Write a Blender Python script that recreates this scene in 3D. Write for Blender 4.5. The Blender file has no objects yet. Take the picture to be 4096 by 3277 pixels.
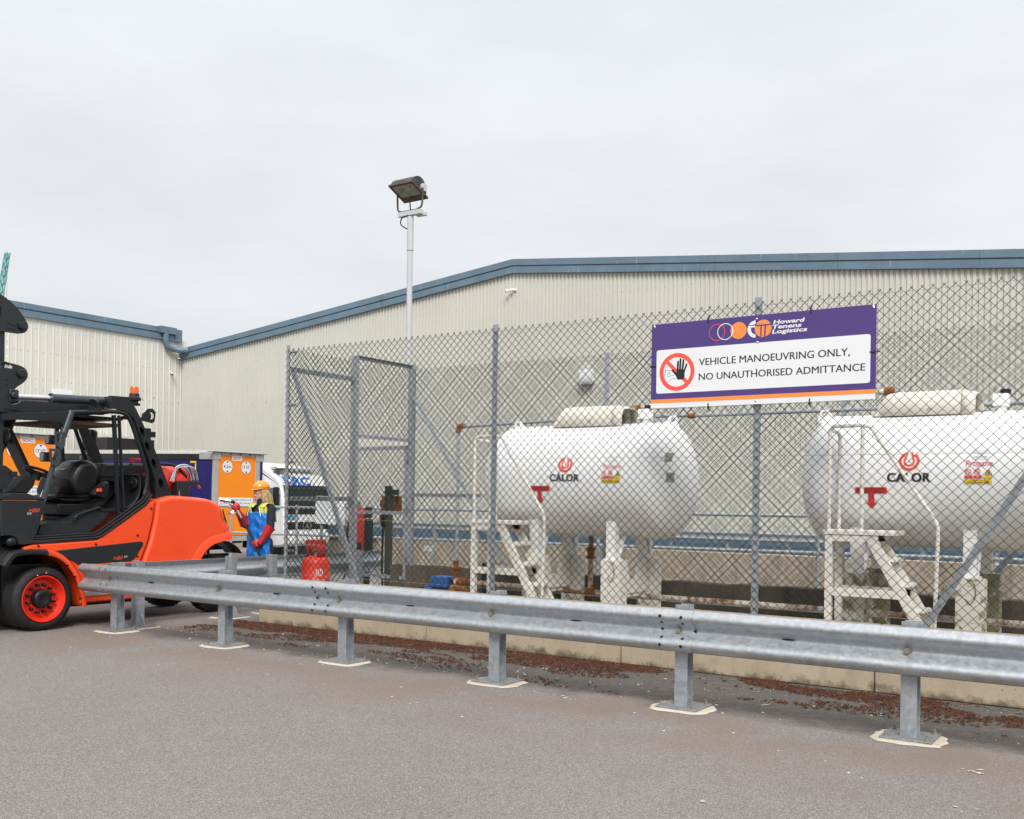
import bpy, math, random
from mathutils import Vector, Matrix
random.seed(7)
R = math.radians
scene = bpy.context.scene
COL = scene.collection

# ------------------------------------------------------------------ camera
TH, RHO, FPX = R(33.8), R(0.8), 4050.0
Fw = Vector((-math.sin(TH), math.cos(TH), 0)); Rt = Vector((math.cos(TH), math.sin(TH), 0)); Up = Vector((0, 0, 1))
Xc = Rt*math.cos(RHO) + Up*math.sin(RHO); Yc = -Rt*math.sin(RHO) + Up*math.cos(RHO)
cam = bpy.data.cameras.new("camera"); camo = bpy.data.objects.new("camera", cam); COL.objects.link(camo)
m = Matrix.Identity(4)
for i in range(3):
    m[i][0], m[i][1], m[i][2] = Xc[i], Yc[i], -Fw[i]
m[2][3] = 1.55
camo.matrix_world = m
cam.sensor_width = 36.0; cam.lens = 36.0*FPX/4096.0
cam.shift_x = 0.0; cam.shift_y = (2003-1638.5)/4096.0
cam.clip_start = 0.1; cam.clip_end = 3000
scene.camera = camo

# ------------------------------------------------------------------ sky and sun (bright overcast)
SUN_EL, SUN_AZ = R(44), R(141)          # azimuth clockwise from +Y
w = bpy.data.worlds.new("World"); scene.world = w; w.use_nodes = True
nt = w.node_tree; nt.nodes.clear()
N = nt.nodes.new; LK = nt.links.new
out = N('ShaderNodeOutputWorld'); bg = N('ShaderNodeBackground'); bg.inputs[1].default_value = 0.1
sky = N('ShaderNodeTexSky'); sky.sky_type = 'NISHITA'; sky.sun_disc = False
sky.sun_elevation = SUN_EL; sky.sun_rotation = SUN_AZ; sky.air_density = 1.0; sky.dust_density = 4.0
tc = N('ShaderNodeTexCoord'); sep = N('ShaderNodeSeparateXYZ'); LK(tc.outputs['Generated'], sep.inputs[0])
ramp = N('ShaderNodeValToRGB'); e = ramp.color_ramp.elements
e[0].position = 0.0; e[0].color = (0.44, 0.45, 0.46, 1); e[1].position = 1.0; e[1].color = (1.0, 1.0, 1.0, 1)
e2 = ramp.color_ramp.elements.new(0.23); e2.color = (0.50, 0.513, 0.532, 1)
e3 = ramp.color_ramp.elements.new(0.46); e3.color = (0.515, 0.535, 0.56, 1)
LK(sep.outputs[2], ramp.inputs[0])
mp = N('ShaderNodeMapping'); mp.inputs['Scale'].default_value = (1.0, 1.0, 3.2); LK(tc.outputs['Generated'], mp.inputs[0])
nz = N('ShaderNodeTexNoise'); nz.inputs['Scale'].default_value = 2.2; nz.inputs['Detail'].default_value = 6; nz.inputs['Roughness'].default_value = 0.55
LK(mp.outputs[0], nz.inputs[0])
cr = N('ShaderNodeMapRange'); cr.inputs['From Min'].default_value = 0.3; cr.inputs['From Max'].default_value = 0.7
cr.inputs['To Min'].default_value = 12.0; cr.inputs['To Max'].default_value = 14.3; LK(nz.outputs[0], cr.inputs[0])
vm = N('ShaderNodeVectorMath'); vm.operation = 'SCALE'; LK(ramp.outputs[0], vm.inputs[0]); LK(cr.outputs[0], vm.inputs['Scale'])
hs = N('ShaderNodeHueSaturation'); hs.inputs['Saturation'].default_value = 0.35; LK(sky.outputs[0], hs.inputs['Color'])
mx = N('ShaderNodeMix'); mx.data_type = 'RGBA'; mx.inputs[0].default_value = 0.9
LK(hs.outputs[0], mx.inputs[6]); LK(vm.outputs[0], mx.inputs[7])
LK(mx.outputs[2], bg.inputs[0]); LK(bg.outputs[0], out.inputs[0])
sl = bpy.data.lights.new("sun", 'SUN'); sl.energy = 2.3; sl.angle = R(24); sl.color = (1.0, 0.985, 0.96)
so = bpy.data.objects.new("sun", sl); COL.objects.link(so)
sd = Vector((math.sin(SUN_AZ)*math.cos(SUN_EL), math.cos(SUN_AZ)*math.cos(SUN_EL), math.sin(SUN_EL)))
so.rotation_euler = sd.to_track_quat('Z', 'Y').to_euler(); so.location = (0, -20, 40)
scene.view_settings.view_transform = 'Standard'; scene.view_settings.look = 'None'
scene.view_settings.exposure = 0.40; scene.view_settings.gamma = 1.0; scene.view_settings.use_curve_mapping = False

# ------------------------------------------------------------------ materials
def lin(h):
    v = [int(h[i:i+2], 16)/255 for i in (1, 3, 5)]
    return tuple(c/12.92 if c <= 0.04045 else ((c+0.055)/1.055)**2.4 for c in v)
class NB:
    """small node builder around one Principled material"""
    def __init__(s, name, rough=0.5, metal=0.0, spec=0.5):
        s.m = bpy.data.materials.new(name); s.m.use_nodes = True; s.t = s.m.node_tree
        s.b = s.t.nodes['Principled BSDF']
        s.b.inputs['Roughness'].default_value = rough; s.b.inputs['Metallic'].default_value = metal
        s.b.inputs['Specular IOR Level'].default_value = spec
        s.geo = s.t.nodes.new('ShaderNodeNewGeometry'); s.pos = s.geo.outputs['Position']
    def n(s, t): return s.t.nodes.new(t)
    def l(s, a, b): s.t.links.new(a, b)
    def scaled(s, sc, src=None):
        k = s.n('ShaderNodeMapping'); k.inputs['Scale'].default_value = sc; s.l(src or s.pos, k.inputs[0]); return k.outputs[0]
    def noise(s, scale, det=4, rough=0.55, v=None):
        k = s.n('ShaderNodeTexNoise'); k.inputs['Scale'].default_value = scale; k.inputs['Detail'].default_value = det
        k.inputs['Roughness'].default_value = rough; s.l(v or s.pos, k.inputs[0]); return k.outputs[0]
    def voro(s, scale, out='Color', v=None, feat='F1', rnd=1.0):
        k = s.n('ShaderNodeTexVoronoi'); k.feature = feat; k.inputs['Scale'].default_value = scale
        k.inputs['Randomness'].default_value = rnd
        s.l(v or s.pos, k.inputs[0]); return k.outputs[out]
    def rng(s, x, a, b, c=0.0, d=1.0):
        k = s.n('ShaderNodeMapRange'); s.l(x, k.inputs[0])
        for i, q in enumerate((a, b, c, d)): k.inputs[i+1].default_value = q
        return k.outputs[0]
    def mix(s, f, a, b):
        k = s.n('ShaderNodeMix'); k.data_type = 'RGBA'
        if isinstance(f, (int, float)): k.inputs[0].default_value = f
        else: s.l(f, k.inputs[0])
        for i, q in ((6, a), (7, b)):
            if isinstance(q, tuple): k.inputs[i].default_value = (*q[:3], 1)
            else: s.l(q, k.inputs[i])
        return k.outputs[2]
    def math(s, op, a, b=None):
        k = s.n('ShaderNodeMath'); k.operation = op
        for i, q in enumerate((a, b)):
            if q is None: continue
            if isinstance(q, (int, float)): k.inputs[i].default_value = q
            else: s.l(q, k.inputs[i])
        return k.outputs[0]
    def sepv(s, ax, v=None):
        k = s.n('ShaderNodeSeparateXYZ'); s.l(v or s.pos, k.inputs[0]); return k.outputs[ax]
    def col(s, c):
        if isinstance(c, tuple): s.b.inputs['Base Color'].default_value = (*c[:3], 1)
        else: s.l(c, s.b.inputs['Base Color'])
        return s
    def rgh(s, x): s.l(x, s.b.inputs['Roughness']); return s
    def bump(s, h, st=0.3, dist=0.01):
        k = s.n('ShaderNodeBump'); k.inputs['Strength'].default_value = st; k.inputs['Distance'].default_value = dist
        s.l(h, k.inputs['Height']); s.l(k.outputs[0], s.b.inputs['Normal']); return s
MC = {}
def mul(c, k): return tuple(min(1, x*k) for x in c)
def pm(name, c, rough=0.5, metal=0.0, var=0.12, vs=6.0, bump=0.0, bs=60.0, dirt=0.0, dirtc=(0.12, 0.10, 0.08), spec=0.5, coat=0.0):
    """painted or plain surface with gentle mottling, wear and optional dirt"""
    if name in MC: return MC[name]
    if isinstance(c, str): c = lin(c)
    b = NB(name, rough, metal, spec)
    cc = b.mix(b.rng(b.noise(vs), 0.3, 0.7), mul(c, 1-var), mul(c, 1+var*0.6))
    if dirt:
        cc = b.mix(b.rng(b.noise(vs*2.3, 8, 0.7), 0.52, 0.78, 0, dirt), cc, dirtc)
    b.col(cc); b.rgh(b.rng(b.noise(vs*3, 3), 0.3, 0.7, max(0.02, rough-0.08), min(1, rough+0.1)))
    if bump: b.bump(b.noise(bs, 3), bump, 0.004)
    if coat: b.b.inputs['Coat Weight'].default_value = coat; b.b.inputs['Coat Roughness'].default_value = 0.08
    MC[name] = b.m; return b.m

def mat_galv(name, base=0.62, tint=(0.93, 0.98, 1.04), rough=0.42, metal=0.85):
    b = NB(name, rough, metal)
    v = b.scaled((1, 1, 1.0))
    n = b.noise(14, 3, 0.6)
    warp = b.n('ShaderNodeVectorMath'); warp.operation = 'ADD'
    sc = b.n('ShaderNodeVectorMath'); sc.operation = 'SCALE'; sc.inputs['Scale'].default_value = 0.05
    nn = b.n('ShaderNodeTexNoise'); nn.inputs['Scale'].default_value = 22; b.l(v, nn.inputs[0])
    b.l(nn.outputs['Color'], sc.inputs[0]); b.l(v, warp.inputs[0]); b.l(sc.outputs[0], warp.inputs[1])
    cell = b.voro(34, 'Color', warp.outputs[0]); cellv = b.sepv(0, cell)
    k = b.math('ADD', b.rng(cellv, 0, 1, -0.05, 0.05), b.rng(n, 0.3, 0.7, -0.02, 0.02))
    k2 = b.math('ADD', k, base)
    c = b.n('ShaderNodeCombineXYZ')
    for i in range(3): b.l(b.math('MULTIPLY', k2, tint[i]), c.inputs[i])
    dirt = b.rng(b.noise(5, 8, 0.7), 0.62, 0.85, 0, 0.25)
    b.col(b.mix(dirt, c.outputs[0], (0.30, 0.29, 0.27)))
    b.rgh(b.math('ADD', b.rng(cellv, 0, 1, -0.04, 0.05), rough))
    MC[name] = b.m; return b.m
GALV = mat_galv("galvanised_steel", 0.47, (0.93, 0.985, 1.03), 0.44, 0.65)
GALVP = mat_galv("galvanised_post", 0.36, (0.94, 0.99, 1.05), 0.52, 0.45)
GALVD = mat_galv("dull_galvanised_steel", 0.28, (0.95, 0.99, 1.03), 0.55, 0.6)

def mat_tarmac():
    b = NB("tarmac", 0.9, 0, 0.25)
    cell = b.voro(150, 'Color'); cv = b.sepv(0, cell)
    cell2 = b.voro(310, 'Color'); cv2 = b.sepv(1, cell2)
    big = b.noise(0.55, 6, 0.6); mid = b.noise(4.0, 5, 0.6)
    base = b.mix(b.rng(big, 0.3, 0.7), (0.190, 0.169, 0.159), (0.224, 0.203, 0.193))
    base = b.mix(b.rng(mid, 0.3, 0.75, 0, 0.25), base, (0.165, 0.142, 0.128))
    base = b.mix(b.rng(cv, 0.0, 0.22, 0.72, 0), base, (0.05, 0.044, 0.042))
    base = b.mix(b.rng(cv, 0.72, 1.0, 0, 0.75), base, (0.34, 0.315, 0.305))
    base = b.mix(b.rng(cv2, 0.955, 0.99, 0, 0.9), base, (0.62, 0.60, 0.57))
    base = b.mix(b.rng(cv2, 0.0, 0.05, 0.7, 0), base, (0.025, 0.022, 0.02))
    # rusty brown tinge by the barrier feet, older grey asphalt plus painted-in barrier shade behind the posts
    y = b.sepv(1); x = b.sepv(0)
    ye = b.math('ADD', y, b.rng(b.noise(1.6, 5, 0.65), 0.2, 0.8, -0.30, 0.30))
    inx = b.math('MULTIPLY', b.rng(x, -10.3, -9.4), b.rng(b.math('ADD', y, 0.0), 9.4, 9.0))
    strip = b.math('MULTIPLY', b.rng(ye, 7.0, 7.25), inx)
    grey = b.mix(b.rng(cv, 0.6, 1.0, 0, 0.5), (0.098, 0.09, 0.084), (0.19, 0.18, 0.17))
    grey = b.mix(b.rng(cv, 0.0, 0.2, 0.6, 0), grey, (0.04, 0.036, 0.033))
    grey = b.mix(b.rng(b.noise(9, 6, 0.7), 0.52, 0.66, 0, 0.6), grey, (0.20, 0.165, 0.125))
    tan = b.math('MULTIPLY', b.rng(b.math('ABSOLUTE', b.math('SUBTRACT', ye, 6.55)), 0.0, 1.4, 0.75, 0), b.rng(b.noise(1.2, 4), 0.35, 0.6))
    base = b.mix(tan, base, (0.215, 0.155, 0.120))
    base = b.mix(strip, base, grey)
    b.col(base)
    h = b.math('ADD', b.math('MULTIPLY', cv, 0.6), b.math('MULTIPLY', cv2, 0.4))
    b.bump(h, 0.55, 0.004)
    return b.m
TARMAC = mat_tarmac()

def mat_concrete(name, c1, c2, stain=(0.12, 0.10, 0.08), streak=0.6, pits=0.8, foot=0.0):
    b = NB(name, 0.88, 0, 0.3)
    cc = b.mix(b.rng(b.noise(1.8, 6, 0.6), 0.3, 0.7), c1, c2)
    st = b.noise(3.0, 6, 0.65, b.scaled((2.5, 2.5, 0.28)))
    cc = b.mix(b.rng(st, 0.48, 0.75, 0, streak), cc, stain)
    cc = b.mix(b.rng(b.noise(55, 4, 0.6), 0.35, 0.7, 0, 0.25), cc, mul(c2, 1.25))
    pit = b.voro(26, 'Distance'); cc = b.mix(b.rng(pit, 0.05, 0.12, pits, 0), cc, mul(stain, 0.5))
    if foot:
        ft = b.rng(b.math('ADD', b.sepv(2), b.rng(b.noise(7, 6, 0.7), 0.3, 0.7, -foot, foot)), 0.0, foot, 0.85, 0)
        cc = b.mix(ft, cc, (0.10, 0.078, 0.05))
        bl_ = b.rng(b.noise(2.2, 7, 0.75), 0.57, 0.68, 0, 0.55); cc = b.mix(bl_, cc, (0.30, 0.225, 0.14))
        p2 = b.voro(9, 'Distance'); cc = b.mix(b.rng(b.math('ADD', p2, b.rng(b.noise(30, 3), 0.3, 0.7, -0.03, 0.03)), 0.03, 0.06, 0.8, 0), cc, (0.07, 0.055, 0.04))
    b.col(cc); b.bump(b.noise(40, 6, 0.65), 0.35, 0.006)
    MC[name] = b.m; return b.m
PLINTH = mat_concrete("buff_concrete", (0.36, 0.285, 0.195), (0.45, 0.37, 0.27), (0.20, 0.16, 0.11), 0.45, 0.7, 0.07)
WALLC = mat_concrete("stained_concrete", (0.34, 0.275, 0.205), (0.46, 0.395, 0.315), (0.13, 0.105, 0.075), 0.75, 0.3)
DARKC = mat_concrete("dark_mossy_concrete", (0.05, 0.043, 0.036), (0.13, 0.105, 0.08), (0.018, 0.016, 0.014), 0.85, 0.9)
PAD = mat_concrete("pale_mortar", (0.42, 0.37, 0.29), (0.54, 0.49, 0.405), (0.3, 0.24, 0.17), 0.3, 0.3)
SOIL = mat_concrete("dirty_yard_floor", (0.26, 0.22, 0.17), (0.36, 0.31, 0.25), (0.06, 0.04, 0.025), 0.5, 0.8)

def mat_clad(name, c, lapz, pitch_dir):
    b = NB(name, 0.5, 0, 0.4)
    cc = b.mix(b.rng(b.noise(0.35, 4), 0.3, 0.7), mul(c, 0.95), mul(c, 1.04))
    st = b.noise(1.0, 8, 0.7, b.scaled((3.0, 3.0, 0.22)))
    cc = b.mix(b.rng(st, 0.5, 0.8, 0, 0.14), cc, (0.40, 0.345, 0.26))
    # bird droppings and rust ticks: small elongated specks
    sp = b.voro(1.55, 'Distance', b.scaled((1, 1, 0.42)))
    rn = b.sepv(0, b.voro(1.55, 'Color', b.scaled((1, 1, 0.42))))
    nn = b.noise(7, 3)
    dd = b.math('ADD', sp, b.rng(nn, 0.2, 0.8, -0.035, 0.035))
    m1 = b.math('MULTIPLY', b.rng(dd, 0.03, 0.05, 1, 0), b.rng(rn, 0.45, 0.5))
    cc = b.mix(b.math('MULTIPLY', m1, 0.85), cc, (0.20, 0.135, 0.07))
    sp2 = b.voro(2.6, 'Distance', b.scaled((1, 1, 0.5)))
    dd2 = b.math('ADD', sp2, b.rng(b.noise(9, 3), 0.2, 0.8, -0.03, 0.03))
    rn2 = b.sepv(1, b.voro(2.6, 'Color', b.scaled((1, 1, 0.5))))
    m2 = b.math('MULTIPLY', b.rng(dd2, 0.02, 0.035, 1, 0), b.rng(rn2, 0.6, 0.65))
    cc = b.mix(b.math('MULTIPLY', m2, 0.8), cc, (0.85, 0.85, 0.82))
    z = b.sepv(2); q = b.sepv(pitch_dir)
    for lz in lapz:       # fixing screws in rows
        dz = b.math('ABSOLUTE', b.math('SUBTRACT', z, lz))
        fx = b.math('ABSOLUTE', b.math('SUBTRACT', b.math('FRACT', b.math('MULTIPLY', q, 3.0)), 0.5))
        mm = b.math('MULTIPLY', b.rng(dz, 0.022, 0.03, 1, 0), b.rng(fx, 0.06, 0.085, 1, 0))
        cc = b.mix(b.math('MULTIPLY', mm, 0.5), cc, (0.16, 0.145, 0.12))
    b.col(cc); MC[name] = b.m; return b.m
CLADG = mat_clad("beige_gable_cladding", (0.55, 0.54, 0.485), (2.6, 4.15, 5.8, 7.4, 9.0), 0)
CLADL = mat_clad("beige_wing_cladding", (0.62, 0.605, 0.545), (2.6, 4.3, 6.0, 6.45, 7.6, 8.6), 1)

def mat_blue():
    b = NB("blue_grey_flashing", 0.42, 0.0, 0.5)
    c = lin('#5f7484')
    cc = b.mix(b.rng(b.noise(1.2, 5), 0.3, 0.7), mul(c, 0.86), mul(c, 1.12))
    st = b.noise(2.2, 7, 0.7, b.scaled((3, 3, 0.35)))
    cc = b.mix(b.rng(st, 0.62, 0.74, 0, 0.75), cc, (0.62, 0.64, 0.64))
    b.col(cc); MC['blue_grey_flashing'] = b.m; return b.m
BLUE = mat_blue()
def mat_rust(name, base, rust=0.55, scale=7):
    b = NB(name, 0.75, 0, 0.3)
    cc = b.mix(b.rng(b.noise(scale, 8, 0.7), 0.5-rust*0.25, 0.5+0.12-rust*0.1), base, (0.19, 0.065, 0.02))
    cc = b.mix(b.rng(b.noise(scale*3, 6, 0.7), 0.5, 0.72, 0, 0.7), cc, (0.05, 0.022, 0.012))
    b.col(cc); b.bump(b.noise(60, 5), 0.4, 0.003); MC[name] = b.m; return b.m
RUSTW = mat_rust("rust_streaked_white", (0.62, 0.58, 0.50), 0.35)
RUST = mat_rust("heavy_rust", (0.36, 0.14, 0.04), 0.7, 12)
RUSTO = mat_rust("weathered_orange_steel", (0.42, 0.15, 0.035), 0.35, 5)
def mat_peel():
    b = NB("peeling_white_over_green", 0.7, 0, 0.35)
    n = b.noise(5.5, 8, 0.72)
    xs = b.rng(b.noise(1.4, 2), 0.38, 0.62, -0.07, 0.07)
    m_ = b.rng(b.math('ADD', n, xs), 0.485, 0.50)
    cc = b.mix(m_, (0.70, 0.67, 0.59), (0.315, 0.30, 0.185))
    cc = b.mix(b.rng(b.noise(3, 6, 0.7), 0.52, 0.8, 0, 0.4), cc, (0.30, 0.24, 0.16))
    b.col(cc); b.bump(m_, 0.5, -0.004); MC['peel'] = b.m; return b.m
PEEL = mat_peel()
TANKW = pm("white_tank_paint", (0.87, 0.865, 0.855), 0.30, var=0.02, vs=1.5, dirt=0.08, dirtc=(0.5, 0.44, 0.35), coat=0.2)
CREAM = pm("cream_painted_steel", (0.80, 0.765, 0.70), 0.55, var=0.07, vs=5, dirt=0.3, dirtc=(0.36, 0.27, 0.17), bump=0.1)
COVER = pm("cream_fibreglass", (0.74, 0.69, 0.61), 0.7, var=0.06, vs=8, dirt=0.25, dirtc=(0.42, 0.36, 0.27), bump=0.15)
ORANGE = pm("orange_red_paint", (0.90, 0.075, 0.014), 0.34, var=0.04, vs=2, coat=0.35)
BLACK = pm("satin_black_plastic", (0.009, 0.0095, 0.0105), 0.42, var=0.15, vs=8, spec=0.4)
BLACKM = pm("black_textured_paint", (0.010, 0.012, 0.0145), 0.38, var=0.12, vs=10, bump=0.25, bs=120)
CHAR = pm("charcoal_steel", (0.0135, 0.0175, 0.0205), 0.40, var=0.12, vs=6)
GREYT = pm("blue_grey_tube_paint", (0.055, 0.066, 0.075), 0.35, var=0.08, metal=0.3)
RUBBER = pm("tyre_rubber", (0.011, 0.0105, 0.0105), 0.7, var=0.2, vs=12, dirt=0.15, dirtc=(0.08, 0.07, 0.06), bump=0.15)
RIM = pm("red_wheel_rim", (0.80, 0.030, 0.012), 0.38, var=0.06, vs=9, dirt=0.12, dirtc=(0.2, 0.04, 0.02))
CHROME = pm("chromed_rod", (0.75, 0.76, 0.78), 0.16, metal=1.0, var=0.04)
WHITE = pm("white_paint", (0.80, 0.80, 0.80), 0.4, var=0.03)
WHITEP = pm("white_vinyl", (0.74, 0.745, 0.76), 0.45, var=0.01)
BLACKP = pm("black_print", (0.012, 0.012, 0.014), 0.5, var=0.02)
REDP = pm("red_print", (0.66, 0.03, 0.025), 0.5, var=0.03)
CORAL = pm("coral_red_print", (0.85, 0.085, 0.055), 0.5, var=0.02)
PURPLE = pm("purple_vinyl", (0.068, 0.038, 0.185), 0.42, var=0.02)
ORANGEP = pm("orange_print", (0.87, 0.26, 0.055), 0.5, var=0.02)
YELLOW = pm("yellow_print", (0.82, 0.56, 0.02), 0.5, var=0.03)
DOORO = pm("orange_door_paint", (0.87, 0.245, 0.006), 0.45, var=0.03, vs=1.5)
NAVY = pm("navy_curtain", (0.015, 0.013, 0.115), 0.42, var=0.18, vs=1.5)
ALU = pm("dull_aluminium", (0.46, 0.46, 0.45), 0.45, metal=0.35, var=0.12, vs=3)
GLASSD = pm("dark_window_glass", (0.012, 0.02, 0.02), 0.06, var=0.1)
TRUCKW = pm("white_cab_paint", (0.80, 0.80, 0.79), 0.3, var=0.03, coat=0.3)
WIREG = pm("green_coated_wire", (0.004, 0.018, 0.013), 0.45, var=0.2)
WIREB = pm("green_black_wire", (0.005, 0.018, 0.014), 0.45, var=0.2)
TIEB = pm("black_cable_tie", (0.01, 0.01, 0.01), 0.5)
REDB = pm("red_gas_bottle_paint", (0.66, 0.035, 0.018), 0.4, var=0.08, vs=7, dirt=0.2, dirtc=(0.3, 0.08, 0.05))
BLUEP = pm("blue_pump_paint", (0.02, 0.10, 0.33), 0.45, var=0.2, vs=10, dirt=0.4, dirtc=(0.10, 0.10, 0.10))
KBLUE = pm("blue_letters", (0.03, 0.15, 0.56), 0.4, var=0.02)
POLE = pm("white_pole_paint", (0.52, 0.53, 0.535), 0.4, var=0.06, vs=3, dirt=0.12, dirtc=(0.3, 0.3, 0.28))
TEAL = pm("teal_crane_paint", (0.11, 0.36, 0.36), 0.5)
BROWNW = pm("dark_weathered_timber", (0.085, 0.065, 0.045), 0.8, var=0.3, vs=8, dirt=0.4, dirtc=(0.03, 0.025, 0.02), bump=0.3)
BLACKTR = pm("black_curtain", (0.015, 0.015, 0.016), 0.35, var=0.2, vs=2)
AMBER = pm("amber_lens", (0.60, 0.12, 0.005), 0.15, coat=0.5)
GREYP = pm("grey_plastic", (0.014, 0.015, 0.017), 0.5, var=0.1, vs=10, bump=0.1)
# ------------------------------------------------------------------ mesh helpers
WL = {}
def thing(name, label, cat, loc=(0, 0, 0), rotz=0, group=None):
    o = bpy.data.objects.new(name, None); COL.objects.link(o)
    o.location = loc; o.rotation_euler = (0, 0, rotz); o.empty_display_size = 0.2
    o['label'] = label; o['category'] = cat
    if group: o['group'] = group
    WL[o.name] = Vector(loc); return o
def tag(o, label, cat, group=None):
    o['label'] = label; o['category'] = cat
    if group: o['group'] = group
    return o
def dup(o, parent=None, loc=None, label=None):
    c = o.copy(); COL.objects.link(c)
    if parent: c.parent = parent
    if loc is not None: c.location = loc
    if label: c['label'] = label
    for ch in o.children: dup(ch, c)
    return c
class MB:
    def __init__(s): s.v = []; s.f = []; s.mi = []; s.mats = []; s.cur = 0
    def mat(s, m):
        if m not in s.mats: s.mats.append(m)
        s.cur = s.mats.index(m); return s
    def add(s, vs, fs):
        o = len(s.v); s.v += [tuple(p) for p in vs]
        for f in fs: s.f.append(tuple(i+o for i in f)); s.mi.append(s.cur)
        return s
    def box(s, a, b):
        x0, x1 = sorted((a[0], b[0])); y0, y1 = sorted((a[1], b[1])); z0, z1 = sorted((a[2], b[2]))
        return s.add([(x0,y0,z0),(x1,y0,z0),(x1,y1,z0),(x0,y1,z0),(x0,y0,z1),(x1,y0,z1),(x1,y1,z1),(x0,y1,z1)],
                     [(3,2,1,0),(4,5,6,7),(0,1,5,4),(1,2,6,5),(2,3,7,6),(3,0,4,7)])
    def beam(s, p, q, w, h, up=(0,0,1)):
        """rectangular bar from p to q, w across, h along up"""
        p, q = Vector(p), Vector(q); d = (q-p).normalized(); u = Vector(up)
        if abs(d.dot(u)) > 0.98: u = Vector((0, 1, 0))
        a = d.cross(u).normalized()*w/2; b = a.cross(d).normalized()*h/2
        vs = [p-a-b, p+a-b, p+a+b, p-a+b, q-a-b, q+a-b, q+a+b, q-a+b]
        return s.add(vs, [(0,1,2,3),(7,6,5,4),(0,4,5,1),(1,5,6,2),(2,6,7,3),(3,7,4,0)])
    def tube(s, path, r, n=10, cap=True):
        P = [Vector(p) for p in path]; k = len(P); rr = r if isinstance(r, (list, tuple)) else [r]*k
        vs = []; fs = []; ref = None
        for i in range(k):
            d = (P[min(i+1, k-1)]-P[max(i-1, 0)]).normalized()
            if ref is None:
                ref = Vector((0,0,1)) if abs(d.z) < 0.9 else Vector((1,0,0))
            a = d.cross(ref)
            if a.length < 1e-6: a = d.cross(Vector((0.3, 1, 0.2)))
            a.normalize(); b = d.cross(a).normalized(); ref = -b if False else a.cross(d)
            for j in range(n):
                t = 2*math.pi*j/n; vs.append(P[i]+(a*math.cos(t)+b*math.sin(t))*rr[i])
        for i in range(k-1):
            for j in range(n):
                fs.append((i*n+j, i*n+(j+1)%n, (i+1)*n+(j+1)%n, (i+1)*n+j))
        if cap: fs.append(tuple(range(n-1, -1, -1))); fs.append(tuple((k-1)*n+j for j in range(n)))
        return s.add(vs, fs)
    def cyl(s, p, q, r, n=20, r2=None): return s.tube([p, q], [r, r if r2 is None else r2], n)
    def lathe(s, o, axis, prof, n=32, closed=False, caps=(True, True)):
        """prof: (distance along axis, radius)"""
        o, d = Vector(o), Vector(axis).normalized()
        a = d.cross(Vector((0,0,1)))
        if a.length < 1e-3: a = Vector((1,0,0))
        a.normalize(); b = d.cross(a)
        vs = [o+d*t+(a*math.cos(2*math.pi*j/n)+b*math.sin(2*math.pi*j/n))*r for t, r in prof for j in range(n)]
        k = len(prof); fs = [(i*n+j, i*n+(j+1)%n, (i+1)*n+(j+1)%n, (i+1)*n+j) for i in range(k-1) for j in range(n)]
        if closed: fs += [((k-1)*n+j, (k-1)*n+(j+1)%n, (j+1)%n, j) for j in range(n)]
        else:
            if caps[0]: fs.append(tuple(range(n-1, -1, -1)))
            if caps[1]: fs.append(tuple((k-1)*n+j for j in range(n)))
        return s.add(vs, fs)
    def prism(s, pts, M, d0, d1):
        """2-D outline pts mapped by M(u,v,w) from w=d0 to w=d1"""
        n = len(pts)
        vs = [M(u, v, d0) for u, v in pts]+[M(u, v, d1) for u, v in pts]
        fs = [tuple(range(n)), tuple(range(2*n-1, n-1, -1))]+[(i, n+i, n+(i+1) % n, (i+1) % n) for i in range(n)]
        return s.add(vs, fs)
    def ell(s, c, r, n=16, k=10, rot=None):
        vs = []; fs = []
        c = Vector(c)
        for i in range(k+1):
            t = math.pi*i/k
            for j in range(n):
                p = 2*math.pi*j/n
                q = Vector((r[0]*math.sin(t)*math.cos(p), r[1]*math.sin(t)*math.sin(p), r[2]*math.cos(t)))
                if rot is not None: q = rot @ q
                vs.append(c+q)
        for i in range(k):
            for j in range(n): fs.append((i*n+j, (i+1)*n+j, (i+1)*n+(j+1)%n, i*n+(j+1)%n))
        return s.add(vs, fs)
    def flat(s, sh, M, w=0.0):
        vs, fs = sh; return s.add([M(u, v, w) for u, v in vs], fs)
    def build(s, name, mat=None, parent=None, smooth=35, bevel=0.0, seg=2, world=True, solid=0.0):
        me = bpy.data.meshes.new(name)
        off = Vector((0,0,0))
        if parent and world: off = WL.get(parent.name, off)
        me.from_pydata([(p[0]-off.x, p[1]-off.y, p[2]-off.z) for p in s.v], [], s.f)
        mats = ([mat] if mat else []) if not s.mats else s.mats
        for m_ in mats: me.materials.append(m_)
        if s.mats: me.polygons.foreach_set('material_index', s.mi)
        if smooth:
            me.polygons.foreach_set('use_smooth', [True]*len(me.polygons)); me.set_sharp_from_angle(angle=R(smooth))
        me.update()
        o = bpy.data.objects.new(name, me); COL.objects.link(o)
        if parent: o.parent = parent
        WL[o.name] = off.copy()
        if solid:
            k = o.modifiers.new('solid', 'SOLIDIFY'); k.thickness = solid; k.offset = 0
        if bevel:
            k = o.modifiers.new('bevel', 'BEVEL'); k.width = bevel; k.segments = seg; k.limit_method = 'ANGLE'; k.angle_limit = R(40)
            k.harden_normals = False
        return o
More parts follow.
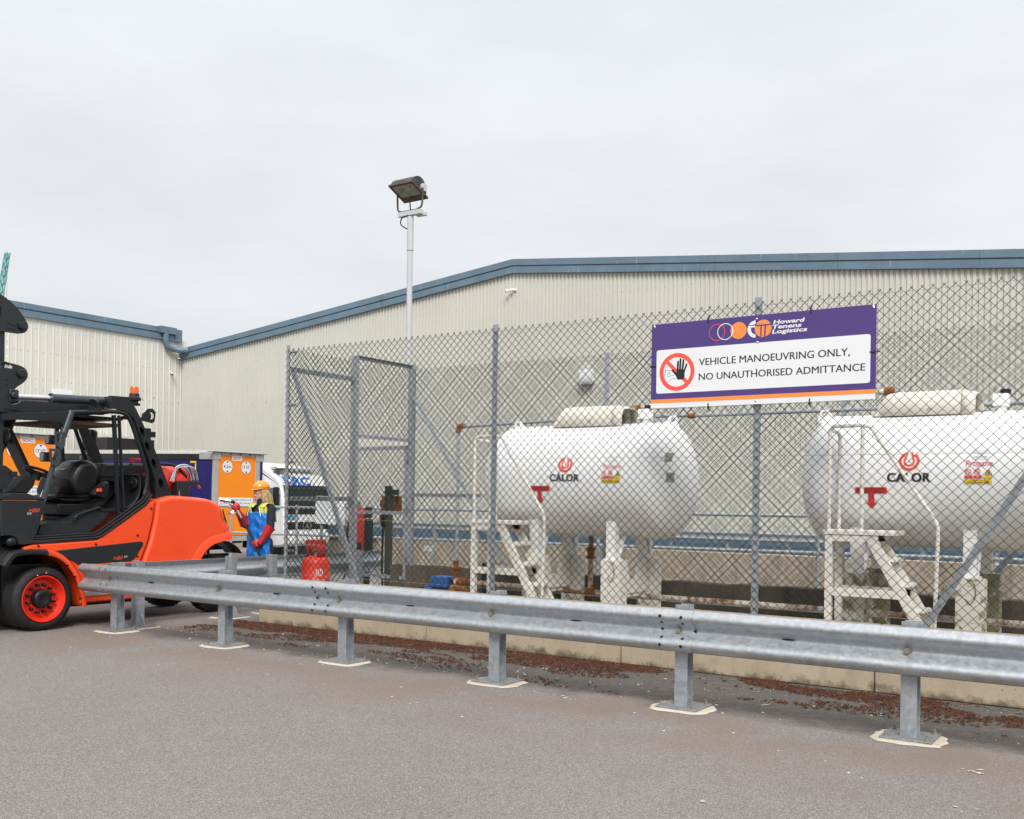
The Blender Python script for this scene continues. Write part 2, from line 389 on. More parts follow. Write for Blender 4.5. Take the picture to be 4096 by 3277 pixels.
def _each(s, name, mat=None, parent=None, join=0.004, **k):
    """every separate piece of the builder becomes an object of its own"""
    n = len(s.v); par = list(range(n))
    def find(i):
        while par[i] != i: par[i] = par[par[i]]; i = par[i]
        return i
    for f in s.f:
        for i in f[1:]: par[find(i)] = find(f[0])
    comp = {}
    for i in range(n): comp.setdefault(find(i), []).append(i)
    bb = [(vs, [min(s.v[i][a] for i in vs) for a in range(3)], [max(s.v[i][a] for i in vs) for a in range(3)]) for vs in comp.values()]
    grp = list(range(len(bb)))
    for i in range(len(bb)):
        for j in range(i):
            if all(bb[i][1][a]-join <= bb[j][2][a] and bb[j][1][a]-join <= bb[i][2][a] for a in range(3)):
                gi, gj = grp[i], grp[j]
                if gi != gj: grp = [gj if g_ == gi else g_ for g_ in grp]
    out = []
    for g_ in sorted(set(grp)):
        ids = sorted(i for (vs, _, _), q in zip(bb, grp) if q == g_ for i in vs); mp_ = {o_: q for q, o_ in enumerate(ids)}
        t_ = MB(); t_.mats = list(s.mats); t_.v = [s.v[i] for i in ids]
        for f, m_ in zip(s.f, s.mi):
            if f[0] in mp_: t_.f.append(tuple(mp_[i] for i in f)); t_.mi.append(m_)
        out.append(t_.build(name, mat, parent, **k))
    return out
MB.each = _each
def struct(o): o['kind'] = 'structure'; return o
def fixn(o):
    import bmesh
    b = bmesh.new(); b.from_mesh(o.data); bmesh.ops.recalc_face_normals(b, faces=b.faces); b.to_mesh(o.data); b.free(); return o

# 2-D shapes -> (verts, faces)
def rect(u0, v0, u1, v1, nu=1, nv=1):
    vs = [(u0+(u1-u0)*i/nu, v0+(v1-v0)*j/nv) for j in range(nv+1) for i in range(nu+1)]
    return vs, [(j*(nu+1)+i, j*(nu+1)+i+1, (j+1)*(nu+1)+i+1, (j+1)*(nu+1)+i) for j in range(nv) for i in range(nu)]
def ring(c, r0, r1, n=48, a0=0, a1=360, sx=1.0):
    k = n; vs = []; fs = []
    for i in range(k+1):
        t = R(a0+(a1-a0)*i/k); vs += [(c[0]+sx*r0*math.cos(t), c[1]+r0*math.sin(t)), (c[0]+sx*r1*math.cos(t), c[1]+r1*math.sin(t))]
    for i in range(k): fs.append((2*i, 2*i+1, 2*i+3, 2*i+2))
    return vs, fs
def disc(c, r, n=48, sx=1.0):
    return [(c[0]+sx*r*math.cos(2*math.pi*i/n), c[1]+r*math.sin(2*math.pi*i/n)) for i in range(n)], [tuple(range(n))]
def poly(*p): return list(p), [tuple(range(len(p)))]
def rrect(u0, v0, u1, v1, r, n=6):
    p = []
    for cx, cy, a in ((u1-r, v1-r, 0), (u0+r, v1-r, 90), (u0+r, v0+r, 180), (u1-r, v0+r, 270)):
        p += [(cx+r*math.cos(R(a+90*i/n)), cy+r*math.sin(R(a+90*i/n))) for i in range(n+1)]
    return p, [tuple(range(len(p)))]
def stroke(pts, wd):
    vs = []; fs = []
    for i, (a, b) in enumerate(zip(pts, pts[1:])):
        d = Vector((b[0]-a[0], b[1]-a[1])); d.normalize(); n = Vector((-d.y, d.x))*wd/2; e = d*wd*0.3
        k = len(vs); vs += [(a[0]-n.x-e.x, a[1]-n.y-e.y), (b[0]-n.x+e.x, b[1]-n.y+e.y), (b[0]+n.x+e.x, b[1]+n.y+e.y), (a[0]+n.x-e.x, a[1]+n.y-e.y)]
        fs.append((k, k+1, k+2, k+3))
    return vs, fs
def _curve_mesh(cd):
    o = bpy.data.objects.new('tmp', cd); COL.objects.link(o)
    dg = bpy.context.evaluated_depsgraph_get(); ev = o.evaluated_get(dg); me = ev.to_mesh()
    vs = [tuple(v.co) for v in me.vertices]; fs = [tuple(p.vertices) for p in me.polygons]
    ev.to_mesh_clear(); bpy.data.objects.remove(o); return vs, fs
def text(s, u, v, h, width=None, align='L', bold=0.0, shear=0.0, space=1.0):
    """lettering: baseline at v, capital height h, optional exact width"""
    cd = bpy.data.curves.new('lettering', 'FONT'); cd.body = s; cd.size = 1.0; cd.shear = shear
    cd.offset = bold; cd.resolution_u = 3; cd.space_character = space; cd.fill_mode = 'FRONT'
    vs, fs = _curve_mesh(cd); bpy.data.curves.remove(cd)
    x0 = min(p[0] for p in vs); x1 = max(p[0] for p in vs); k = h/0.69
    kx = width/(x1-x0) if width else k; tw = (x1-x0)*kx
    du = {'L': 0, 'C': -tw/2, 'R': -tw}[align]
    return [(u+du+(p[0]-x0)*kx, v+p[1]*k) for p in vs], fs
def plate2(outline, holes, M, d0, d1):
    """outline with holes, filled and given thickness; returns verts, faces in 3-D"""
    cd = bpy.data.curves.new('plate', 'CURVE'); cd.dimensions = '2D'; cd.fill_mode = 'BOTH'; cd.extrude = 0.5
    for pts in [outline]+holes:
        sp = cd.splines.new('POLY'); sp.points.add(len(pts)-1); sp.use_cyclic_u = True
        for q, p in zip(sp.points, pts): q.co = (p[0], p[1], 0, 1)
    vs, fs = _curve_mesh(cd); bpy.data.curves.remove(cd)
    return [M(p[0], p[1], d0 if p[2] < 0 else d1) for p in vs], fs
def circ(c, r, n=24, ry=None, rot=0):
    o = []
    for i in range(n):
        t = 2*math.pi*i/n; a, b = r*math.cos(t), (ry or r)*math.sin(t)
        o.append((c[0]+a*math.cos(rot)-b*math.sin(rot), c[1]+a*math.sin(rot)+b*math.cos(rot)))
    return o
def smoothpts(pts, n=6, closed=False):
    """Catmull-Rom through 2-D or 3-D points"""
    P = [Vector(p) for p in pts]; k = len(P); o = []
    rngk = range(k if closed else k-1)
    for i in rngk:
        g = (lambda j: P[j % k]) if closed else (lambda j: P[max(0, min(k-1, j))])
        a, b, c, d = g(i-1), g(i), g(i+1), g(i+2)
        for j in range(n):
            t = j/n
            o.append(tuple(0.5*((2*b)+(c-a)*t+(2*a-5*b+4*c-d)*t*t+(3*b-a-3*c+d)*t**3)))
    if not closed: o.append(tuple(P[-1]))
    return o
MX = lambda x: (lambda u, v, w: (x+w, u, v))     # plane X = x : u is Y, v is Z
MY = lambda y: (lambda u, v, w: (u, y+w, v))     # plane Y = y : u is X, v is Z
# ------------------------------------------------------------------ ground
YD = 14.9; LOW = -1.0
g = MB()
B = 900
g.add([(-B,-B,0),(B,-B,0),(B,YD,0),(-B,YD,0)], [(0,1,2,3)])
g.add([(-B,YD,0),(B,YD,0),(B,YD,LOW),(-B,YD,LOW)], [(0,1,2,3)])
g.add([(-B,YD,LOW),(B,YD,LOW),(B,B,LOW),(-B,B,LOW)], [(0,1,2,3)])
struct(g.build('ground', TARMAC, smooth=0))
PX0, PX1, PY0, PY1, CZ = -9.53, 2.6, 8.65, 11.2, 0.30
cf = MB().box((PX0+0.2, PY0+0.2, 0.0), (PX1-0.2, PY1-0.1, CZ))
struct(cf.build('compound_floor', SOIL, smooth=0))

# concrete plinth round the gas compound (front run, left return, back run)
pl = thing('concrete_plinth', 'low buff concrete plinth under the green chain link fence', 'plinth', (-3.5, PY0, 0))
b = MB()
for x0, x1 in ((PX0, -6.9), (-6.895, -4.52), (-4.515, -2.16), (-2.155, PX1)):
    b.box((x0, PY0, 0), (x1, PY0+0.25, 0.55))
b.build('front_kerb', PLINTH, pl, bevel=0.012)
MB().box((PX0, PY0+0.255, 0), (PX0+0.25, 9.75, 0.42)).build('side_kerb', PLINTH, pl, bevel=0.012)
b = MB()
n = 60; prof = []
rr = random.Random(3)
for i in range(n+1):
    prof.append((PX0+(PX1-PX0)*i/n, 0.615+rr.uniform(-0.012, 0.012)))
b.prism([(PX0, 0.0)]+prof+[(PX1, 0.0)], MY(11.12), 0, 0.22)
fixn(b.build('back_kerb', DARKC, pl, smooth=0))

# far retaining wall with its white notice
MBw = MB()
MBw.box((-13.2, 15.0, 0), (4.0, 15.25, 0.78))
rw = tag(MBw.build('retaining_wall', WALLC, bevel=0.01), 'stained buff concrete wall beyond the gas tanks, below the tubular handrail', 'wall')
nb_ = MB().mat(WHITEP).box((-12.02, 14.985, 0.575), (-11.79, 14.998, 0.675)).mat(BLACKP)
for i, t in enumerate(('NO SMOKING', 'NO NAKED LIGHTS')):
    nb_.flat(text(t, -11.905, 0.64-0.04*i, 0.018, 0.17, 'C', 0.01), MY(14.985), -0.003)
tag(nb_.build('wall_notice', None, smooth=0), 'small white notice fixed to the stained concrete wall behind the gate', 'sign')

# ------------------------------------------------------------------ warehouse
WY, CX, RX, EX = 32.0, -40.9, -21.43, 3.0
ZR = 10.70
def rz(x): return ZR-(abs(x-RX))*0.1045
wh = thing('warehouse', 'large beige ribbed warehouse gable with blue-grey verge trim', 'warehouse', (RX, WY, LOW))
def gable(name, z0, z1, proud, mat):
    b = MB(); P = 1/6.0; x = CX; pr = []
    while x < EX:
        pr += [(x, 0), (x+0.055, 0), (x+0.070, -0.042), (x+0.152, -0.042)]; x += P
    vs = []; fs = []
    for i, (px, py) in enumerate(pr):
        top = rz(px)-0.42 if z1 is None else z1
        vs += [(px, WY+py-proud, z0), (px, WY+py-proud, top)]
    fs = [(2*i, 2*i+2, 2*i+3, 2*i+1) for i in range(len(pr)-1)]
    b.add(vs, fs); return b.build(name, mat, wh, smooth=0)
gable('upper_cladding', 4.09, None, 0.0, CLADG)
gable('lower_cladding', 0.42, 4.11, 0.012, CLADG)
b = MB()
for x0, x1 in ((CX-0.1, RX), (RX, EX)):
    for d0, d1, t, zt in ((0.02, -0.30, 0.0, 0.27), (0.27, -0.20, 0.0, 0.30)):
        pass
    M_ = lambda u, v, w_: (u, WY-0.10+w_, v)
    n = 6
    for i in range(n):
        a, c = x0+(x1-x0)*i/n+0.004, x0+(x1-x0)*(i+1)/n-0.002
        ja, jc = rz(a), rz(c)
        b.prism([(a, ja-0.235), (c, jc-0.235), (c, jc), (a, ja)], M_, -0.10, 0.3)
        b.prism([(a, ja-0.28), (c, jc-0.28), (c, jc-0.236), (a, ja-0.236)], M_, -0.045, 0.28)
        b.prism([(a, ja-0.52), (c, jc-0.52), (c, jc-0.281), (a, ja-0.281)], M_, -0.075, 0.09)
fixn(b.build('verge_flashing', BLUE, wh, smooth=0))
b = MB()
for i in range(5):
    x0 = CX+0.05+i*8.8; x1 = min(EX, x0+8.795)
    b.box((x0, WY-0.07, 0.17), (x1, WY+0.05, 0.42)); b.box((x0, WY-0.10, -0.12), (x1, WY+0.05, 0.15)); b.box((x0, WY-0.05, 0.15), (x1, WY+0.05, 0.17))
b.build('base_flashing', BLUE, wh, smooth=0)
MB().box((CX, WY+0.02, LOW), (EX, WY+0.4, -0.13)).build('base_wall', WALLC, wh, smooth=0)
b = MB()
b.add([(CX, WY+0.1, rz(CX)-0.05), (RX, WY+0.1, ZR-0.05), (RX, WY+60, ZR-0.05), (CX, WY+60, rz(CX)-0.05)], [(0,1,2,3)])
b.add([(RX, WY+0.1, ZR-0.05), (EX, WY+0.1, rz(EX)-0.05), (EX, WY+60, rz(EX)-0.05), (RX, WY+60, ZR-0.05)], [(0,1,2,3)])
b.build('roof', pm('grey_roof_sheet', (0.3, 0.31, 0.32), 0.5), wh, smooth=0)
MB().box((EX-0.05, WY+0.1, LOW), (EX, WY+60, rz(EX)-0.1)).build('side_wall', CLADG, wh, smooth=0)

# left wing at right angles
wg = thing('warehouse_wing', 'beige ribbed warehouse wing at the left with blue-grey gutter', 'warehouse', (CX, 25, LOW))
def wing(name, z0, z1, proud):
    b = MB(); pr = []; y = 6.0
    while y < WY:
        pr += [(0, y), (0, y+0.265), (0.024, y+0.285), (0.024, y+0.318)]; y += 1/3.0
    pr.append((0, WY))
    vs = []
    for px, py in pr: vs += [(CX+px+proud, py, z0), (CX+px+proud, py, z1)]
    b.add(vs, [(2*i, 2*i+2, 2*i+3, 2*i+1) for i in range(len(pr)-1)]); return b.build(name, CLADL, wg, smooth=0)
wing('upper_cladding', 6.10, 9.1, 0.0); wing('lower_cladding', LOW+0.3, 6.12, 0.012)
b = MB()
for i in range(9):
    y0 = -20+i*5.72; y1 = y0+5.715
    b.box((CX-0.1, y0, 9.33), (CX+0.16, y1, 9.58)); b.box((CX-0.1, y0, 9.28), (CX+0.10, y1, 9.33)); b.box((CX-0.1, y0, 9.0), (CX+0.13, y1, 9.28))
b.box((CX-0.2, 31.47, 9.0), (CX+0.17, 31.88, 9.59))
b.build('gutter', BLUE, wg, smooth=0, bevel=0.012)
MB().add([(CX-0.05, -20, 9.5), (CX-0.05, 31.85, 9.5), (CX-40, 31.85, 11.5), (CX-40, -20, 11.5)], [(0,1,2,3)]).build('roof', None, wg, smooth=0).data.materials.append(MC['grey_roof_sheet'])
b = MB(); b.box((CX-0.05, 30.55, 9.30), (CX+0.30, 31.46, 9.62))
b.tube(smoothpts([(CX+0.2, 30.9, 9.3), (CX+0.2, 30.9, 8.95), (CX+0.22, 31.05, 8.66), (CX+0.3, 31.45, 8.58), (CX+0.75, 31.82, 8.56)], 6), 0.14, 14)
b.build('rainwater_pipe', BLUE, wg)
wbx = tag(MB().box((CX+0.035, 25.21, 5.35), (CX+0.09, 26.19, 6.10)).build('wall_panel', WHITEP, bevel=0.01), 'plain white panel on the beige wing wall above the forklift', 'panel')

def camera_cctv(loc, d, label, white=True):
    t = thing('security_camera', label, 'camera', loc, 0, 'security cameras on the warehouse walls')
    p = Vector(loc); d = Vector(d).normalized()
    bk = p - d*0.12 + Vector((0, 0, 0.0))
    MB().cyl(p-d*0.12, p+d*0.13, 0.055, 16).build('camera_body', WHITE if white else COVER, t)
    MB().cyl(p+d*0.13, p+d*0.145, 0.045, 16).build('lens', BLACK, t)
    return t, bk
t, bk = camera_cctv((CX+0.25, 31.65, 8.17), (0.8, -0.5, -0.35), 'cream camera on the wing wall close under the rainwater pipe', False)
MB().cyl((CX+0.03, 31.72, 8.25), bk, 0.05, 10).build('bracket', COVER, t)
t, bk = camera_cctv((CX+0.25, 31.26, 7.41), (0.75, -0.55, -0.4), 'white camera on the wing wall, lower of the pair near the corner')
MB().cyl((CX+0.03, 31.35, 7.5), bk, 0.05, 10).build('bracket', WHITE, t)
t, bk = camera_cctv((-21.55, WY-0.22, 9.52), (-0.75, -0.6, -0.25), 'white camera high on the gable just below its ridge')
MB().cyl((-21.35, WY-0.02, 9.55), bk, 0.05, 10).build('bracket', WHITE, t)
t = thing('wall_floodlight', 'small square white floodlight on the gable behind the fence', 'floodlight', (-18.15, WY-0.1, 6.05))
MB().box((-18.4, WY-0.30, 5.85), (-17.92, WY-0.04, 6.3)).build('housing', WHITE, t, bevel=0.02)
MB().box((-18.35, WY-0.325, 5.92), (-17.97, WY-0.302, 6.26)).build('glass', WHITEP, t)
MB().box((-18.42, WY-0.33, 5.78), (-17.9, WY-0.04, 5.84)).build('bracket', ALU, t)

# ------------------------------------------------------------------ lamp post
t = thing('floodlight_post', 'tall white pole with a large black floodlight tilted down', 'lamp post', (-11.66, 13.95, 0))
tip = Vector((-11.60, 13.95, 6.60))
b = MB().tube([(-11.60, 13.95, 0), (-11.60, 13.95, 6.0)], 0.050, 20).tube([(-11.60, 13.95, 6.0), (-11.60, 13.95, 6.58)], 0.058, 20)
b.cyl((-11.60, 13.95, 5.98), (-11.60, 13.95, 6.0), 0.062, 20)
b.build('pole', POLE, t)
MB().box((-11.72, 13.8, 0), (-11.55, 14.1, 0.02)).build('base_plate', GALVD, t)
b = MB().box((-11.86, 13.90, 6.60), (-11.34, 14.0, 6.68)).box((-11.50, 13.99, 6.585), (-11.30, 14.06, 6.64))
b.build('crossbar', POLE, t, bevel=0.004)
MB().tube(smoothpts([(-11.62, 13.90, 6.60), (-11.74, 13.88, 6.56), (-11.76, 13.88, 6.45), (-11.64, 13.91, 6.36)], 6), 0.011, 8).build('cable', BLACK, t)
MB().tube([(-11.60, 13.95, 6.66), (-11.62, 13.95, 6.85)], 0.012, 8).build('cable', BLACK, t)
# head: barrel along X, bezel plane spanned by X and v (front edge high, rear edge low)
vdir = Vector((0, 0.92, -0.39)).normalized(); ndir = Vector((0, 0.39, 0.92)).normalized()
c0 = Vector((-11.64, 13.93, 7.03))
def HM(u, v, w_): q = c0+Vector((u, 0, 0))+vdir*v+ndir*w_; return (q.x, q.y, q.z)
def HMx(v, w_, u): return HM(u, v, w_)
arc = [(-0.215, 0.0)]+[(0.215*-math.cos(R(a))*1.0-0.015, 0.235*math.sin(R(a))) for a in range(10, 171, 10)]+[(0.215, 0.0)]
b = MB().prism(arc, HMx, -0.245, 0.245); fixn(b.build('reflector_housing', pm('flaking_black_paint', (0.02, 0.02, 0.024), 0.45, dirt=0.5, dirtc=(0.55, 0.55, 0.53), vs=5), t, smooth=40))
b = MB()
b.add([HM(*p) for p in ((-.275,-.245,-.02),(.275,-.245,-.02),(.275,.245,-.02),(-.275,.245,-.02),(-.235,-.20,-.02),(.235,-.20,-.02),(.235,.11,-.02),(-.235,.11,-.02))],
      [(0,1,5,4),(1,2,6,5),(2,3,7,6),(3,0,4,7)])
b.add([HM(*p) for p in ((-.275,-.245,-.02),(.275,-.245,-.02),(.275,.245,-.02),(-.275,.245,-.02),(-.275,-.245,.015),(.275,-.245,.015),(.275,.245,.015),(-.275,.245,.015))],
      [(0,1,5,4),(1,2,6,5),(2,3,7,6),(3,0,4,7),(4,5,6,7)])
fixn(b.build('bezel', BROWNW, t, smooth=0))
gl = NB('floodlight_glass', 0.12, 0, 0.6); gl.col(gl.mix(gl.rng(gl.noise(7, 3), 0.35, 0.65), (0.16, 0.17, 0.13), (0.34, 0.30, 0.24)))
MB().add([HM(*p) for p in ((-.236,-.20,-.012),(.236,-.20,-.012),(.236,.112,-.012),(-.236,.112,-.012))], [(3,2,1,0)]).build('glass', gl.m, t, smooth=0)
b = MB(); p = [HM(.245, 0.07, .10), HM(.29, 0.07, .10)]; b.cyl(p[0], p[1], 0.07, 18); fixn(b.build('ballast_cap', POLE, t))
b = MB()
for s in (-1, 1):
    a = Vector(HM(s*.29, .03, .05)); zz = 6.70
    b.tube(smoothpts([a, Vector((a.x, a.y, a.z-0.14)), Vector((a.x-s*.02, 13.97, zz+0.05)), Vector((a.x-s*.10, 13.95, zz))], 5), 0.017, 8)
b.box((-11.87, 13.935, 6.685), (-11.40, 13.965, 6.705))
b.build('yoke', BROWNW, t)

# ------------------------------------------------------------------ far crane
t = thing('tower_crane', 'distant teal lattice crane jib at the left edge above the roof', 'crane', (-149.6, 80.2, LOW))
base = Vector((-150.2, 79.8, 4.0)); dirn = Vector((4.4, 2.9, 33.2)); k = 26
b = MB()
corn = [Vector((sx*0.5, sy*0.5, 0)) for sx, sy in ((-1,-1),(1,-1),(1,1),(-1,1))]
for c_ in corn: b.tube([base+c_, base+dirn+c_*0.5], 0.10, 6)
for i in range(k):
    for j in range(4):
        p = base+dirn*(i/k)+corn[j]*(1-0.5*i/k); q = base+dirn*((i+1)/k)+corn[(j+1) % 4]*(1-0.5*(i+1)/k)
        b.tube([p, q], 0.06, 5)
b.build('lattice_jib', TEAL, t)
b = MB()
for dx in (1.2, 2.3): b.tube([base+dirn+Vector((0, 0, 0)), base+dirn*0.3+Vector((dx+1.5, dx*0.6, 0))], 0.03, 5)
b.build('hoist_rope', GALVD, t)
# ------------------------------------------------------------------ W-beam barriers
def wprof(z): return 0.0415*(1-math.cos(2*math.pi*min(abs(z), 0.157)/0.2))
ZS = [-0.157+0.314*i/40 for i in range(41)]
def wbeam(path, mat_, name, parent, side, dz=0.0, seams=(), zc=0.6, off=0.0):
    """corrugated rail following path of (x,y); side +1 bulges to the left of travel"""
    P = [Vector((p[0], p[1])) for p in path]; vs = []; k = len(ZS)
    e0, e1 = (P[1]-P[0]).normalized()*0.002, (P[-1]-P[-2]).normalized()*0.002
    P = [P[0], P[0]+e0]+P[1:-1]+[P[-1]-e1, P[-1]]
    for i, p in enumerate(P):
        d = (P[min(i+1, len(P)-1)]-P[max(0, i-1)]).normalized(); nrm = Vector((-d.y, d.x))*side
        for z in ZS:
            q = p+nrm*(wprof(z)+off); vs.append((q.x, q.y, zc+z))
    fs = [(i*k+j, (i+1)*k+j, (i+1)*k+j+1, i*k+j+1) for i in range(len(P)-1) for j in range(k-1)]
    o = MB().add(vs, fs).build(name, mat_, parent, smooth=60); s = o.modifiers.new('solid', 'SOLIDIFY'); s.thickness = 0.0035; s.offset = 0
    return o
BOLT = pm('weathered_bolt', (0.30, 0.27, 0.22), 0.5, metal=0.5, var=0.2, vs=40)
HOLE = pm('dark_hole', (0.01, 0.01, 0.01), 0.9)
def bolt(b, p, d, r=0.017, l=0.016):
    p = Vector(p); d = Vector(d); b.cyl(p, p+d*0.004, r*1.35, 12); b.cyl(p+d*0.004, p+d*l, r, 6)
def post_mesh():
    """I-section post, local origin at ground, front flange at y=0 facing -Y, web to +Y"""
    b = MB(); h = 0.785
    b.box((-0.052, 0.0, 0.0), (0.052, 0.008, h)); b.box((-0.052, 0.102, 0.0), (0.052, 0.110, h)); b.box((-0.004, 0.008, 0.0), (0.004, 0.102, h-0.001))
    return b
def base_bits(post):
    b = MB().box((-0.165, -0.095, 0.012), (0.165, 0.215, 0.028)); pl_ = b.build('base_plate', GALVD, post, bevel=0.003, world=False)
    b = MB()
    for x, y in ((-0.13, -0.06), (0.13, -0.06), (-0.13, 0.18), (0.13, 0.18)):
        b.cyl((x, y, 0.026), (x, y, 0.04), 0.017, 6); b.cyl((x, y, 0.04), (x, y, 0.062), 0.009, 8)
    b.each('anchor_bolt', BOLT, post, world=False)
    MB().prism([(0.111, 0.029), (0.205, 0.029), (0.111, 0.19)], lambda u, v, w_: (w_, u, v), -0.004, 0.004).build('gusset', GALVP, post, world=False)
def footing(post, seed, sx=0.235, y0=-0.15, y1=0.25):
    r_ = random.Random(seed); pts = []
    for i in range(28):
        t = 2*math.pi*i/28; c, s = math.cos(t), math.sin(t)
        k = 1/max(abs(c)**1.0, abs(s)**1.0)**0.62
        pts.append((sx*c*k*r_.uniform(0.93, 1.06), (y0+y1)/2+(y1-y0)/2*s*k*r_.uniform(0.93, 1.06)))
    b = MB(); n = len(pts); vs = [(u, v, 0.003) for u, v in pts]+[(u*0.93, 0.055+(v-0.055)*0.93, 0.014) for u, v in pts]
    b.add(vs, [(i, (i+1) % n, n+(i+1) % n, n+i) for i in range(n)]+[tuple(n+i for i in range(n))])
    b.build('mortar_pad', PAD, post, world=False, smooth=0)

fr = thing('crash_barrier', 'long galvanised W-beam barrier across the foreground', 'crash barrier', (-4.9, 7.0, 0))
XE = [-10.62, -10.02, -6.66, -3.06, 3.2]
for i, (a, c) in enumerate(zip(XE, XE[1:])):
    n = max(2, int((c-a)/0.15)); lap = 0.03 if i < 3 else 0
    pth = [(a+(c+lap-a)*j/n, 7.0-(0.009 if i % 2 == 0 else 0)) for j in range(n+1)]
    wbeam(pth, GALV, 'rail', fr, -1)
px = [-10.12, -8.30, -6.61, -4.87, -3.16, -1.53, 0.15, 1.85]
for i, x in enumerate(px):
    p = post_mesh()
    o = p.build('post', GALVP, fr, world=False, smooth=0, bevel=0.002); o.location = (x+4.9, 0.03, 0); WL[o.name] = Vector((x, 7.03, 0))
    base_bits(o); footing(o, i+1)
b = MB(); hb = MB()
for x in px:
    bolt(b, (x, 6.992, 0.6), (0, -1, 0), 0.020, 0.028)
for xs in (-10.02, ):
    for dx in (-0.16, 0.005-0.05):
        for z in (0.715, 0.66, 0.535, 0.48): bolt(b, (xs+dx-0.03, 7.0-wprof(z-0.6)-0.003, z), (0, -1, 0.1))
b.each('bolt', BOLT, fr)
def hole(hb, x, z, r=0.013, el=1.0):
    y = 7.0-wprof(z-0.6)-0.0125; dz = 0.004; s = (wprof(z-0.6+dz)-wprof(z-0.6-dz))/(2*dz)
    nn = Vector((0, -1, s)).normalized(); tz = Vector((0, -nn.z, nn.y)) if False else Vector((0, s, 1)).normalized()
    tz = Vector((0, -s, 1)).normalized()
    pts = [Vector((x, y, z))+Vector((r*el*math.cos(t), 0, 0))+tz*r*math.sin(t) for t in [2*math.pi*i/14 for i in range(14)]]
    hb.add(pts, [tuple(range(14))])
for xs in (-6.66, -3.06):
    for dx in (-0.22, -0.05):
        for z in (0.705, 0.655, 0.545, 0.49): hole(hb, xs+dx, z)
    hole(hb, xs+0.03, 0.6, 0.012); hole(hb, xs-0.235, 0.6, 0.012)
for x in (-9.4, -7.45, -5.75, -4.05, -2.33, -0.6):
    hole(hb, x, 0.602, 0.006, 8.5)
hb.each('bolt_hole', HOLE, fr, smooth=0, join=0.0)

sr = thing('crash_barrier', 'galvanised W-beam barrier seen from behind beside the forklift', 'crash barrier', (-10.3, 9.5, 0))
for i, (a, c) in enumerate(((7.06, 9.36), (9.33, 11.9))):
    n = 14; wbeam([(-10.30-(0.0035 if i else 0), a+(c-a)*j/n) for j in range(n+1)], GALV, 'rail', sr, 1)
b = MB()
for i, (y, dx) in enumerate(((7.42, 0), (8.80, 0), (9.49, 0), (11.2, 0))):
    p = post_mesh(); o = p.build('post', GALVP, sr, world=False, smooth=0, bevel=0.002)
    o.location = (0.03, y-9.5, 0); o.rotation_euler = (0, 0, R(-90)); WL[o.name] = Vector((-10.27, y, 0)); base_bits(o); footing(o, 20+i)
    bolt(b, (-10.26, y-0.075, 0.58), (1, 0, 0), 0.018, 0.03)
b.each('bolt', BOLT, sr)

wr = thing('crash_barrier', 'distant galvanised barrier along the foot of the beige gable', 'crash barrier', (-14, 31.4, LOW))
wbeam([(-30.6+i*2.0, 31.3) for i in range(17)], GALV, 'rail', wr, -1, zc=0.50)
for i in range(17):
    MB().box((-30.55+i*2, 31.32, LOW), (-30.45+i*2, 31.42, 0.66)).build('post', GALVP, wr, smooth=0)

# ------------------------------------------------------------------ tubular handrail on the yard edge
hr = thing('handrail', 'long galvanised tubular handrail along the yard edge behind the tanks', 'handrail', (-10, 14.5, 0))
b = MB(); x = -21.0
MB().tube([(-21, 14.5, 1.335), (4, 14.5, 1.415)], 0.026, 12).build('top_rail', GALV, hr)
MB().tube([(-21, 14.5, 0.77), (4, 14.5, 0.905)], 0.026, 12).build('lower_rail', GALV, hr)
for x in (-20.9, -18.9, -16.85, -14.9, -11.4, -8.0, -4.42, -1.6, 1.4, 3.95):
    zt = 1.335+(x+21)*0.0032
    b = MB().cyl((x, 14.5, 0), (x, 14.5, zt), 0.026, 12).lathe((x, 14.5, zt-0.045), (0, 0, 1), [(0, 0.036), (0.09, 0.036)], 12).lathe((x, 14.5, 0.79+(x+21)*0.0054-0.045), (0, 0, 1), [(0, 0.036), (0.09, 0.036)], 12)
    b.lathe((x, 14.5, 0), (0, 0, 1), [(0, 0.07), (0.012, 0.07)], 14)
    b.build('stanchion', GALVP, hr)
# ------------------------------------------------------------------ chain link fencing
D = 0.0845
def chain(name, parent, p0, p1, z0, z1, mat_, r=0.0029):
    """woven diamond mesh from p0 to p1 (x,y): one pair of zigzag wires repeated along the run"""
    a = Vector((p0[0], p0[1], 0)); c = Vector((p1[0], p1[1], 0)); L = (c-a).length; d = (c-a)/L; nrm = Vector((-d.y, d.x, 0))
    rows = int((z1-z0)/(D/2)); H = D/2; b = MB(); sw = 0.0026
    for wv in (0, 1):
        path = []
        for j in range(rows+1):
            right = (j+wv) % 2; u = wv*H+right*H; z = z0+j*H; s = 1 if right else -1; s2 = 1
            if j == rows: path.append((u+s*0.002, 0.0, z-0.002)); path.append((u+s*0.010, 0.0, z+0.012)); break
            # wire passes in front before the hook and behind after it
            path.append((u-s*0.0035, -sw*s, z-0.0045)); path.append((u+s*0.0012, 0.0, z)); path.append((u-s*0.0035, sw*s, z+0.0045))
        k = len(path); vs = []; fs = []
        for u, v, z in path:
            for du, dv in ((-r, -r), (r, -r), (r, r), (-r, r)):
                q = a+d*(u+du)+nrm*(v+dv); vs.append((q.x, q.y, z+du*0.0))
        for i in range(k-1):
            for j in range(4): fs.append((i*4+j, i*4+(j+1) % 4, (i+1)*4+(j+1) % 4, (i+1)*4+j))
        b.add(vs, fs)
    o = b.build(name, mat_, parent, smooth=60)
    ar = o.modifiers.new('repeat', 'ARRAY'); ar.use_relative_offset = False; ar.use_constant_offset = True
    ar.count = int(L/D); ar.constant_offset_displace = d*D
    return o
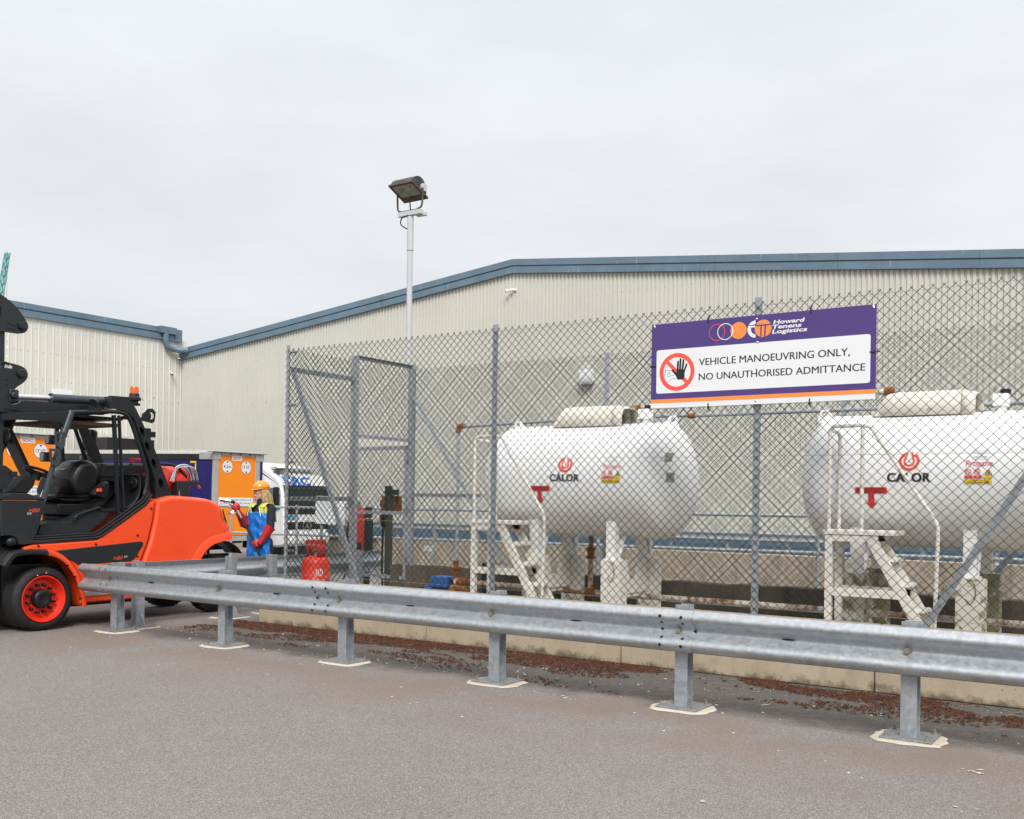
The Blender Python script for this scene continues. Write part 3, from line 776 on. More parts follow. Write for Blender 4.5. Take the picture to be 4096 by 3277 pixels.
def angle_post(b, x, y, z0, z1, w_=0.06, d=0.05, t=0.006, fx=1, fy=1):
    """rolled angle: one leg along x, one along y"""
    b.box((x, y, z0), (x+fx*w_, y+fy*t, z1)); b.box((x, y+fy*t, z0), (x+fx*t, y+fy*d, z1))
def line_wires(b, p0, p1, zs, r=0.0016):
    for z in zs: b.tube([(p0[0], p0[1], z), (p1[0], p1[1], z)], r, 5)

FX = [-9.22, -6.13, -3.25, -0.42, 2.45]; YF, YB = 8.78, 11.17
ff = thing('chain_link_fence', 'tall green chain link fence along the front plinth with the sign on it', 'fence', (-3.5, YF, 0.55))
for i, x in enumerate(FX):
    b = MB()
    if i == 0: angle_post(b, x-0.03, YF+0.012, 0.45, 3.42, 0.055, 0.055)
    else: angle_post(b, x-0.03, YF+0.012, 0.5, 3.41, 0.068, 0.055)
    b.build('post', GALVP, ff, smooth=0)
chain('chain_link_mesh', ff, (FX[0]+0.02, YF), (FX[-1], YF), 0.57, 3.40, WIREG)
b = MB(); line_wires(b, (FX[0], YF-0.006), (FX[-1], YF-0.006), (0.62, 1.30, 1.98, 2.68, 3.33)); b.each('line_wire', GALVD, ff)
b = MB(); z = 0.62
while z < 3.38:      # lacing wire round the corner post
    b.tube([(-9.26, YF+0.02, z), (-9.255, YF-0.004, z+0.012), (-9.20, YF-0.006, z+0.03)], 0.0022, 5); z += 0.0845
b.build('lacing_wire', WIREG, ff)
b = MB()
for z in (3.33, 1.98, 0.9, 2.68):
    b.box((-9.24, YF+0.02, z-0.012), (-9.11, YF+0.045, z+0.012)); b.cyl((-9.27, YF+0.03, z), (-9.12, YF+0.03, z), 0.006, 6)
b.each('straining_bolt', GALVD, ff)
b = MB()
def brace(b, p, q, w_=0.055): b.beam(p, q, w_, 0.006); b.beam((p[0], p[1]+0.028, p[2]-0.0), (q[0], q[1]+0.028, q[2]), 0.006, 0.05)
b.beam((-9.17, YF+0.05, 3.10), (-8.02, YF+0.05, 0.42), 0.006, 0.06); b.beam((-9.17, YF+0.08, 3.10), (-8.02, YF+0.08, 0.42), 0.05, 0.006)
b.build('brace', GALVP, ff, smooth=0)
b = MB(); b.beam((-0.48, YF+0.05, 2.80), (-1.88, YF+0.05, 0.42), 0.006, 0.06); b.beam((-0.48, YF+0.08, 2.80), (-1.88, YF+0.08, 0.42), 0.05, 0.006)
b.build('brace', GALVP, ff, smooth=0)
b = MB(); b.beam((-0.38, YF+0.05, 2.80), (1.0, YF+0.05, 0.42), 0.006, 0.06); b.build('brace', GALVP, ff, smooth=0)

sf = thing('chain_link_fence', 'short return of green chain link fence beside the open gateway', 'fence', (-9.22, 9.97, 0.3))
b = MB(); angle_post(b, -9.25, 9.95, 0.0, 3.43, 0.07, 0.07, 0.007); b.box((-9.182, 9.95, 0.0), (-9.176, 10.02, 3.43)); b.build('post', GALVP, sf, smooth=0)
b = MB(); angle_post(b, -9.25, 11.13, 0.0, 3.46, 0.07, 0.08, 0.007); b.box((-9.182, 11.13, 0.0), (-9.176, 11.21, 3.46)); b.build('post', GALVP, sf, smooth=0)
chain('chain_link_mesh', sf, (-9.225, YF+0.05), (-9.225, 9.95), 0.45, 3.38, WIREG)
chain('gate_head_mesh', sf, (-9.225, 10.02), (-9.225, 11.12), 2.42, 3.42, WIREG)
b = MB()
for z in (3.13, 1.54): b.box((-9.23, YF+0.06, z-0.03), (-9.223, 9.95, z+0.03)); b.box((-9.223, YF+0.06, z-0.03), (-9.18, 9.95, z-0.023))
b.each('rail', GALVD, sf, smooth=0)
b = MB(); b.box((-9.23, 10.02, 3.40), (-9.223, 11.13, 3.45)); b.box((-9.223, 10.02, 3.443), (-9.18, 11.13, 3.45))
b.box((-9.23, 10.02, 2.36), (-9.223, 11.13, 2.41)); b.box((-9.223, 10.02, 2.36), (-9.18, 11.13, 2.366))
b.each('gate_head', GALVP, sf, smooth=0)

bf = thing('chain_link_fence', 'rear run of green chain link fence behind the gas tanks', 'fence', (-3.5, YB, 0.6))
for x in (-6.05, -3.13, -0.30, 2.45):
    b = MB(); angle_post(b, x-0.03, YB-0.055, 0.4, 3.41, 0.062, 0.05); b.build('post', GALVP, bf, smooth=0)
chain('chain_link_mesh', bf, (-9.17, YB), (2.45, YB), 0.64, 3.40, WIREB)
b = MB(); line_wires(b, (-9.2, YB+0.006), (2.45, YB+0.006), (0.7, 1.30, 1.98, 2.68, 3.33)); b.each('line_wire', GALVD, bf)
b = MB(); b.beam((-9.15, YB-0.03, 3.0), (-7.45, YB-0.03, 0.55), 0.006, 0.06); b.beam((-9.15, YB-0.055, 3.0), (-7.45, YB-0.055, 0.55), 0.05, 0.006); b.build('brace', GALVP, bf, smooth=0)
b = MB(); b.beam((-0.33, YB-0.03, 2.6), (-1.9, YB-0.03, 0.5), 0.006, 0.06); b.beam((-0.33, YB-0.055, 2.6), (-1.9, YB-0.055, 0.5), 0.05, 0.006); b.build('brace', GALVP, bf, smooth=0)
b = MB(); b.box((-9.16, YB-0.05, 1.585), (-7.95, YB-0.043, 1.635)); b.box((-9.16, YB-0.043, 1.628), (-7.95, YB-0.005, 1.635)); b.build('rail', GALVD, bf, smooth=0)

# open gate leaf, hung on the far post and swung outwards
gt = thing('mesh_gate', 'narrow galvanised mesh gate standing open behind the red gas bottle', 'gate', (-9.27, 11.13, 0.35), R(-6))
b = MB(); gw = 1.16
for u in (0.0, -gw): b.box((u-0.025, -0.02, 0.05), (u+0.025, 0.02, 1.96))
for z in (0.08, 1.0, 1.935): b.box((-gw+0.025, -0.02, z-0.025), (-0.025, 0.02, z+0.025))
b.build('frame', GALVP, gt, world=False, smooth=0)
o = chain('mesh', None, (-gw+0.03, 0), (-0.02, 0), 0.1, 1.92, WIREG); o.parent = gt
b = MB()
for z in (0.35, 1.05, 1.75): b.cyl((0.03, -0.01, z-0.05), (0.03, -0.01, z+0.05), 0.014, 8); b.box((-0.01, -0.03, z-0.02), (0.06, -0.018, z+0.02))
b.each('hinge', GALVD, gt, world=False)

# ------------------------------------------------------------------ the banner sign on the fence
sx, sz, sy = -4.285, 2.445, YF-0.022
sn = thing('warning_sign', 'purple and white VEHICLE MANOEUVRING ONLY sign tied to the fence', 'sign', (sx+1.04, sy, sz))
MS = lambda u, v, w_: (sx+u, sy-w_, sz+v)
MB().box((sx, sy, sz), (sx+2.08, sy+0.008, sz+0.80)).build('board', PURPLE, sn, bevel=0.001)
b = MB().mat(WHITEP); b.flat(rect(0, 0.001, 2.08, 0.047), MS, 0.0006)
b.flat(rrect(0.055, 0.14, 2.035, 0.552, 0.022), MS, 0.0006)
b.mat(ORANGEP).flat(rect(0, 0.047, 2.08, 0.085), MS, 0.0006); b.build('panels', None, sn, smooth=0)
b = MB().mat(BLACKP)
b.flat(text('VEHICLE MANOEUVRING ONLY,', 0.487, 0.382, 0.064, 1.375, 'L'), MS, 0.0016).flat(text('VEHICLE MANOEUVRING ONLY,', 0.4895, 0.382, 0.064, 1.375, 'L'), MS, 0.0019)
b.flat(text('NO UNAUTHORISED ADMITTANCE', 0.487, 0.246, 0.062, 1.505, 'L'), MS, 0.0016).flat(text('NO UNAUTHORISED ADMITTANCE', 0.4895, 0.246, 0.062, 1.505, 'L'), MS, 0.0019)
b.build('lettering', None, sn, smooth=0)
b = MB().mat(CORAL); c_ = (0.266, 0.336)
b.flat(ring(c_, 0.138, 0.178), MS, 0.0014)
a = R(-45); dx, dy = 0.14*math.cos(a), 0.14*math.sin(a)
b.flat(stroke([(c_[0]-dx, c_[1]-dy), (c_[0]+dx, c_[1]+dy)], 0.036), MS, 0.0012)
b.mat(BLACKP)
b.flat(stroke([(0.135, 0.305), (0.142, 0.305), (0.147, 0.33)], 0.004), MS, 0.001); b.flat(ring((0.182, 0.358), 0.033, 0.036, 24, 0, 180), MS, 0.001)
b.flat(stroke([(0.149, 0.358), (0.149, 0.33), (0.143, 0.318)], 0.003), MS, 0.001); b.flat(stroke([(0.14, 0.352), (0.222, 0.352)], 0.003), MS, 0.001)
b.flat(stroke([(0.215, 0.358), (0.215, 0.345)], 0.003), MS, 0.001); b.flat(ring((0.185, 0.328), 0.009, 0.012, 16), MS, 0.001)
b.flat(ring((0.185, 0.313), 0.017, 0.020, 18, 180, 330), MS, 0.001); b.flat(stroke([(0.2, 0.305), (0.235, 0.305)], 0.003), MS, 0.001)
b.flat(stroke([(0.168, 0.238), (0.215, 0.272), (0.252, 0.276)], 0.003), MS, 0.001)
# raised hand: palm, four fingers and thumb
b.flat(rrect(0.262, 0.262, 0.345, 0.36, 0.028), MS, 0.002)
def fing(p, q, r):
    d = Vector((q[0]-p[0], q[1]-p[1])).normalized()
    b.flat(stroke([p, q], 2*r), MS, 0.0021); b.flat(disc(q, r, 16), MS, 0.0022)
fing((0.273, 0.34), (0.277, 0.43), 0.0095); fing((0.297, 0.345), (0.303, 0.452), 0.0095); fing((0.321, 0.345), (0.333, 0.443), 0.0095)
fing((0.338, 0.33), (0.364, 0.402), 0.0085); fing((0.285, 0.283), (0.226, 0.352), 0.0105)
b.build('prohibition_symbol', None, sn, smooth=0)
b = MB().mat(CORAL).flat(ring((0.661, 0.676), 0.0725, 0.0775), MS, 0.0012)
b.mat(ORANGEP).flat(disc((0.868, 0.676), 0.0765), MS, 0.0013)
b.mat(WHITEP).flat(ring((0.741, 0.676), 0.069, 0.0765), MS, 0.0019)
# white crescent with bars and the orange T roundel
b.flat(ring((1.03, 0.676), 0.046, 0.078, 30, 92, 268), MS, 0.0012)
b.flat(poly((0.967, 0.708), (1.035, 0.708), (1.04, 0.692), (0.957, 0.692)), MS, 0.0014)
b.mat(ORANGEP).flat(disc((1.098, 0.676), 0.078), MS, 0.0016)
b.mat(PURPLE).flat(rect(1.025, 0.700, 1.172, 0.712), MS, 0.0020).flat(poly((1.072, 0.70), (1.085, 0.70), (1.085, 0.602), (1.072, 0.605)), MS, 0.002).flat(poly((1.112, 0.70), (1.125, 0.70), (1.120, 0.602), (1.106, 0.599)), MS, 0.002)
b.flat(rect(0.955, 0.708, 1.02, 0.714), MS, 0.002)
b.mat(WHITEP)
b.flat(text('Howard', 1.19, 0.706, 0.034, 0.283, 'L', 0.03, 0.15), MS, 0.0016)
b.flat(text('Tenens', 1.183, 0.664, 0.034, 0.262, 'L', 0.03, 0.15), MS, 0.0016)
b.flat(text('Logistics', 1.178, 0.622, 0.034, 0.318, 'L', 0.03, 0.15), MS, 0.0016)
b.build('logo', None, sn, smooth=0)
b = MB()
for u, v in ((1.037, 0.765), (1.045, 0.555), (1.045, 0.317), (1.037, 0.03)):
    p = Vector(MS(u, v, 0)); b.lathe(p, (0, -1, 0), [(0, 0.011), (0.003, 0.010), (0.006, 0.005)], 14)
b.each('screw', CHROME, sn)
b = MB()
for u, v, du, dv in ((0.575, 0.80, 0, 1), (1.525, 0.80, 0, 1), (0.02, 0.40, -1, 0), (2.06, 0.40, 1, 0), (0.585, 0, 0, -1), (1.525, 0, 0, -1)):
    q = [MS(u-du*0.03, v-dv*0.03, 0.003), MS(u+du*0.012, v+dv*0.012, 0.006), MS(u+du*0.045+0.006, v+dv*0.045, -0.015)]
    b.tube(q, 0.0055, 6); b.box((q[1][0]-0.009, q[1][1]-0.004, q[1][2]-0.009), (q[1][0]+0.009, q[1][1]+0.008, q[1][2]+0.009))
b.each('cable_tie', TIEB, sn)
b = MB()
for u, v in ((0.03, 0.785), (2.055, 0.785), (0.03, 0.02), (2.055, 0.02)): b.tube([MS(u+0.008, v-0.02, 0.002), MS(u, v, 0.005), MS(u-0.006, v+0.022, -0.01)], 0.004, 6)
b.each('wire_tie', CHROME, sn)
# ------------------------------------------------------------------ propane tanks
TY, TZ, TR = 9.90, 1.785, 0.622
tk = thing('propane_tank', 'white propane tank wholly in view under its clean cream cover, left of the two', 'gas tank', (-5.5, TY, CZ), 0, 'white propane tanks')
HL, HD = 0.93, 0.25           # half of the straight shell, depth of dished ends
b = MB(); prof = []
for i in range(14):
    t = R(90*i/13); prof.append((-HL-0.30*math.cos(t), max(0.012, TR*math.sin(t))))
prof += [(-HL+2*HL*i/8, TR) for i in range(1, 8)]
for i in range(14):
    t = R(90-90*i/13); prof.append((HL+HD*math.cos(t), max(0.012, TR*math.sin(t))))
b.lathe((-5.57, TY, TZ), (1, 0, 0), prof, 72); b.build('shell', TANKW, tk, smooth=50)
b = MB()
for x in (-5.57-HL, -5.57+HL): b.lathe((x-0.006, TY, TZ), (1, 0, 0), [(0, TR), (0.002, TR+0.002), (0.010, TR+0.002), (0.012, TR)], 72)
b.each('weld_seam', TANKW, tk)
def MT(x0, zc, rr=0.0):        # wrap a flat drawing round the shell, facing the road
    def f(u, v, w_):
        a = math.asin(max(-1, min(1, (zc-TZ)/TR)))+v/TR; q = TR+0.004+w_
        return (x0+u, TY-q*math.cos(a), TZ+q*math.sin(a))
    return f
def tank_decals(x0):
    """x0: centre of the brand mark"""
    o_ = []
    M = MT(x0, 1.80)
    b = MB().mat(CORAL)
    cz = 0.145
    b.flat(ring((0, cz), 0.063, 0.087, 40, 128, 412), M)
    b.flat(ring((0, cz), 0.031, 0.049, 40, 130, 410), M, 0.0004)
    for s in (-1, 1):
        b.flat(poly((s*0.030, cz+0.022), (s*0.014, cz+0.052), (s*0.012, cz+0.088), (s*0.026, cz+0.086), (s*0.030, cz+0.056), (s*0.042, cz+0.036))[::1], M, 0.0002)
    b.flat(poly((-0.058, cz+0.062), (-0.040, cz+0.046), (-0.030, cz+0.070), (-0.034, cz+0.086)), M, 0.0003)
    o_.append(b.build('flame_logo', None, tk, smooth=0))
    b = MB().mat(BLACKP).flat(text('CALOR', -0.002, -0.035, 0.074, 0.36, 'C', 0.018, 0, 1.05), M).flat(text('CALOR', 0.004, -0.035, 0.074, 0.36, 'C', 0.018, 0, 1.05), M, 0.0004); o_.append(b.build('lettering', None, tk, smooth=0))
    M = MT(x0+0.565, 1.93); b = MB()
    b.mat(BLACKP)
    for i, (t, wd, h) in enumerate((('BEFORE STARTING ANY WORK WITHIN', 0.15, 0.007), ('A 3 METRE RADIUS OF THIS TANK', 0.135, 0.007), ('PHONE', 0.05, 0.007), ('0345 607 4500', 0.105, 0.014), ('QUOTING THE TANK NUMBER SHOWN', 0.13, 0.006))):
        b.flat(text(t, 0.005, 0.098-0.0175*i-(0.006 if i > 2 else 0), h, wd, 'C'), M)
    b.mat(REDP).flat(text('Propane', 0.0, -0.034, 0.05, 0.21, 'C', 0.004, 0.12), M)
    for i in range(2):
        c_ = (-0.085+0.072*i, -0.083); b.flat(ring(c_, 0.019, 0.0255, 24), M)
        b.mat(BLACKP).flat(stroke([(c_[0]-0.011, c_[1]+0.009), (c_[0]+0.009, c_[1]-0.005)], 0.006), M, 0.0003)
        b.mat(REDP).flat(stroke([(c_[0]-0.014, c_[1]+0.014), (c_[0]+0.014, c_[1]-0.014)], 0.005), M, 0.0006)
        b.flat(rect(-0.112+0.07*i, -0.142, -0.048+0.07*i, -0.114), M)
        b.mat(WHITEP).flat(text('No', -0.08+0.07*i, -0.127, 0.009, None, 'C', 0.02), M, 0.0004).flat(text(('smoking', 'naked lights')[i], -0.08+0.07*i, -0.139, 0.006, 0.05, 'C'), M, 0.0004); b.mat(REDP)
    b.mat(BLACKP).flat(poly((0.045, -0.108), (0.103, -0.108), (0.074, -0.056)), M)
    b.mat(YELLOW).flat(poly((0.053, -0.1035), (0.095, -0.1035), (0.074, -0.066)), M, 0.0004)
    b.mat(BLACKP).flat(poly((0.068, -0.10), (0.080, -0.10), (0.083, -0.092), (0.074, -0.075), (0.067, -0.09)), M, 0.0008)
    b.mat(YELLOW).flat(rect(0.034, -0.142, 0.102, -0.112), M, -0.0004).flat(rect(-0.113, -0.186, 0.102, -0.147), M)
    b.mat(BLACKP).flat(text('LPG', 0.068, -0.124, 0.008, None, 'C'), M, 0.0004).flat(text('Highly Flammable', 0.068, -0.138, 0.006, 0.055, 'C'), M, 0.0004)
    b.flat(text('EMERGENCY SERVICE', -0.005, -0.160, 0.0085, 0.125, 'C'), M, 0.0004).flat(text('03457 444 999', -0.005, -0.1815, 0.016, 0.175, 'C', 0.02), M, 0.0004)
    o_.append(b.build('safety_labels', None, tk, smooth=0))
    M = MT(x0-0.32, 1.685); b = MB().mat(REDP)
    b.flat(rect(-0.138, -0.027, 0.138, 0.03, 4, 3), M); b.flat(rect(-0.026, -0.115, 0.026, -0.027, 1, 4), M)
    b.flat(poly((-0.05, -0.115), (0.0, -0.172), (0.05, -0.115), (0.026, -0.108), (-0.026, -0.108)), M)
    b.mat(BLACKP).flat(text('MAIN ISOLATION VALVE', 0, 0.006, 0.0175, 0.235, 'C', 0.02), M, 0.001).flat(text('EMERGENCY USE ONLY', 0, -0.020, 0.0175, 0.225, 'C', 0.02), M, 0.001)
    o_.append(b.build('isolation_arrow', None, tk, smooth=0))
tank_decals(-5.545)
# lifting lugs, top cover, valves, data plates
b = MB()
for s, x in ((-1, -6.53), (1, -4.60)):
    o2, h = plate2([(-0.10, 0), (0.09, 0), (0.055, 0.135), (-0.01, 0.135)], [circ((0.02, 0.088), 0.03, 14)], lambda u, v, w_: (x+s*u, TY+w_, TZ+0.565+v*0.95), -0.012, 0.012); b.add(o2, h)
[fixn(o_) for o_ in b.each('lifting_lug', TANKW, tk, smooth=0)]
b = MB()
cs = []
pr = [(-0.235, 0.0), (-0.215, 0.145), (-0.195, 0.185), (-0.155, 0.212), (-0.06, 0.225), (0.06, 0.225), (0.155, 0.212), (0.195, 0.185), (0.215, 0.145), (0.235, 0.0)]
xs = [(-5.955, 0.9, 0.02), (-5.89, 0.95, 0.62), (-5.85, 0.97, 0.90), (-5.82, 0.985, 0.97), (-5.77, 1, 1), (-5.20, 1, 1)]
vs = [(x, TY+u*ky, TZ+TR-0.03+v*kz) for x, ky, kz in xs for u, v in pr]; k = len(pr)
fs = [(i*k+j, i*k+j+1, (i+1)*k+j+1, (i+1)*k+j) for i in range(len(xs)-1) for j in range(k-1)]+[tuple(range(k))]
b.add(vs, fs); o = b.build('valve_cover', COVER, tk, smooth=50, solid=0.012)
b = MB(); b.add([(-5.195, TY+u*1.0, TZ+TR-0.03+v) for u, v in pr]+[(-5.08, TY+u*0.97, TZ+TR-0.03+v*0.86) for u, v in pr], [(j, j+1, k+j+1, k+j) for j in range(k-1)])
b.build('cover_rear_flap', COVER, tk, smooth=50, solid=0.012)
b = MB(); b.cyl((-5.46, TY-0.22, 2.43), (-5.46, TY-0.25, 2.43), 0.016, 12); b.build('cover_lock', CHROME, tk)
b = MB().cyl((-5.30, TY, 2.37), (-5.30, TY, 2.50), 0.06, 14).cyl((-5.16, TY+0.05, 2.37), (-5.16, TY+0.05, 2.48), 0.04, 12).cyl((-5.16, TY+0.05, 2.48), (-5.16, TY+0.05, 2.51), 0.055, 10)
b.box((-5.28, TY-0.1, 2.385), (-5.0, TY+0.12, 2.41)); b.build('valve_group', BOLT, tk)
b = MB().box((-4.97, TY-0.055, 2.45), (-4.84, TY+0.06, 2.56)).cyl((-4.90, TY, 2.38), (-4.90, TY, 2.45), 0.04, 12); b.build('gauge_box', TANKW, tk, bevel=0.008)
MB().cyl((-4.87, TY, 2.56), (-4.87, TY, 2.60), 0.045, 14).build('gauge_cap', BLACK, tk)
def end_pt(x, z, off=0.004):     # point on the right-hand dished end towards the road
    t = (x+5.57-HL)/HD; rr_ = TR*math.sqrt(max(0, 1-t*t))+off; zz = z-TZ; return (x, TY-math.sqrt(max(1e-4, rr_*rr_-zz*zz)), z)
b = MB()
b.mat(CHROME)
for z0, z1 in ((1.97, 2.065), (1.76, 1.86)):
    n = 5; vs = [end_pt(-4.455+0.035*i/n+(0.0 if z0 < 1.9 else -0.02), z0+(z1-z0)*j/n) for j in range(n+1) for i in range(n+1)]
    b.add(vs, [(j*(n+1)+i, j*(n+1)+i+1, (j+1)*(n+1)+i+1, (j+1)*(n+1)+i) for j in range(n) for i in range(n)])
for pb in b.each('data_plate', None, tk, smooth=50): pb.data.materials[0] = pm('grey_data_plate', (0.30, 0.29, 0.25), 0.5, var=0.3, vs=40)
# saddle legs welded to the shell
b = MB()
for x in (-6.03, -5.07):
    for yy, s in ((TY-0.44, 1), (TY+0.44, -1)):
        b = MB()
        b.box((x-0.055, yy-0.006, 0.95), (x+0.055, yy+0.006, 1.385 if s > 0 else 1.36))
        b.prism([(0, 0.0), (0, 0.42), (s*0.09, 0.36), (s*0.05, 0.0)], lambda u, v, w_: (x+w_, yy+u, 0.95+v), -0.055, -0.045)
        b.prism([(0, 0.0), (0, 0.42), (s*0.09, 0.36), (s*0.05, 0.0)], lambda u, v, w_: (x+w_, yy+u, 0.95+v), 0.045, 0.055)
        b.beam((x, yy+s*0.07, 0.96), (x, yy+s*0.26, 1.28), 0.11, 0.012, (1, 0, 0)) if False else None
        b.prism([(s*0.085, 0.0), (s*0.105, 0.0), (s*0.30, 0.36), (s*0.28, 0.36)], lambda u, v, w_: (x+w_, yy+u, 0.95+v), -0.06, 0.06)
        b.box((x-0.075, yy-0.05, 0.935), (x+0.075, yy+s*0.13, 0.95))
        fixn(b.build('saddle_leg', TANKW, tk, smooth=0))
    b = MB(); b.lathe((x-0.07, TY, TZ), (1, 0, 0), [(0, TR+0.003), (0, TR+0.008), (0.14, TR+0.008), (0.14, TR+0.003)], 72, True)
t2 = dup(tk, None, (-5.5+3.5, TY, CZ), 'white propane tank cut off by the right edge of the frame')
for ch in t2.children:
    if ch.name.startswith('shell') or ch.name.startswith('weld'): ch.location.x += 0.17
    if ch.name.startswith('lifting'): ch.location.x += 0.08

# ------------------------------------------------------------------ steel stools under the tanks
def stool(x, name, label, mat_):
    t = thing(name, label, 'tank stand', (x, TY, CZ), 0, 'stands under the propane tanks')
    M = lambda u, v, w_: (x+w_, TY+u, CZ+v)
    for s in (-1, 1):
        b = MB(); b.box((x-0.115, TY+s*0.50-0.0, CZ), (x+0.115, TY+s*0.34, 0.935)); b.build('column', mat_, t, smooth=0, bevel=0.004)
    b = MB()
    b.prism([(-0.335, 0.27), (0.335, 0.27), (0.335, 0.42), (-0.335, 0.42)], M, -0.03, 0.03)
    b.prism([(-0.335, 0.633), (-0.16, 0.633), (-0.09, 0.425), (-0.10, 0.421), (-0.335, 0.421)], M, -0.02, 0.02)
    b.prism([(0.335, 0.633), (0.16, 0.633), (0.09, 0.425), (0.10, 0.421), (0.335, 0.421)], M, -0.02, 0.02)
    b.prism([(-0.335, 0.0), (-0.225, 0.0), (-0.17, 0.225), (0.17, 0.225), (0.225, 0.0), (0.335, 0.0), (0.335, 0.268), (-0.335, 0.268)], M, -0.012, 0.012)
    fixn(b.build('web_plates', mat_, t, smooth=0))
    b = MB().tube(smoothpts([(x-0.03, TY-0.50, 0.93), (x+0.03, TY-0.515, 0.90), (x+0.05, TY-0.51, 0.80), (x+0.01, TY-0.51, 0.72), (x-0.03, TY-0.507, 0.76)], 6), 0.004, 6)
    b.build('earth_wire', pm('green_earth_wire', (0.10, 0.20, 0.05), 0.5), t)
    return t
stool(-6.03, 'tank_stand', 'cream steel stand behind the steps of the left propane tank', CREAM)
stool(-5.04, 'tank_stand', 'clean cream steel stand under the right end of the left propane tank', CREAM)
stool(-2.56, 'tank_stand', 'peeling green-patched stand behind the steps of the right propane tank', PEEL)
stool(-1.56, 'tank_stand', 'peeling green-patched stand in the open under the right propane tank', PEEL)

# ------------------------------------------------------------------ access steps
def steps(x0, label):
    t = thing('access_steps', label, 'steps', (x0, 9.05, CZ), 0, 'steps in front of the propane tanks')
    ya, yb = 8.93, 9.24
    for y in (ya, yb):
        b = MB(); b.box((x0-0.025, y-0.025, CZ), (x0+0.035, y+0.025, 1.29)); b.build('leg', CREAM, t, bevel=0.003)
    b = MB(); b.box((x0-0.04, ya-0.035, 1.295), (x0+0.56, yb+0.035, 1.335)); b.build('platform', CREAM, t, bevel=0.004)
    b = MB()
    for y in (ya, yb): b.box((x0+0.036, y-0.025, 1.235), (x0+0.42, y+0.025, 1.294)); b.box((x0+0.036, y-0.025, 0.76), (x0+0.63, y+0.025, 0.83))
    b.each('crossbar', CREAM, t, bevel=0.003)
    for y in (ya, yb):
        b = MB(); b.beam((x0+0.345, y, 1.294), (x0+0.90, y, CZ), 0.05, 0.085, (0.77, 0, 0.55)); b.build('stringer', CREAM, t, bevel=0.003)
    for i in range(4):
        q = (i+1)/4.75; xx = x0+0.345+0.555*q; zz = 1.294-(1.294-CZ)*q
        b = MB().box((xx-0.075, ya+0.026, zz-0.012), (xx+0.11, yb-0.026, zz+0.018)); b.build('tread', CREAM, t, bevel=0.003)
    b = MB()
    b.tube([(x0, ya, 1.335), (x0, ya, 2.19)]+smoothpts([(x0, ya, 2.20), (x0+0.03, ya, 2.235), (x0+0.06, ya, 2.24)], 4)+smoothpts([(x0+0.27, ya, 2.24), (x0+0.34, ya, 2.225), (x0+0.39, ya, 2.16)], 4)+smoothpts([(x0+0.86, ya, 1.46), (x0+0.895, ya, 1.39), (x0+0.90, ya, 1.30)], 4)+[(x0+0.88, ya, 0.42)], 0.0165, 10)
    b.tube([(x0+0.28, ya, 1.335), (x0+0.28, ya, 2.24)], 0.0165, 10)
    b.tube([(x0+0.0, yb, 1.335), (x0+0.0, yb, 2.15), (x0, yb-0.04, 2.20), (x0, ya, 2.205)], 0.0165, 10)
    b.build('handrail', CREAM, t)
    return t
steps(-6.47, 'cream painted steel steps by the left propane tank, partly behind a fence post')
steps(-2.63, 'rusty edged cream steel steps by the right propane tank')

# ------------------------------------------------------------------ pipework, pump, bottle
t = thing('gas_pipe', 'grey vapour pipe with rusty elbows running above the tanks', 'pipe', (-8.03, 10.7, CZ))
MB().tube([(-8.03, 10.7, 0.72), (-8.03, 10.7, 2.47)], 0.022, 12).tube([(-7.97, 10.7, 2.515), (-5.6, 10.65, 2.56), (-4.55, 10.6, 2.535), (2.2, 10.55, 2.535)], 0.021, 10).build('pipe', GALVP, t)
b = MB().lathe((-8.03, 10.7, 2.43), (0, 0, 1), [(0, 0.034), (0.05, 0.034), (0.06, 0.03), (0.10, 0.03)], 12).tube([(-8.03, 10.7, 2.50), (-8.01, 10.7, 2.52), (-7.93, 10.7, 2.52)], 0.034, 12)
for x in (-4.72, -1.22): b.cyl((x, 10.6, 2.535), (x+0.09, 10.6, 2.535), 0.03, 10)
b.each('elbow', RUST, t)
b = MB().tube([(-4.98, 9.9, 2.45), (-4.85, 10.2, 2.5), (-4.72, 10.6, 2.535)], 0.012, 8).tube([(-1.48, 9.9, 2.45), (-1.35, 10.2, 2.5), (-1.22, 10.6, 2.535)], 0.012, 8); b.each('branch', GALVD, t)
t = thing('filling_pipe', 'rust streaked cream pipe running level between the two tank covers', 'pipe', (-4, 10.1, 2.0))
MB().tube([(-5.22, 10.12, 2.60), (-2.35, 10.12, 2.655)], 0.028, 12).build('pipe', RUSTW, t)
MB().lathe((-2.46, 10.12, 2.653), (1, 0, 0), [(0, 0.04), (0.04, 0.05), (0.10, 0.032)], 12).build('coupling', RUST, t)
t = thing('gas_pipe', 'cream low level pipe lying between the tank stands', 'pipe', (-5, 10.1, 0.53))
MB().tube([(-7.6, 10.1, 0.535), (-5.2, 10.1, 0.515), (2.0, 10.1, 0.49)], 0.034, 12).build('pipe', RUSTW, t)
MB().cyl((-7.55, 10.1, 0.535), (-7.4, 10.1, 0.535), 0.05, 12).cyl((-5.72, 10.1, 0.52), (-5.62, 10.1, 0.52), 0.055, 10).build('coupling', RUST, t)
MB().tube([(-5.67, 10.1, 0.52), (-5.67, 10.1, 1.16)], 0.03, 10).build('riser', RUSTW, t)
MB().lathe((-5.67, 10.1, 0.90), (0, 0, 1), [(0, 0.03), (0.01, 0.06), (0.03, 0.06), (0.04, 0.035), (0.10, 0.045), (0.11, 0.06), (0.13, 0.06)], 12).build('valve', RUST, t)
t = thing('transfer_pump', 'blue motor with rusty orange pump body on the compound floor', 'pump', (-7.95, 10.3, CZ))
b = MB().box((-8.07, 10.2, 0.43), (-7.80, 10.42, 0.57)); b.build('terminal_box', BLUEP, t, bevel=0.01)
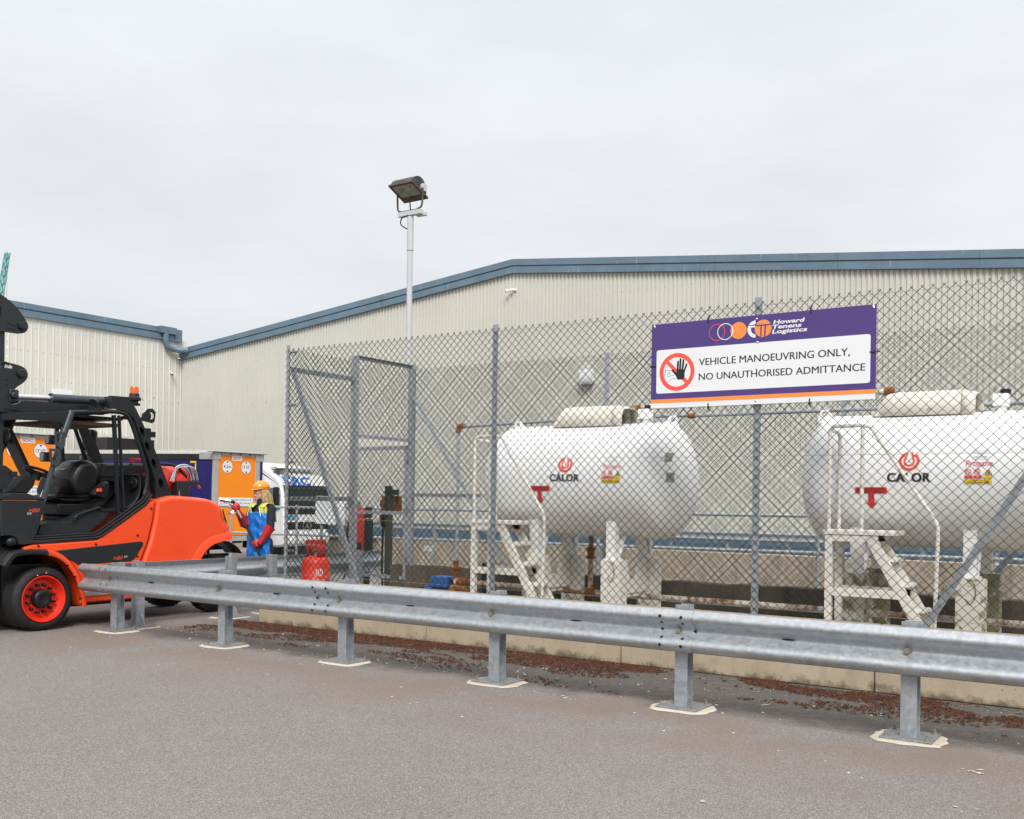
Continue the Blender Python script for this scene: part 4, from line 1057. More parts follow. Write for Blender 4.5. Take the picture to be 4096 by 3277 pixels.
b = MB().lathe((-8.22, 10.3, 0.36), (1, 0, 0), [(0, 0.05), (0.02, 0.085), (0.06, 0.095), (0.40, 0.095), (0.42, 0.07)], 24)
for i in range(14):
    a_ = 2*math.pi*i/14; b.box((-8.15, 10.3+0.1*math.cos(a_)-0.004, 0.36+0.1*math.sin(a_)-0.004), (-7.84, 10.3+0.1*math.cos(a_)+0.004, 0.36+0.1*math.sin(a_)+0.004))
b.build('motor', BLUEP, t)
b = MB().lathe((-7.80, 10.3, 0.38), (1, 0, 0), [(0, 0.05), (0.02, 0.10), (0.12, 0.11), (0.16, 0.09), (0.22, 0.05), (0.30, 0.045), (0.31, 0.07), (0.34, 0.07)], 20)
b.lathe((-7.72, 10.3, 0.44), (0, 0, 1), [(0, 0.06), (0.08, 0.045), (0.10, 0.07), (0.125, 0.07), (0.13, 0.035), (0.22, 0.035), (0.23, 0.06), (0.26, 0.06)], 16)
b.build('pump_body', RUST, t)
MB().lathe((-7.98, 10.62, 0.30), (0, 0, 1), [(0, 0.03), (0.25, 0.035), (0.31, 0.05), (0.33, 0.05), (0.35, 0.03), (0.45, 0.04)], 12).build('strainer', RUST, t)
MB().tube(smoothpts([(-8.05, 10.4, 0.45), (-8.22, 10.5, 0.46), (-8.4, 10.45, 0.38), (-8.55, 10.3, 0.31)], 6), 0.018, 8).build('cable', BLACK, t)
b = MB().box((-7.52, 10.55, CZ), (-7.40, 10.7, 0.75)); b.build('terminal_stand', GREYP, t, bevel=0.01)

t = thing('gas_bottle', 'red gas bottle with white flame logo inside the fence corner', 'gas bottle', (-8.97, 9.06, CZ))
bx, by = -8.97, 9.06
b = MB().lathe((bx, by, CZ), (0, 0, 1), [(0, 0.13), (0.0, 0.155), (0.03, 0.155), (0.031, 0.14), (0.06, 0.14), (0.08, 0.165), (0.10, 0.172), (0.235, 0.172), (0.238, 0.175), (0.246, 0.175), (0.249, 0.172), (0.44, 0.172), (0.475, 0.166), (0.505, 0.148), (0.525, 0.115), (0.54, 0.06)], 40)
b.build('cylinder_body', REDB, t, smooth=45)
b = MB()
for a0, a1 in ((-155, -95), (-40, 35), (60, 100), (135, 170)):
    n = 10; vs = []
    for i in range(n+1):
        a_ = R(a0+(a1-a0)*i/n); vs += [(bx+0.118*math.cos(a_), by+0.118*math.sin(a_), CZ+0.52), (bx+0.118*math.cos(a_), by+0.118*math.sin(a_), CZ+0.72)]
    b.add(vs, [(2*i, 2*i+2, 2*i+3, 2*i+1) for i in range(n)])
b.lathe((bx, by, CZ+0.69), (0, 0, 1), [(0, 0.116), (0, 0.122), (0.035, 0.122), (0.035, 0.116)], 32, True)
b.build('shroud', pm('red_shroud_scuffed', (0.42, 0.03, 0.02), 0.5, dirt=0.8, dirtc=(0.02, 0.015, 0.015), vs=9), t, smooth=30, solid=0.005)
b = MB().cyl((bx, by, CZ+0.53), (bx, by, CZ+0.62), 0.03, 12).cyl((bx, by-0.05, CZ+0.6), (bx, by+0.04, CZ+0.6), 0.02, 10); b.build('valve', BOLT, t)
def MBt(a0, zc):
    def f(u, v, w_):
        a_ = R(a0)+u/0.172; q = 0.1745+w_; return (bx+q*math.cos(a_), by+q*math.sin(a_), zc+v)
    return f
M = MBt(-31, CZ+0.34); b = MB().mat(WHITEP)
b.flat(ring((0, 0), 0.032, 0.046, 30, 125, 415), M); b.flat(ring((0, 0), 0.014, 0.023, 24, 120, 420), M)
for s in (-1, 1): b.flat(poly((s*0.010, 0.016), (s*0.004, 0.05), (s*0.012, 0.05), (s*0.020, 0.016)), M)
b.build('flame_logo', None, t, smooth=0); b = MB().mat(WHITEP)
b.flat(text('CALOR', 0.008, -0.125, 0.036, 0.15, 'C', 0.02), M); b.build('lettering', None, t, smooth=0)

# ------------------------------------------------------------------ dispenser, socket post, white board
t = thing('gas_dispenser', 'red and black gas dispenser standing behind the gateway mesh', 'dispenser', (-10.85, 12.0, 0))
MB().box((-11.06, 11.9, 0.70), (-10.76, 12.03, 1.235)).build('cabinet', REDP, t, bevel=0.02)
MB().box((-10.99, 11.92, 1.24), (-10.77, 12.02, 1.41)).build('head', REDP, t, bevel=0.02)
b = MB().box((-10.755, 11.905, 0.72), (-10.66, 12.02, 1.23)).box((-10.765, 11.93, 1.245), (-10.67, 12.01, 1.42)); b.build('side_cover', BLACK, t, bevel=0.012)
MB().box((-11.0, 11.93, 0), (-10.72, 12.02, 0.70)).build('pedestal', GREYP, t, bevel=0.01)
b = MB().box((-11.065, 11.885, 1.12), (-10.98, 11.9, 1.22)).box((-10.97, 11.885, 0.70), (-10.80, 11.9, 0.86)); b.build('nozzle_holder', BLACK, t, bevel=0.006)
MB().tube(smoothpts([(-11.03, 11.88, 1.18), (-11.05, 11.84, 1.0), (-11.0, 11.86, 0.8), (-11.04, 11.9, 0.55), (-11.1, 11.6, 0.02), (-11.05, 11.0, 0.02)], 6), 0.016, 8).build('hose', BLACK, t)
MB().box((-11.2, 12.0, 1.40), (-11.02, 12.12, 1.50)).build('sight_box', GALVD, t, bevel=0.005)
MB().mat(WHITEP).flat(text('CALOR', -11.0, 0.95, 0.03, None, 'C'), MY(11.893), 0.0).build('lettering', None, t, smooth=0)

t = thing('socket_post', 'dark timber post carrying a rusty orange box and a hanging hose', 'post', (-9.96, 11.6, 0))
MB().box((-9.995, 11.52, 0), (-9.905, 11.60, 1.60)).build('timber_post', BROWNW, t, bevel=0.006)
b = MB().box((-10.0, 11.515, 1.602), (-9.92, 11.60, 1.745)).box((-9.92, 11.53, 1.61), (-9.77, 11.58, 1.69)).box((-9.985, 11.512, 1.28), (-9.94, 11.519, 1.60)); b.build('bracket', CHAR, t, bevel=0.004)
b = MB().box((-10.15, 11.605, 1.345), (-9.79, 11.68, 1.605)); b.build('control_box', RUSTO, t, bevel=0.02)
b = MB().ell((-10.05, 11.60, 1.53), (0.03, 0.02, 0.06)).ell((-9.83, 11.60, 1.53), (0.02, 0.02, 0.05)).cyl((-10.08, 11.61, 1.44), (-10.08, 11.59, 1.44), 0.016, 10).box((-10.18, 11.62, 1.42), (-10.15, 11.67, 1.53)); b.each('switch', BLACK, t)
b = MB().lathe((-10.13, 11.6, 1.255), (1, 0, -0.1), [(0, 0.055), (0.05, 0.06), (0.06, 0.045), (0.12, 0.045), (0.13, 0.055), (0.17, 0.05)], 16); b.build('coupler', REDP, t)
b = MB().tube(smoothpts([(-10.05, 11.58, 1.25), (-10.06, 11.56, 1.1), (-10.07, 11.56, 0.8), (-10.08, 11.57, 0.4), (-10.02, 11.55, 0.05)], 5), 0.016, 8).lathe((-10.05, 11.57, 1.32), (0, 0, -1), [(0, 0.06), (0.12, 0.055), (0.22, 0.03)], 12); b.build('hose', BLACK, t)

t = thing('back_board', 'plain white square board fixed to the handrail in front of the lorry', 'board', (-13.9, 14.45, 1.0))
MB().box((-14.31, 14.42, 1.045), (-13.53, 14.44, 1.59)).build('panel', WHITEP, t, bevel=0.002)
b = MB()
for x in (-13.5, ):
    for z in (1.12, 1.35, 1.5): b.box((-13.53, 14.42, z), (-13.49, 14.445, z+0.02))
b.box((-14.2, 14.441, 0.7), (-14.15, 14.47, 1.58)); b.box((-13.7, 14.441, 0.7), (-13.65, 14.47, 1.58)); b.build('brackets', GALVD, t)
# ------------------------------------------------------------------ forklift (front faces -Y, left side faces the camera)
fk = thing('forklift', 'orange-red and black forklift with tilt cylinders above its open cab', 'forklift', (-11.45, 7.6, 0))
SX, OX = -10.75, -12.15      # near and far flanks
MXn = MX(SX)
def loft(b, prof, secs, cl=None):
    """prof: closed (y,z) outline; secs: (x, inset); insets move points along their inward normals"""
    n = len(prof); nr = []
    for i in range(n):
        a, c = Vector(prof[i-1]), Vector(prof[(i+1) % n]); d = (c-a).normalized(); nr.append(Vector((d.y, -d.x)))
    area = sum(prof[i][0]*prof[(i+1) % n][1]-prof[(i+1) % n][0]*prof[i][1] for i in range(n)); sg = -1 if area > 0 else 1
    vs = []
    for x, ins in secs:
        for p, q in zip(prof, nr):
            e = ins if not isinstance(ins, tuple) else ins[0]
            yy = p[0]+q.x*e*sg; zz = p[1]+q.y*e*sg
            if isinstance(ins, tuple) and yy > 8.85: yy -= (yy-8.85)/0.45*ins[1]
            vs.append((x, yy, zz))
    k = len(secs)
    fs = [(i*n+j, i*n+(j+1) % n, (i+1)*n+(j+1) % n, (i+1)*n+j) for i in range(k-1) for j in range(n)]
    fs += [tuple(range(n)), tuple((k-1)*n+j for j in range(n))]
    b.add(vs, fs); return b
# counterweight with wheel arch
cw = [(8.068, 1.495)]+smoothpts([(8.07, 1.50), (8.29, 1.552), (8.57, 1.545), (8.89, 1.515), (9.07, 1.455), (9.125, 1.40)], 4)[1:]
cw += [(9.17, 1.27), (9.21, 1.20), (9.275, 1.155), (9.285, 0.97), (9.16, 0.955)]
cw += [(9.14+0.44*-math.sin(R(a)), 0.50+0.44*math.cos(R(a))) for a in range(12, 91, 8)]
cw += [(8.69, 0.34), (7.80, 0.30), (7.876, 0.76), (7.976, 1.0), (8.034, 1.25)]
secs = []
for t in range(0, 8):
    a = R(90*t/7); secs.append((SX-0.10*(1-math.cos(a)), (0.055*(1-math.sin(a)), 0.13*(1-math.sin(a))**1.2)))
secs += [(OX-2*0+0.0-(SX+OX)*0+0, 0)] if False else []
mid = [(x, i) for x, i in secs]
far = [(OX+(SX-x), i) for x, i in reversed(secs)]
b = loft(MB(), cw, mid+far); o = fixn(b.build('counterweight', ORANGE, fk, smooth=40))
# flared arch lip over the rear wheel
b = MB(); pts = []
arc = [(9.26, 1.09), (9.10, 1.075), (8.92, 1.035), (8.80, 0.975), (8.68, 0.87), (8.58, 0.74), (8.52, 0.58)]
arc2 = [(9.26, 0.97), (9.12, 0.955), (8.98, 0.925), (8.87, 0.87), (8.785, 0.79), (8.72, 0.68), (8.69, 0.55)]
A1, A2 = smoothpts(arc, 4), smoothpts(arc2, 4)
vs = []
for p, q in zip(A1, A2):
    m_ = ((p[0]*0.7+q[0]*0.3), (p[1]*0.7+q[1]*0.3))
    vs += [(SX-0.012, p[0], p[1]), (SX+0.010, m_[0], m_[1]), (SX+0.020, q[0], q[1]), (SX-0.03, q[0], q[1]-0.0)]
k = len(A1); b.add(vs, [(i*4+j, i*4+j+1, (i+1)*4+j+1, (i+1)*4+j) for i in range(k-1) for j in range(3)])
fixn(b.build('arch_flare', ORANGE, fk, smooth=60))
# main side body: orange sill and sloping panel
body = [(6.33, 0.90), (6.33, 0.955), (6.42, 0.985), (7.24, 1.015), (7.98, 1.475), (8.045, 1.487), (8.012, 1.25), (7.95, 1.0), (7.85, 0.76), (7.74, 0.28), (7.05, 0.28), (7.08, 0.45), (7.0, 0.66), (6.86, 0.82), (6.62, 0.91)]
for s0 in ((SX, -1), (OX, 1)):
    b = loft(MB(), body, [(s0[0]+s0[1]*0.002, 0.02), (s0[0]+s0[1]*0.012, 0.006), (s0[0]+s0[1]*0.03, 0), (s0[0]+s0[1]*0.05, 0)])
    fixn(b.build('side_body', ORANGE, fk, smooth=30))
MB().box((SX-0.101, 7.12, 0.3), (OX+0.101, 8.0, 0.985)).box((SX-0.75, 6.3, 0.75), (OX+0.75, 7.12, 0.985)).build('inner_body', BLACK, fk)
for xa in (SX-0.062, OX+0.062):
    MB().prism([(7.0, 0.99), (7.24, 1.02), (7.98, 1.48), (7.99, 1.48), (7.99, 0.99)], MX(xa), -0.010, 0.010).build('inner_liner', BLACK, fk, smooth=0)
bp = [(6.70, 0.905), (7.20, 0.94), (7.84, 0.985), (7.875, 0.965), (7.87, 0.935), (7.75, 0.77), (7.70, 0.745), (6.99, 0.735), (6.90, 0.79)]
b = loft(MB(), bp, [(SX+0.006, 0.008), (SX+0.002, 0), (SX-0.05, 0)]); fixn(b.build('side_panel', CHAR, fk, smooth=30))
b = MB().box((SX-0.02, 7.05, 0.66), (SX+0.002, 7.8, 0.715)).box((SX-0.02, 7.05, 0.36), (SX+0.012, 7.75, 0.42)); b.build('sill_trim', ALU, fk, bevel=0.006)
b = MB()
for y, z in ((7.79, 0.905), (7.79, 0.80), (7.22, 0.965), (7.79, 1.06), (7.98, 1.39), (6.77, 0.875), (6.5, 0.965)): b.cyl((SX-0.01, y, z), (SX+0.012, y, z), 0.012, 10)
b.each('panel_screw', BLACK, fk)
b = MB().mat(CORAL).flat(text('H80', 7.455, 0.772, 0.040, 0.125, 'L', 0.0, 0.3), MX(SX+0.008)).mat(WHITEP).flat(text('EVO', 7.60, 0.793, 0.022, 0.05, 'L', 0.0, 0.3), MX(SX+0.008))
b.mat(CORAL).flat(text('H80', 6.375, 1.345, 0.042, 0.128, 'L', 0.0, 0.3), MX(SX+0.012)).mat(WHITEP).flat(text('EVO', 6.355, 1.318, 0.024, 0.055, 'L', 0.0, 0.3), MX(SX+0.012))
b.each('model_lettering', None, fk, smooth=0, join=0.03)
# chassis underside
MB().box((SX-0.25, 6.2, 0.22), (OX+0.25, 8.7, 0.75)).build('chassis', BLACK, fk)
# front wheels (wide solid tyres)
def wheel(name, yc, zc, r, xo, wdt, rimr, s=1):
    wh_ = MB(); q = xo; ax = (-s, 0, 0)
    wh_.lathe((q, yc, zc), ax, [(0.03, rimr), (0.0, rimr+0.012), (-0.004, rimr+0.03), (0.0, r-0.05), (0.012, r-0.02), (0.035, r-0.003), (0.06, r), (wdt-0.06, r), (wdt-0.035, r-0.003), (wdt, r-0.04), (wdt, rimr)], 56, True)
    ty = wh_.build(name, RUBBER, fk, smooth=40)
    rb = MB().lathe((q, yc, zc), ax, [(0.012, rimr-0.001), (0.004, rimr-0.006), (0.006, rimr-0.016), (0.09, rimr-0.05), (0.10, rimr-0.06), (0.10, 0.001)], 48, caps=(False, True))
    rm = rb.build('rim', RIM, ty, smooth=40)
    hb_ = MB().lathe((q, yc, zc), ax, [(0.022, 0.001), (0.018, 0.03), (0.008, 0.055), (0.004, 0.07), (0.012, 0.095), (0.024, 0.106), (0.10, 0.110)], 32)
    hub = hb_.build('hub', BLACK, ty, smooth=40)
    nb2 = MB()
    for i in range(12):
        a_ = 2*math.pi*(i+0.5)/12; p = (q-s*0.10, yc+0.158*math.cos(a_), zc+0.158*math.sin(a_)); e = (q-s*0.03, p[1], p[2])
        nb2.tube([p, (q-s*0.055, p[1], p[2]), (q-s*0.05, p[1], p[2]), e, (q-s*0.022, p[1], p[2])], [0.017, 0.017, 0.012, 0.011, 0.005], 10)
    nb2.each('wheel_nut', BLACK, ty)
    mk = MB().mat(CORAL).add([(q+s*0.006, yc+0.0, zc+r-0.075), (q+s*0.006, yc+0.03, zc+r-0.075), (q+s*0.006, yc+0.015, zc+r-0.045)], [(0, 1, 2)]).mat(WHITEP).add([(q+s*0.006, yc-0.09+0.007*math.cos(t_), zc+r-0.09+0.007*math.sin(t_)) for t_ in [k_*0.7 for k_ in range(9)]], [tuple(range(9))])
    mk.build('tyre_marks', None, ty, smooth=0)
    return ty
wheel('front_wheel', 6.595, 0.362, 0.362, SX-0.02, 0.74, 0.268)
wheel('front_wheel', 6.595, 0.362, 0.362, OX+0.02, 0.50, 0.268, -1)
def rwheel(xo, s):
    b = MB(); yc, zc, r = 9.12, 0.385, 0.385; n = 56
    b.lathe((xo, yc, zc), (-s, 0, 0), [(0.02, 0.24), (0, 0.26), (0.005, r-0.05), (0.03, r-0.015), (0.21, r-0.015), (0.235, r-0.05), (0.24, 0.24)], n, True)
    for i in range(36):
        a_ = 2*math.pi*i/36; d = Vector((0, math.cos(a_), math.sin(a_))); t_ = Vector((0, -math.sin(a_), math.cos(a_)))
        c_ = Vector((xo-s*0.12, yc, zc))+d*(r-0.008)
        vs = [c_+Vector((sx*0.095, 0, 0))+t_*(w_+sx*0.01)+d*h for sx in (-1, 1) for w_ in (-0.02, 0.02) for h in (-0.012, 0.008)]
        b.add(vs, [(0,1,3,2),(4,6,7,5),(0,2,6,4),(1,5,7,3),(0,4,5,1),(2,3,7,6)])
    o_ = b.build('rear_wheel', RUBBER, fk, smooth=40)
    MB().lathe((xo, yc, zc), (-s, 0, 0), [(0.03, 0.24), (0.08, 0.20), (0.09, 0.001)], 32, caps=(False, True)).build('rim', RIM, o_)
rwheel(SX-0.08, 1); rwheel(OX+0.08, -1)
b = MB(); A = smoothpts([(8.80, 0.86), (8.98, 0.945), (9.18, 0.95), (9.36, 0.875), (9.46, 0.78)], 5)
vs = [(x, y, z) for y, z in A for x in (SX-0.015, SX-0.36)]; b.add(vs, [(2*i, 2*i+1, 2*i+3, 2*i+2) for i in range(len(A)-1)]); b.build('rear_mudguard', BLACK, fk, solid=0.01)
# front mudguard: ribbed black top and red rear arc
A = [(6.075, 0.765), (6.17, 0.885), (6.25, 0.918), (6.36, 0.928), (6.47, 0.928), (6.605, 0.912)]
def strip(A, x0, x1, lip, name, mat_, ribs=0):
    b = MB(); P = smoothpts(A, 5); xs = [x0-0.022*0, x0-0.02]+[x0-0.02-(x0-0.02-x1)*i/8 for i in range(1, 9)]
    vs = []; n = len(P); m_ = len(xs)+1
    for i, (y, z) in enumerate(P):
        a, c = P[max(0, i-1)], P[min(n-1, i+1)]; d = Vector((c[0]-a[0], c[1]-a[1])).normalized(); nn = Vector((-d.y, d.x))
        if nn.y < 0 and abs(nn.y) > abs(nn.x): nn = -nn
        vs.append((x0+0.004, y-nn.x*lip, z-nn.y*lip)); vs.append((x0, y-nn.x*0.012, z-nn.y*0.012)); vs += [(x, y, z) for x in xs[1:]]
    b.add(vs, [(i*m_+j, i*m_+j+1, (i+1)*m_+j+1, (i+1)*m_+j) for i in range(n-1) for j in range(m_-1)])
    o_ = b.build(name, mat_, fk, smooth=50, solid=0.008)
    if ribs:
        rb = MB()
        for q in range(ribs):
            x = x0-0.05-(x0-0.06-x1)*q/(ribs); rb.tube([(x, y, z+0.004) for y, z in P[2:-4]], 0.005, 6)
        rb.build('mudguard_ribs', mat_, o_)
    return o_
strip(A, SX+0.035, SX-0.72, 0.055, 'front_mudguard', GREYP, 7)
strip([(6.605, 0.918), (6.72, 0.888), (6.84, 0.815), (6.94, 0.70), (7.01, 0.58), (7.06, 0.44), (7.085, 0.33), (7.10, 0.245)], SX+0.030, SX-0.60, 0.062, 'mudguard_arc', ORANGE)
b = MB()
for y, z in ((6.86, 0.735), (6.955, 0.60), (7.0, 0.47), (7.03, 0.34)): b.cyl((SX+0.02, y-0.02, z), (SX+0.042, y-0.02, z), 0.011, 10)
b.each('arc_screw', BLACK, fk)
# step, floor, sill mouldings
MB().box((SX-0.03, 6.42, 0.99), (OX+0.03, 7.35, 1.045)).build('floor_mat', pm('ribbed_floor_mat', (0.10, 0.095, 0.085), 0.8, dirt=0.5), fk)
b = MB(); sl_ = [(6.40, 1.012), (7.235, 1.042), (7.30, 1.062), (7.90, 1.44), (7.99, 1.56)]
for dx, dz, rr_ in ((-0.005, 0.0, 0.016), (-0.035, 0.028, 0.014), (-0.065, 0.052, 0.014)):
    b.tube([(SX+dx, y-(dz*0.35 if y > 7.25 else 0), z+dz) for y, z in sl_], rr_, 8)
b.build('sill_moulding', BLACKM, fk)
# inner tub behind the step (dark moulded floor pan with grab recess)
b = MB(); tub = [(6.56, 1.05), (6.60, 1.20), (6.70, 1.235), (6.98, 1.235), (7.08, 1.27), (7.20, 1.33), (7.33, 1.375), (7.43, 1.385), (7.50, 1.36), (7.45, 1.27), (7.20, 1.08), (7.14, 1.055)]
loft(b, tub, [(SX-0.13, 0.012), (SX-0.16, 0), (SX-0.75, 0)]); fixn(b.build('floor_pan', pm('slate_moulding', (0.018, 0.021, 0.025), 0.35), fk, smooth=40))
MB().tube(smoothpts([(SX-0.12, 7.02, 1.235), (SX-0.115, 7.03, 1.29), (SX-0.115, 7.10, 1.325), (SX-0.115, 7.24, 1.37), (SX-0.115, 7.32, 1.39), (SX-0.12, 7.36, 1.38)], 5), 0.021, 10).build('grab_handle', BLACK, fk)
# rear bulkhead inside the cab
bk = [(7.28, 1.36), (7.42, 1.42), (7.62, 1.44), (7.78, 1.47), (7.92, 1.56), (7.98, 1.70), (7.97, 1.80), (7.88, 1.835), (7.30, 1.80), (7.22, 1.60)]
b = MB(); loft(b, bk, [(-11.42, 0.0), (-11.50, 0), (OX+0.15, 0)]); fixn(b.build('bulkhead', GREYP, fk, smooth=40))
b = MB().box((SX-0.11, 7.35, 1.36), (OX+0.11, 7.98, 1.38)); b.build('rear_floor', GREYP, fk)
b = MB(); vs = []
P_ = smoothpts([(7.62, 1.385), (7.80, 1.41), (7.91, 1.50), (7.955, 1.62), (7.955, 1.74), (7.93, 1.815)], 5)
for x, e in ((SX-0.115, 0.0), (SX-0.20, 0.03), (SX-0.36, 0.05), (-11.5, 0.05)): vs += [(x, y-0.05+e, z) for y, z in P_]
k = len(P_); b.add(vs, [(i*k+j, i*k+j+1, (i+1)*k+j+1, (i+1)*k+j) for i in range(3) for j in range(k-1)])
b.build('bulkhead_trim', GREYP, fk, smooth=60, solid=0.01)
MB().box((SX-0.125, 7.985, 1.40), (OX+0.125, 8.04, 1.80)).build('bulkhead_back', BLACK, fk)
b = MB().lathe((-11.02, 7.90, 1.70), (0.25, -1, 0.1), [(0, 0.075), (0.005, 0.07), (0.004, 0.03), (0.03, 0.028), (0.035, 0.02)], 20); b.build('door_knob', BLACK, fk)
# dash panel, console, column, steering wheel
b = MB(); ds = [(6.07, 1.09), (6.06, 1.475), (6.58, 1.475), (6.43, 0.992), (6.27, 0.985), (6.24, 1.06), (6.16, 1.09)]
loft(b, ds, [(SX+0.008, 0.01), (SX-0.004, 0), (SX-0.42, 0)]); fixn(b.build('dash_panel', CHAR, fk, smooth=30))
b = MB(); loft(b, [(6.06, 1.48), (6.08, 1.515), (6.20, 1.56), (6.40, 1.555), (6.50, 1.52), (6.57, 1.51), (6.58, 1.48)], [(SX-0.02, 0.01), (SX-0.05, 0), (OX+0.2, 0)]); fixn(b.build('dash_cowl', GREYP, fk, smooth=40))
b = MB(); loft(b, [(6.42, 1.54), (6.46, 1.60), (6.60, 1.745), (6.66, 1.765), (6.75, 1.765), (6.81, 1.72), (6.79, 1.64), (6.70, 1.54)], [(-11.30, 0.03), (-11.33, 0.008), (-11.36, 0), (-11.52, 0), (-11.55, 0.008), (-11.58, 0.03)]); fixn(b.build('steering_column', GREYP, fk, smooth=50))
ax = Vector((0, 0.35, 0.94)).normalized(); cw_ = Vector((-11.45, 6.915, 1.815))
b = MB(); e1 = Vector((1, 0, 0)); e2_ = ax.cross(e1)
b.tube([cw_+(e1*math.cos(2*math.pi*i/36)+e2_*math.sin(2*math.pi*i/36))*0.165 for i in range(37)], 0.017, 10, False)
for a_ in (R(30), R(150), R(270)): b.tube([cw_-ax*0.02, cw_+(e1*math.cos(a_)+e2_*math.sin(a_))*0.16], 0.016, 8)
b.cyl(cw_-ax*0.10, cw_-ax*0.0, 0.045, 16); b.build('steering_wheel', BLACK, fk)
b = MB().lathe((-11.5, 6.50, 1.60), (0, 0.2, 1), [(0, 0.05), (0.04, 0.06), (0.09, 0.045), (0.13, 0.03)], 14).lathe((-11.6, 6.60, 1.70), (0, 0.2, 1), [(0, 0.03), (0.07, 0.03)], 12); b.each('hydraulic_lever', BLACK, fk)
b = MB().mat(WHITEP).add([(SX-0.2, 6.63, 1.52), (SX-0.2, 6.69, 1.52), (SX-0.2, 6.665, 1.60)], [(0, 1, 2)]); b.build('warning_label', None, fk, smooth=0)
# seat
st_ = MB(); LE = pm('black_seat_leather', (0.007, 0.007, 0.008), 0.34, var=0.1, vs=6)
sp_ = [(7.26, 1.53), (7.16, 1.66), (7.175, 1.78), (7.27, 1.93), (7.38, 1.972), (7.47, 1.955), (7.545, 1.88), (7.56, 1.75), (7.52, 1.60), (7.42, 1.52)]
loft(st_, smoothpts(sp_, 3, True), [(-11.16, 0.07), (-11.17, 0.04), (-11.20, 0.015), (-11.25, 0), (-11.55, 0), (-11.60, 0.015), (-11.63, 0.04), (-11.64, 0.07)])
so_ = fixn(st_.build('seat_back', LE, fk, smooth=60))
b = MB(); loft(b, smoothpts([(6.93, 1.50), (6.97, 1.545), (7.10, 1.535), (7.25, 1.55), (7.45, 1.57), (7.5, 1.50), (7.3, 1.45), (7.05, 1.45)], 3, True), [(-11.14, 0.03), (-11.17, 0.01), (-11.22, 0), (-11.58, 0), (-11.63, 0.01), (-11.66, 0.03)]); fixn(b.build('seat_cushion', LE, fk, smooth=60))
b = MB().box((-11.15, 6.98, 1.30), (-11.65, 7.45, 1.44)).box((-11.2, 7.05, 1.1), (-11.6, 7.35, 1.3)); b.build('seat_base', BLACK, fk, bevel=0.02)
b = MB(); loft(b, smoothpts([(7.42, 1.52), (7.36, 1.56), (7.46, 1.66), (7.54, 1.715), (7.59, 1.69), (7.585, 1.60), (7.54, 1.50)], 3, True), [(-11.02, 0.02), (-11.05, 0), (-11.12, 0), (-11.15, 0.02)]); fixn(b.build('armrest', BLACK, fk, smooth=60))
b = MB(); b.box((-11.005, 7.40, 1.585), (-11.03, 7.47, 1.625)); b.build('belt_buckle', ORANGE, fk, bevel=0.006)
def linde(M, u, v, h, bold=0.02): return text('Linde', u, v, h, h*3.0, 'L', bold, 0.35), M
def script_mark(b, M, u, v, s):
    """flowing script word mark"""
    b.flat(text('inde', u+0.36*s, v, 0.30*s, 0.66*s, 'L', 0.02, 0.3), M)
    pts = smoothpts([(u-0.02*s, v+0.05*s), (u+0.04*s, v+0.11*s), (u+0.10*s, v+0.07*s), (u+0.17*s, v+0.08*s), (u+0.27*s, v+0.03*s), (u+0.38*s, v+0.01*s)], 5)
    b.flat(stroke(pts, 0.085*s), M, 0.0003)
    b.flat(stroke(smoothpts([(u+0.12*s, v+0.08*s), (u+0.22*s, v+0.25*s), (u+0.34*s, v+0.42*s), (u+0.47*s, v+0.46*s), (u+0.56*s, v+0.38*s), (u+0.60*s, v+0.30*s)], 5), 0.085*s), M, 0.0006)
def seatM(u, v, w_): return (-11.44+u, 7.155+v*0.60-w_, 1.80+v*0.80)
# frame of the cab
FM = MX(SX-0.10)
def pillar(x0, x1, name='overhead_guard_pillar'):
    out = [(8.10, 1.515), (8.355, 1.56), (8.07, 2.16), (7.815, 2.60), (7.70, 2.755), (7.46, 2.75), (7.44, 2.60), (7.56, 2.60), (7.70, 2.565), (7.79, 2.48), (8.04, 1.90), (8.10, 1.72)]
    hol = [circ((7.895, 2.345), 0.058, 20, 0.028, R(115)), circ((7.975, 2.165), 0.060, 20, 0.029, R(115)), circ((8.075, 1.955), 0.064, 20, 0.031, R(115)), circ((8.185, 1.705), 0.066, 20, 0.033, R(112))]
    v_, f_ = plate2(out, hol, MX(0), x0, x1); b = MB().add(v_, f_); o_ = fixn(b.build(name, BLACKM, fk, smooth=0, bevel=0.006)); return o_
pillar(SX-0.16, SX-0.08); pillar(OX+0.08, OX+0.16)
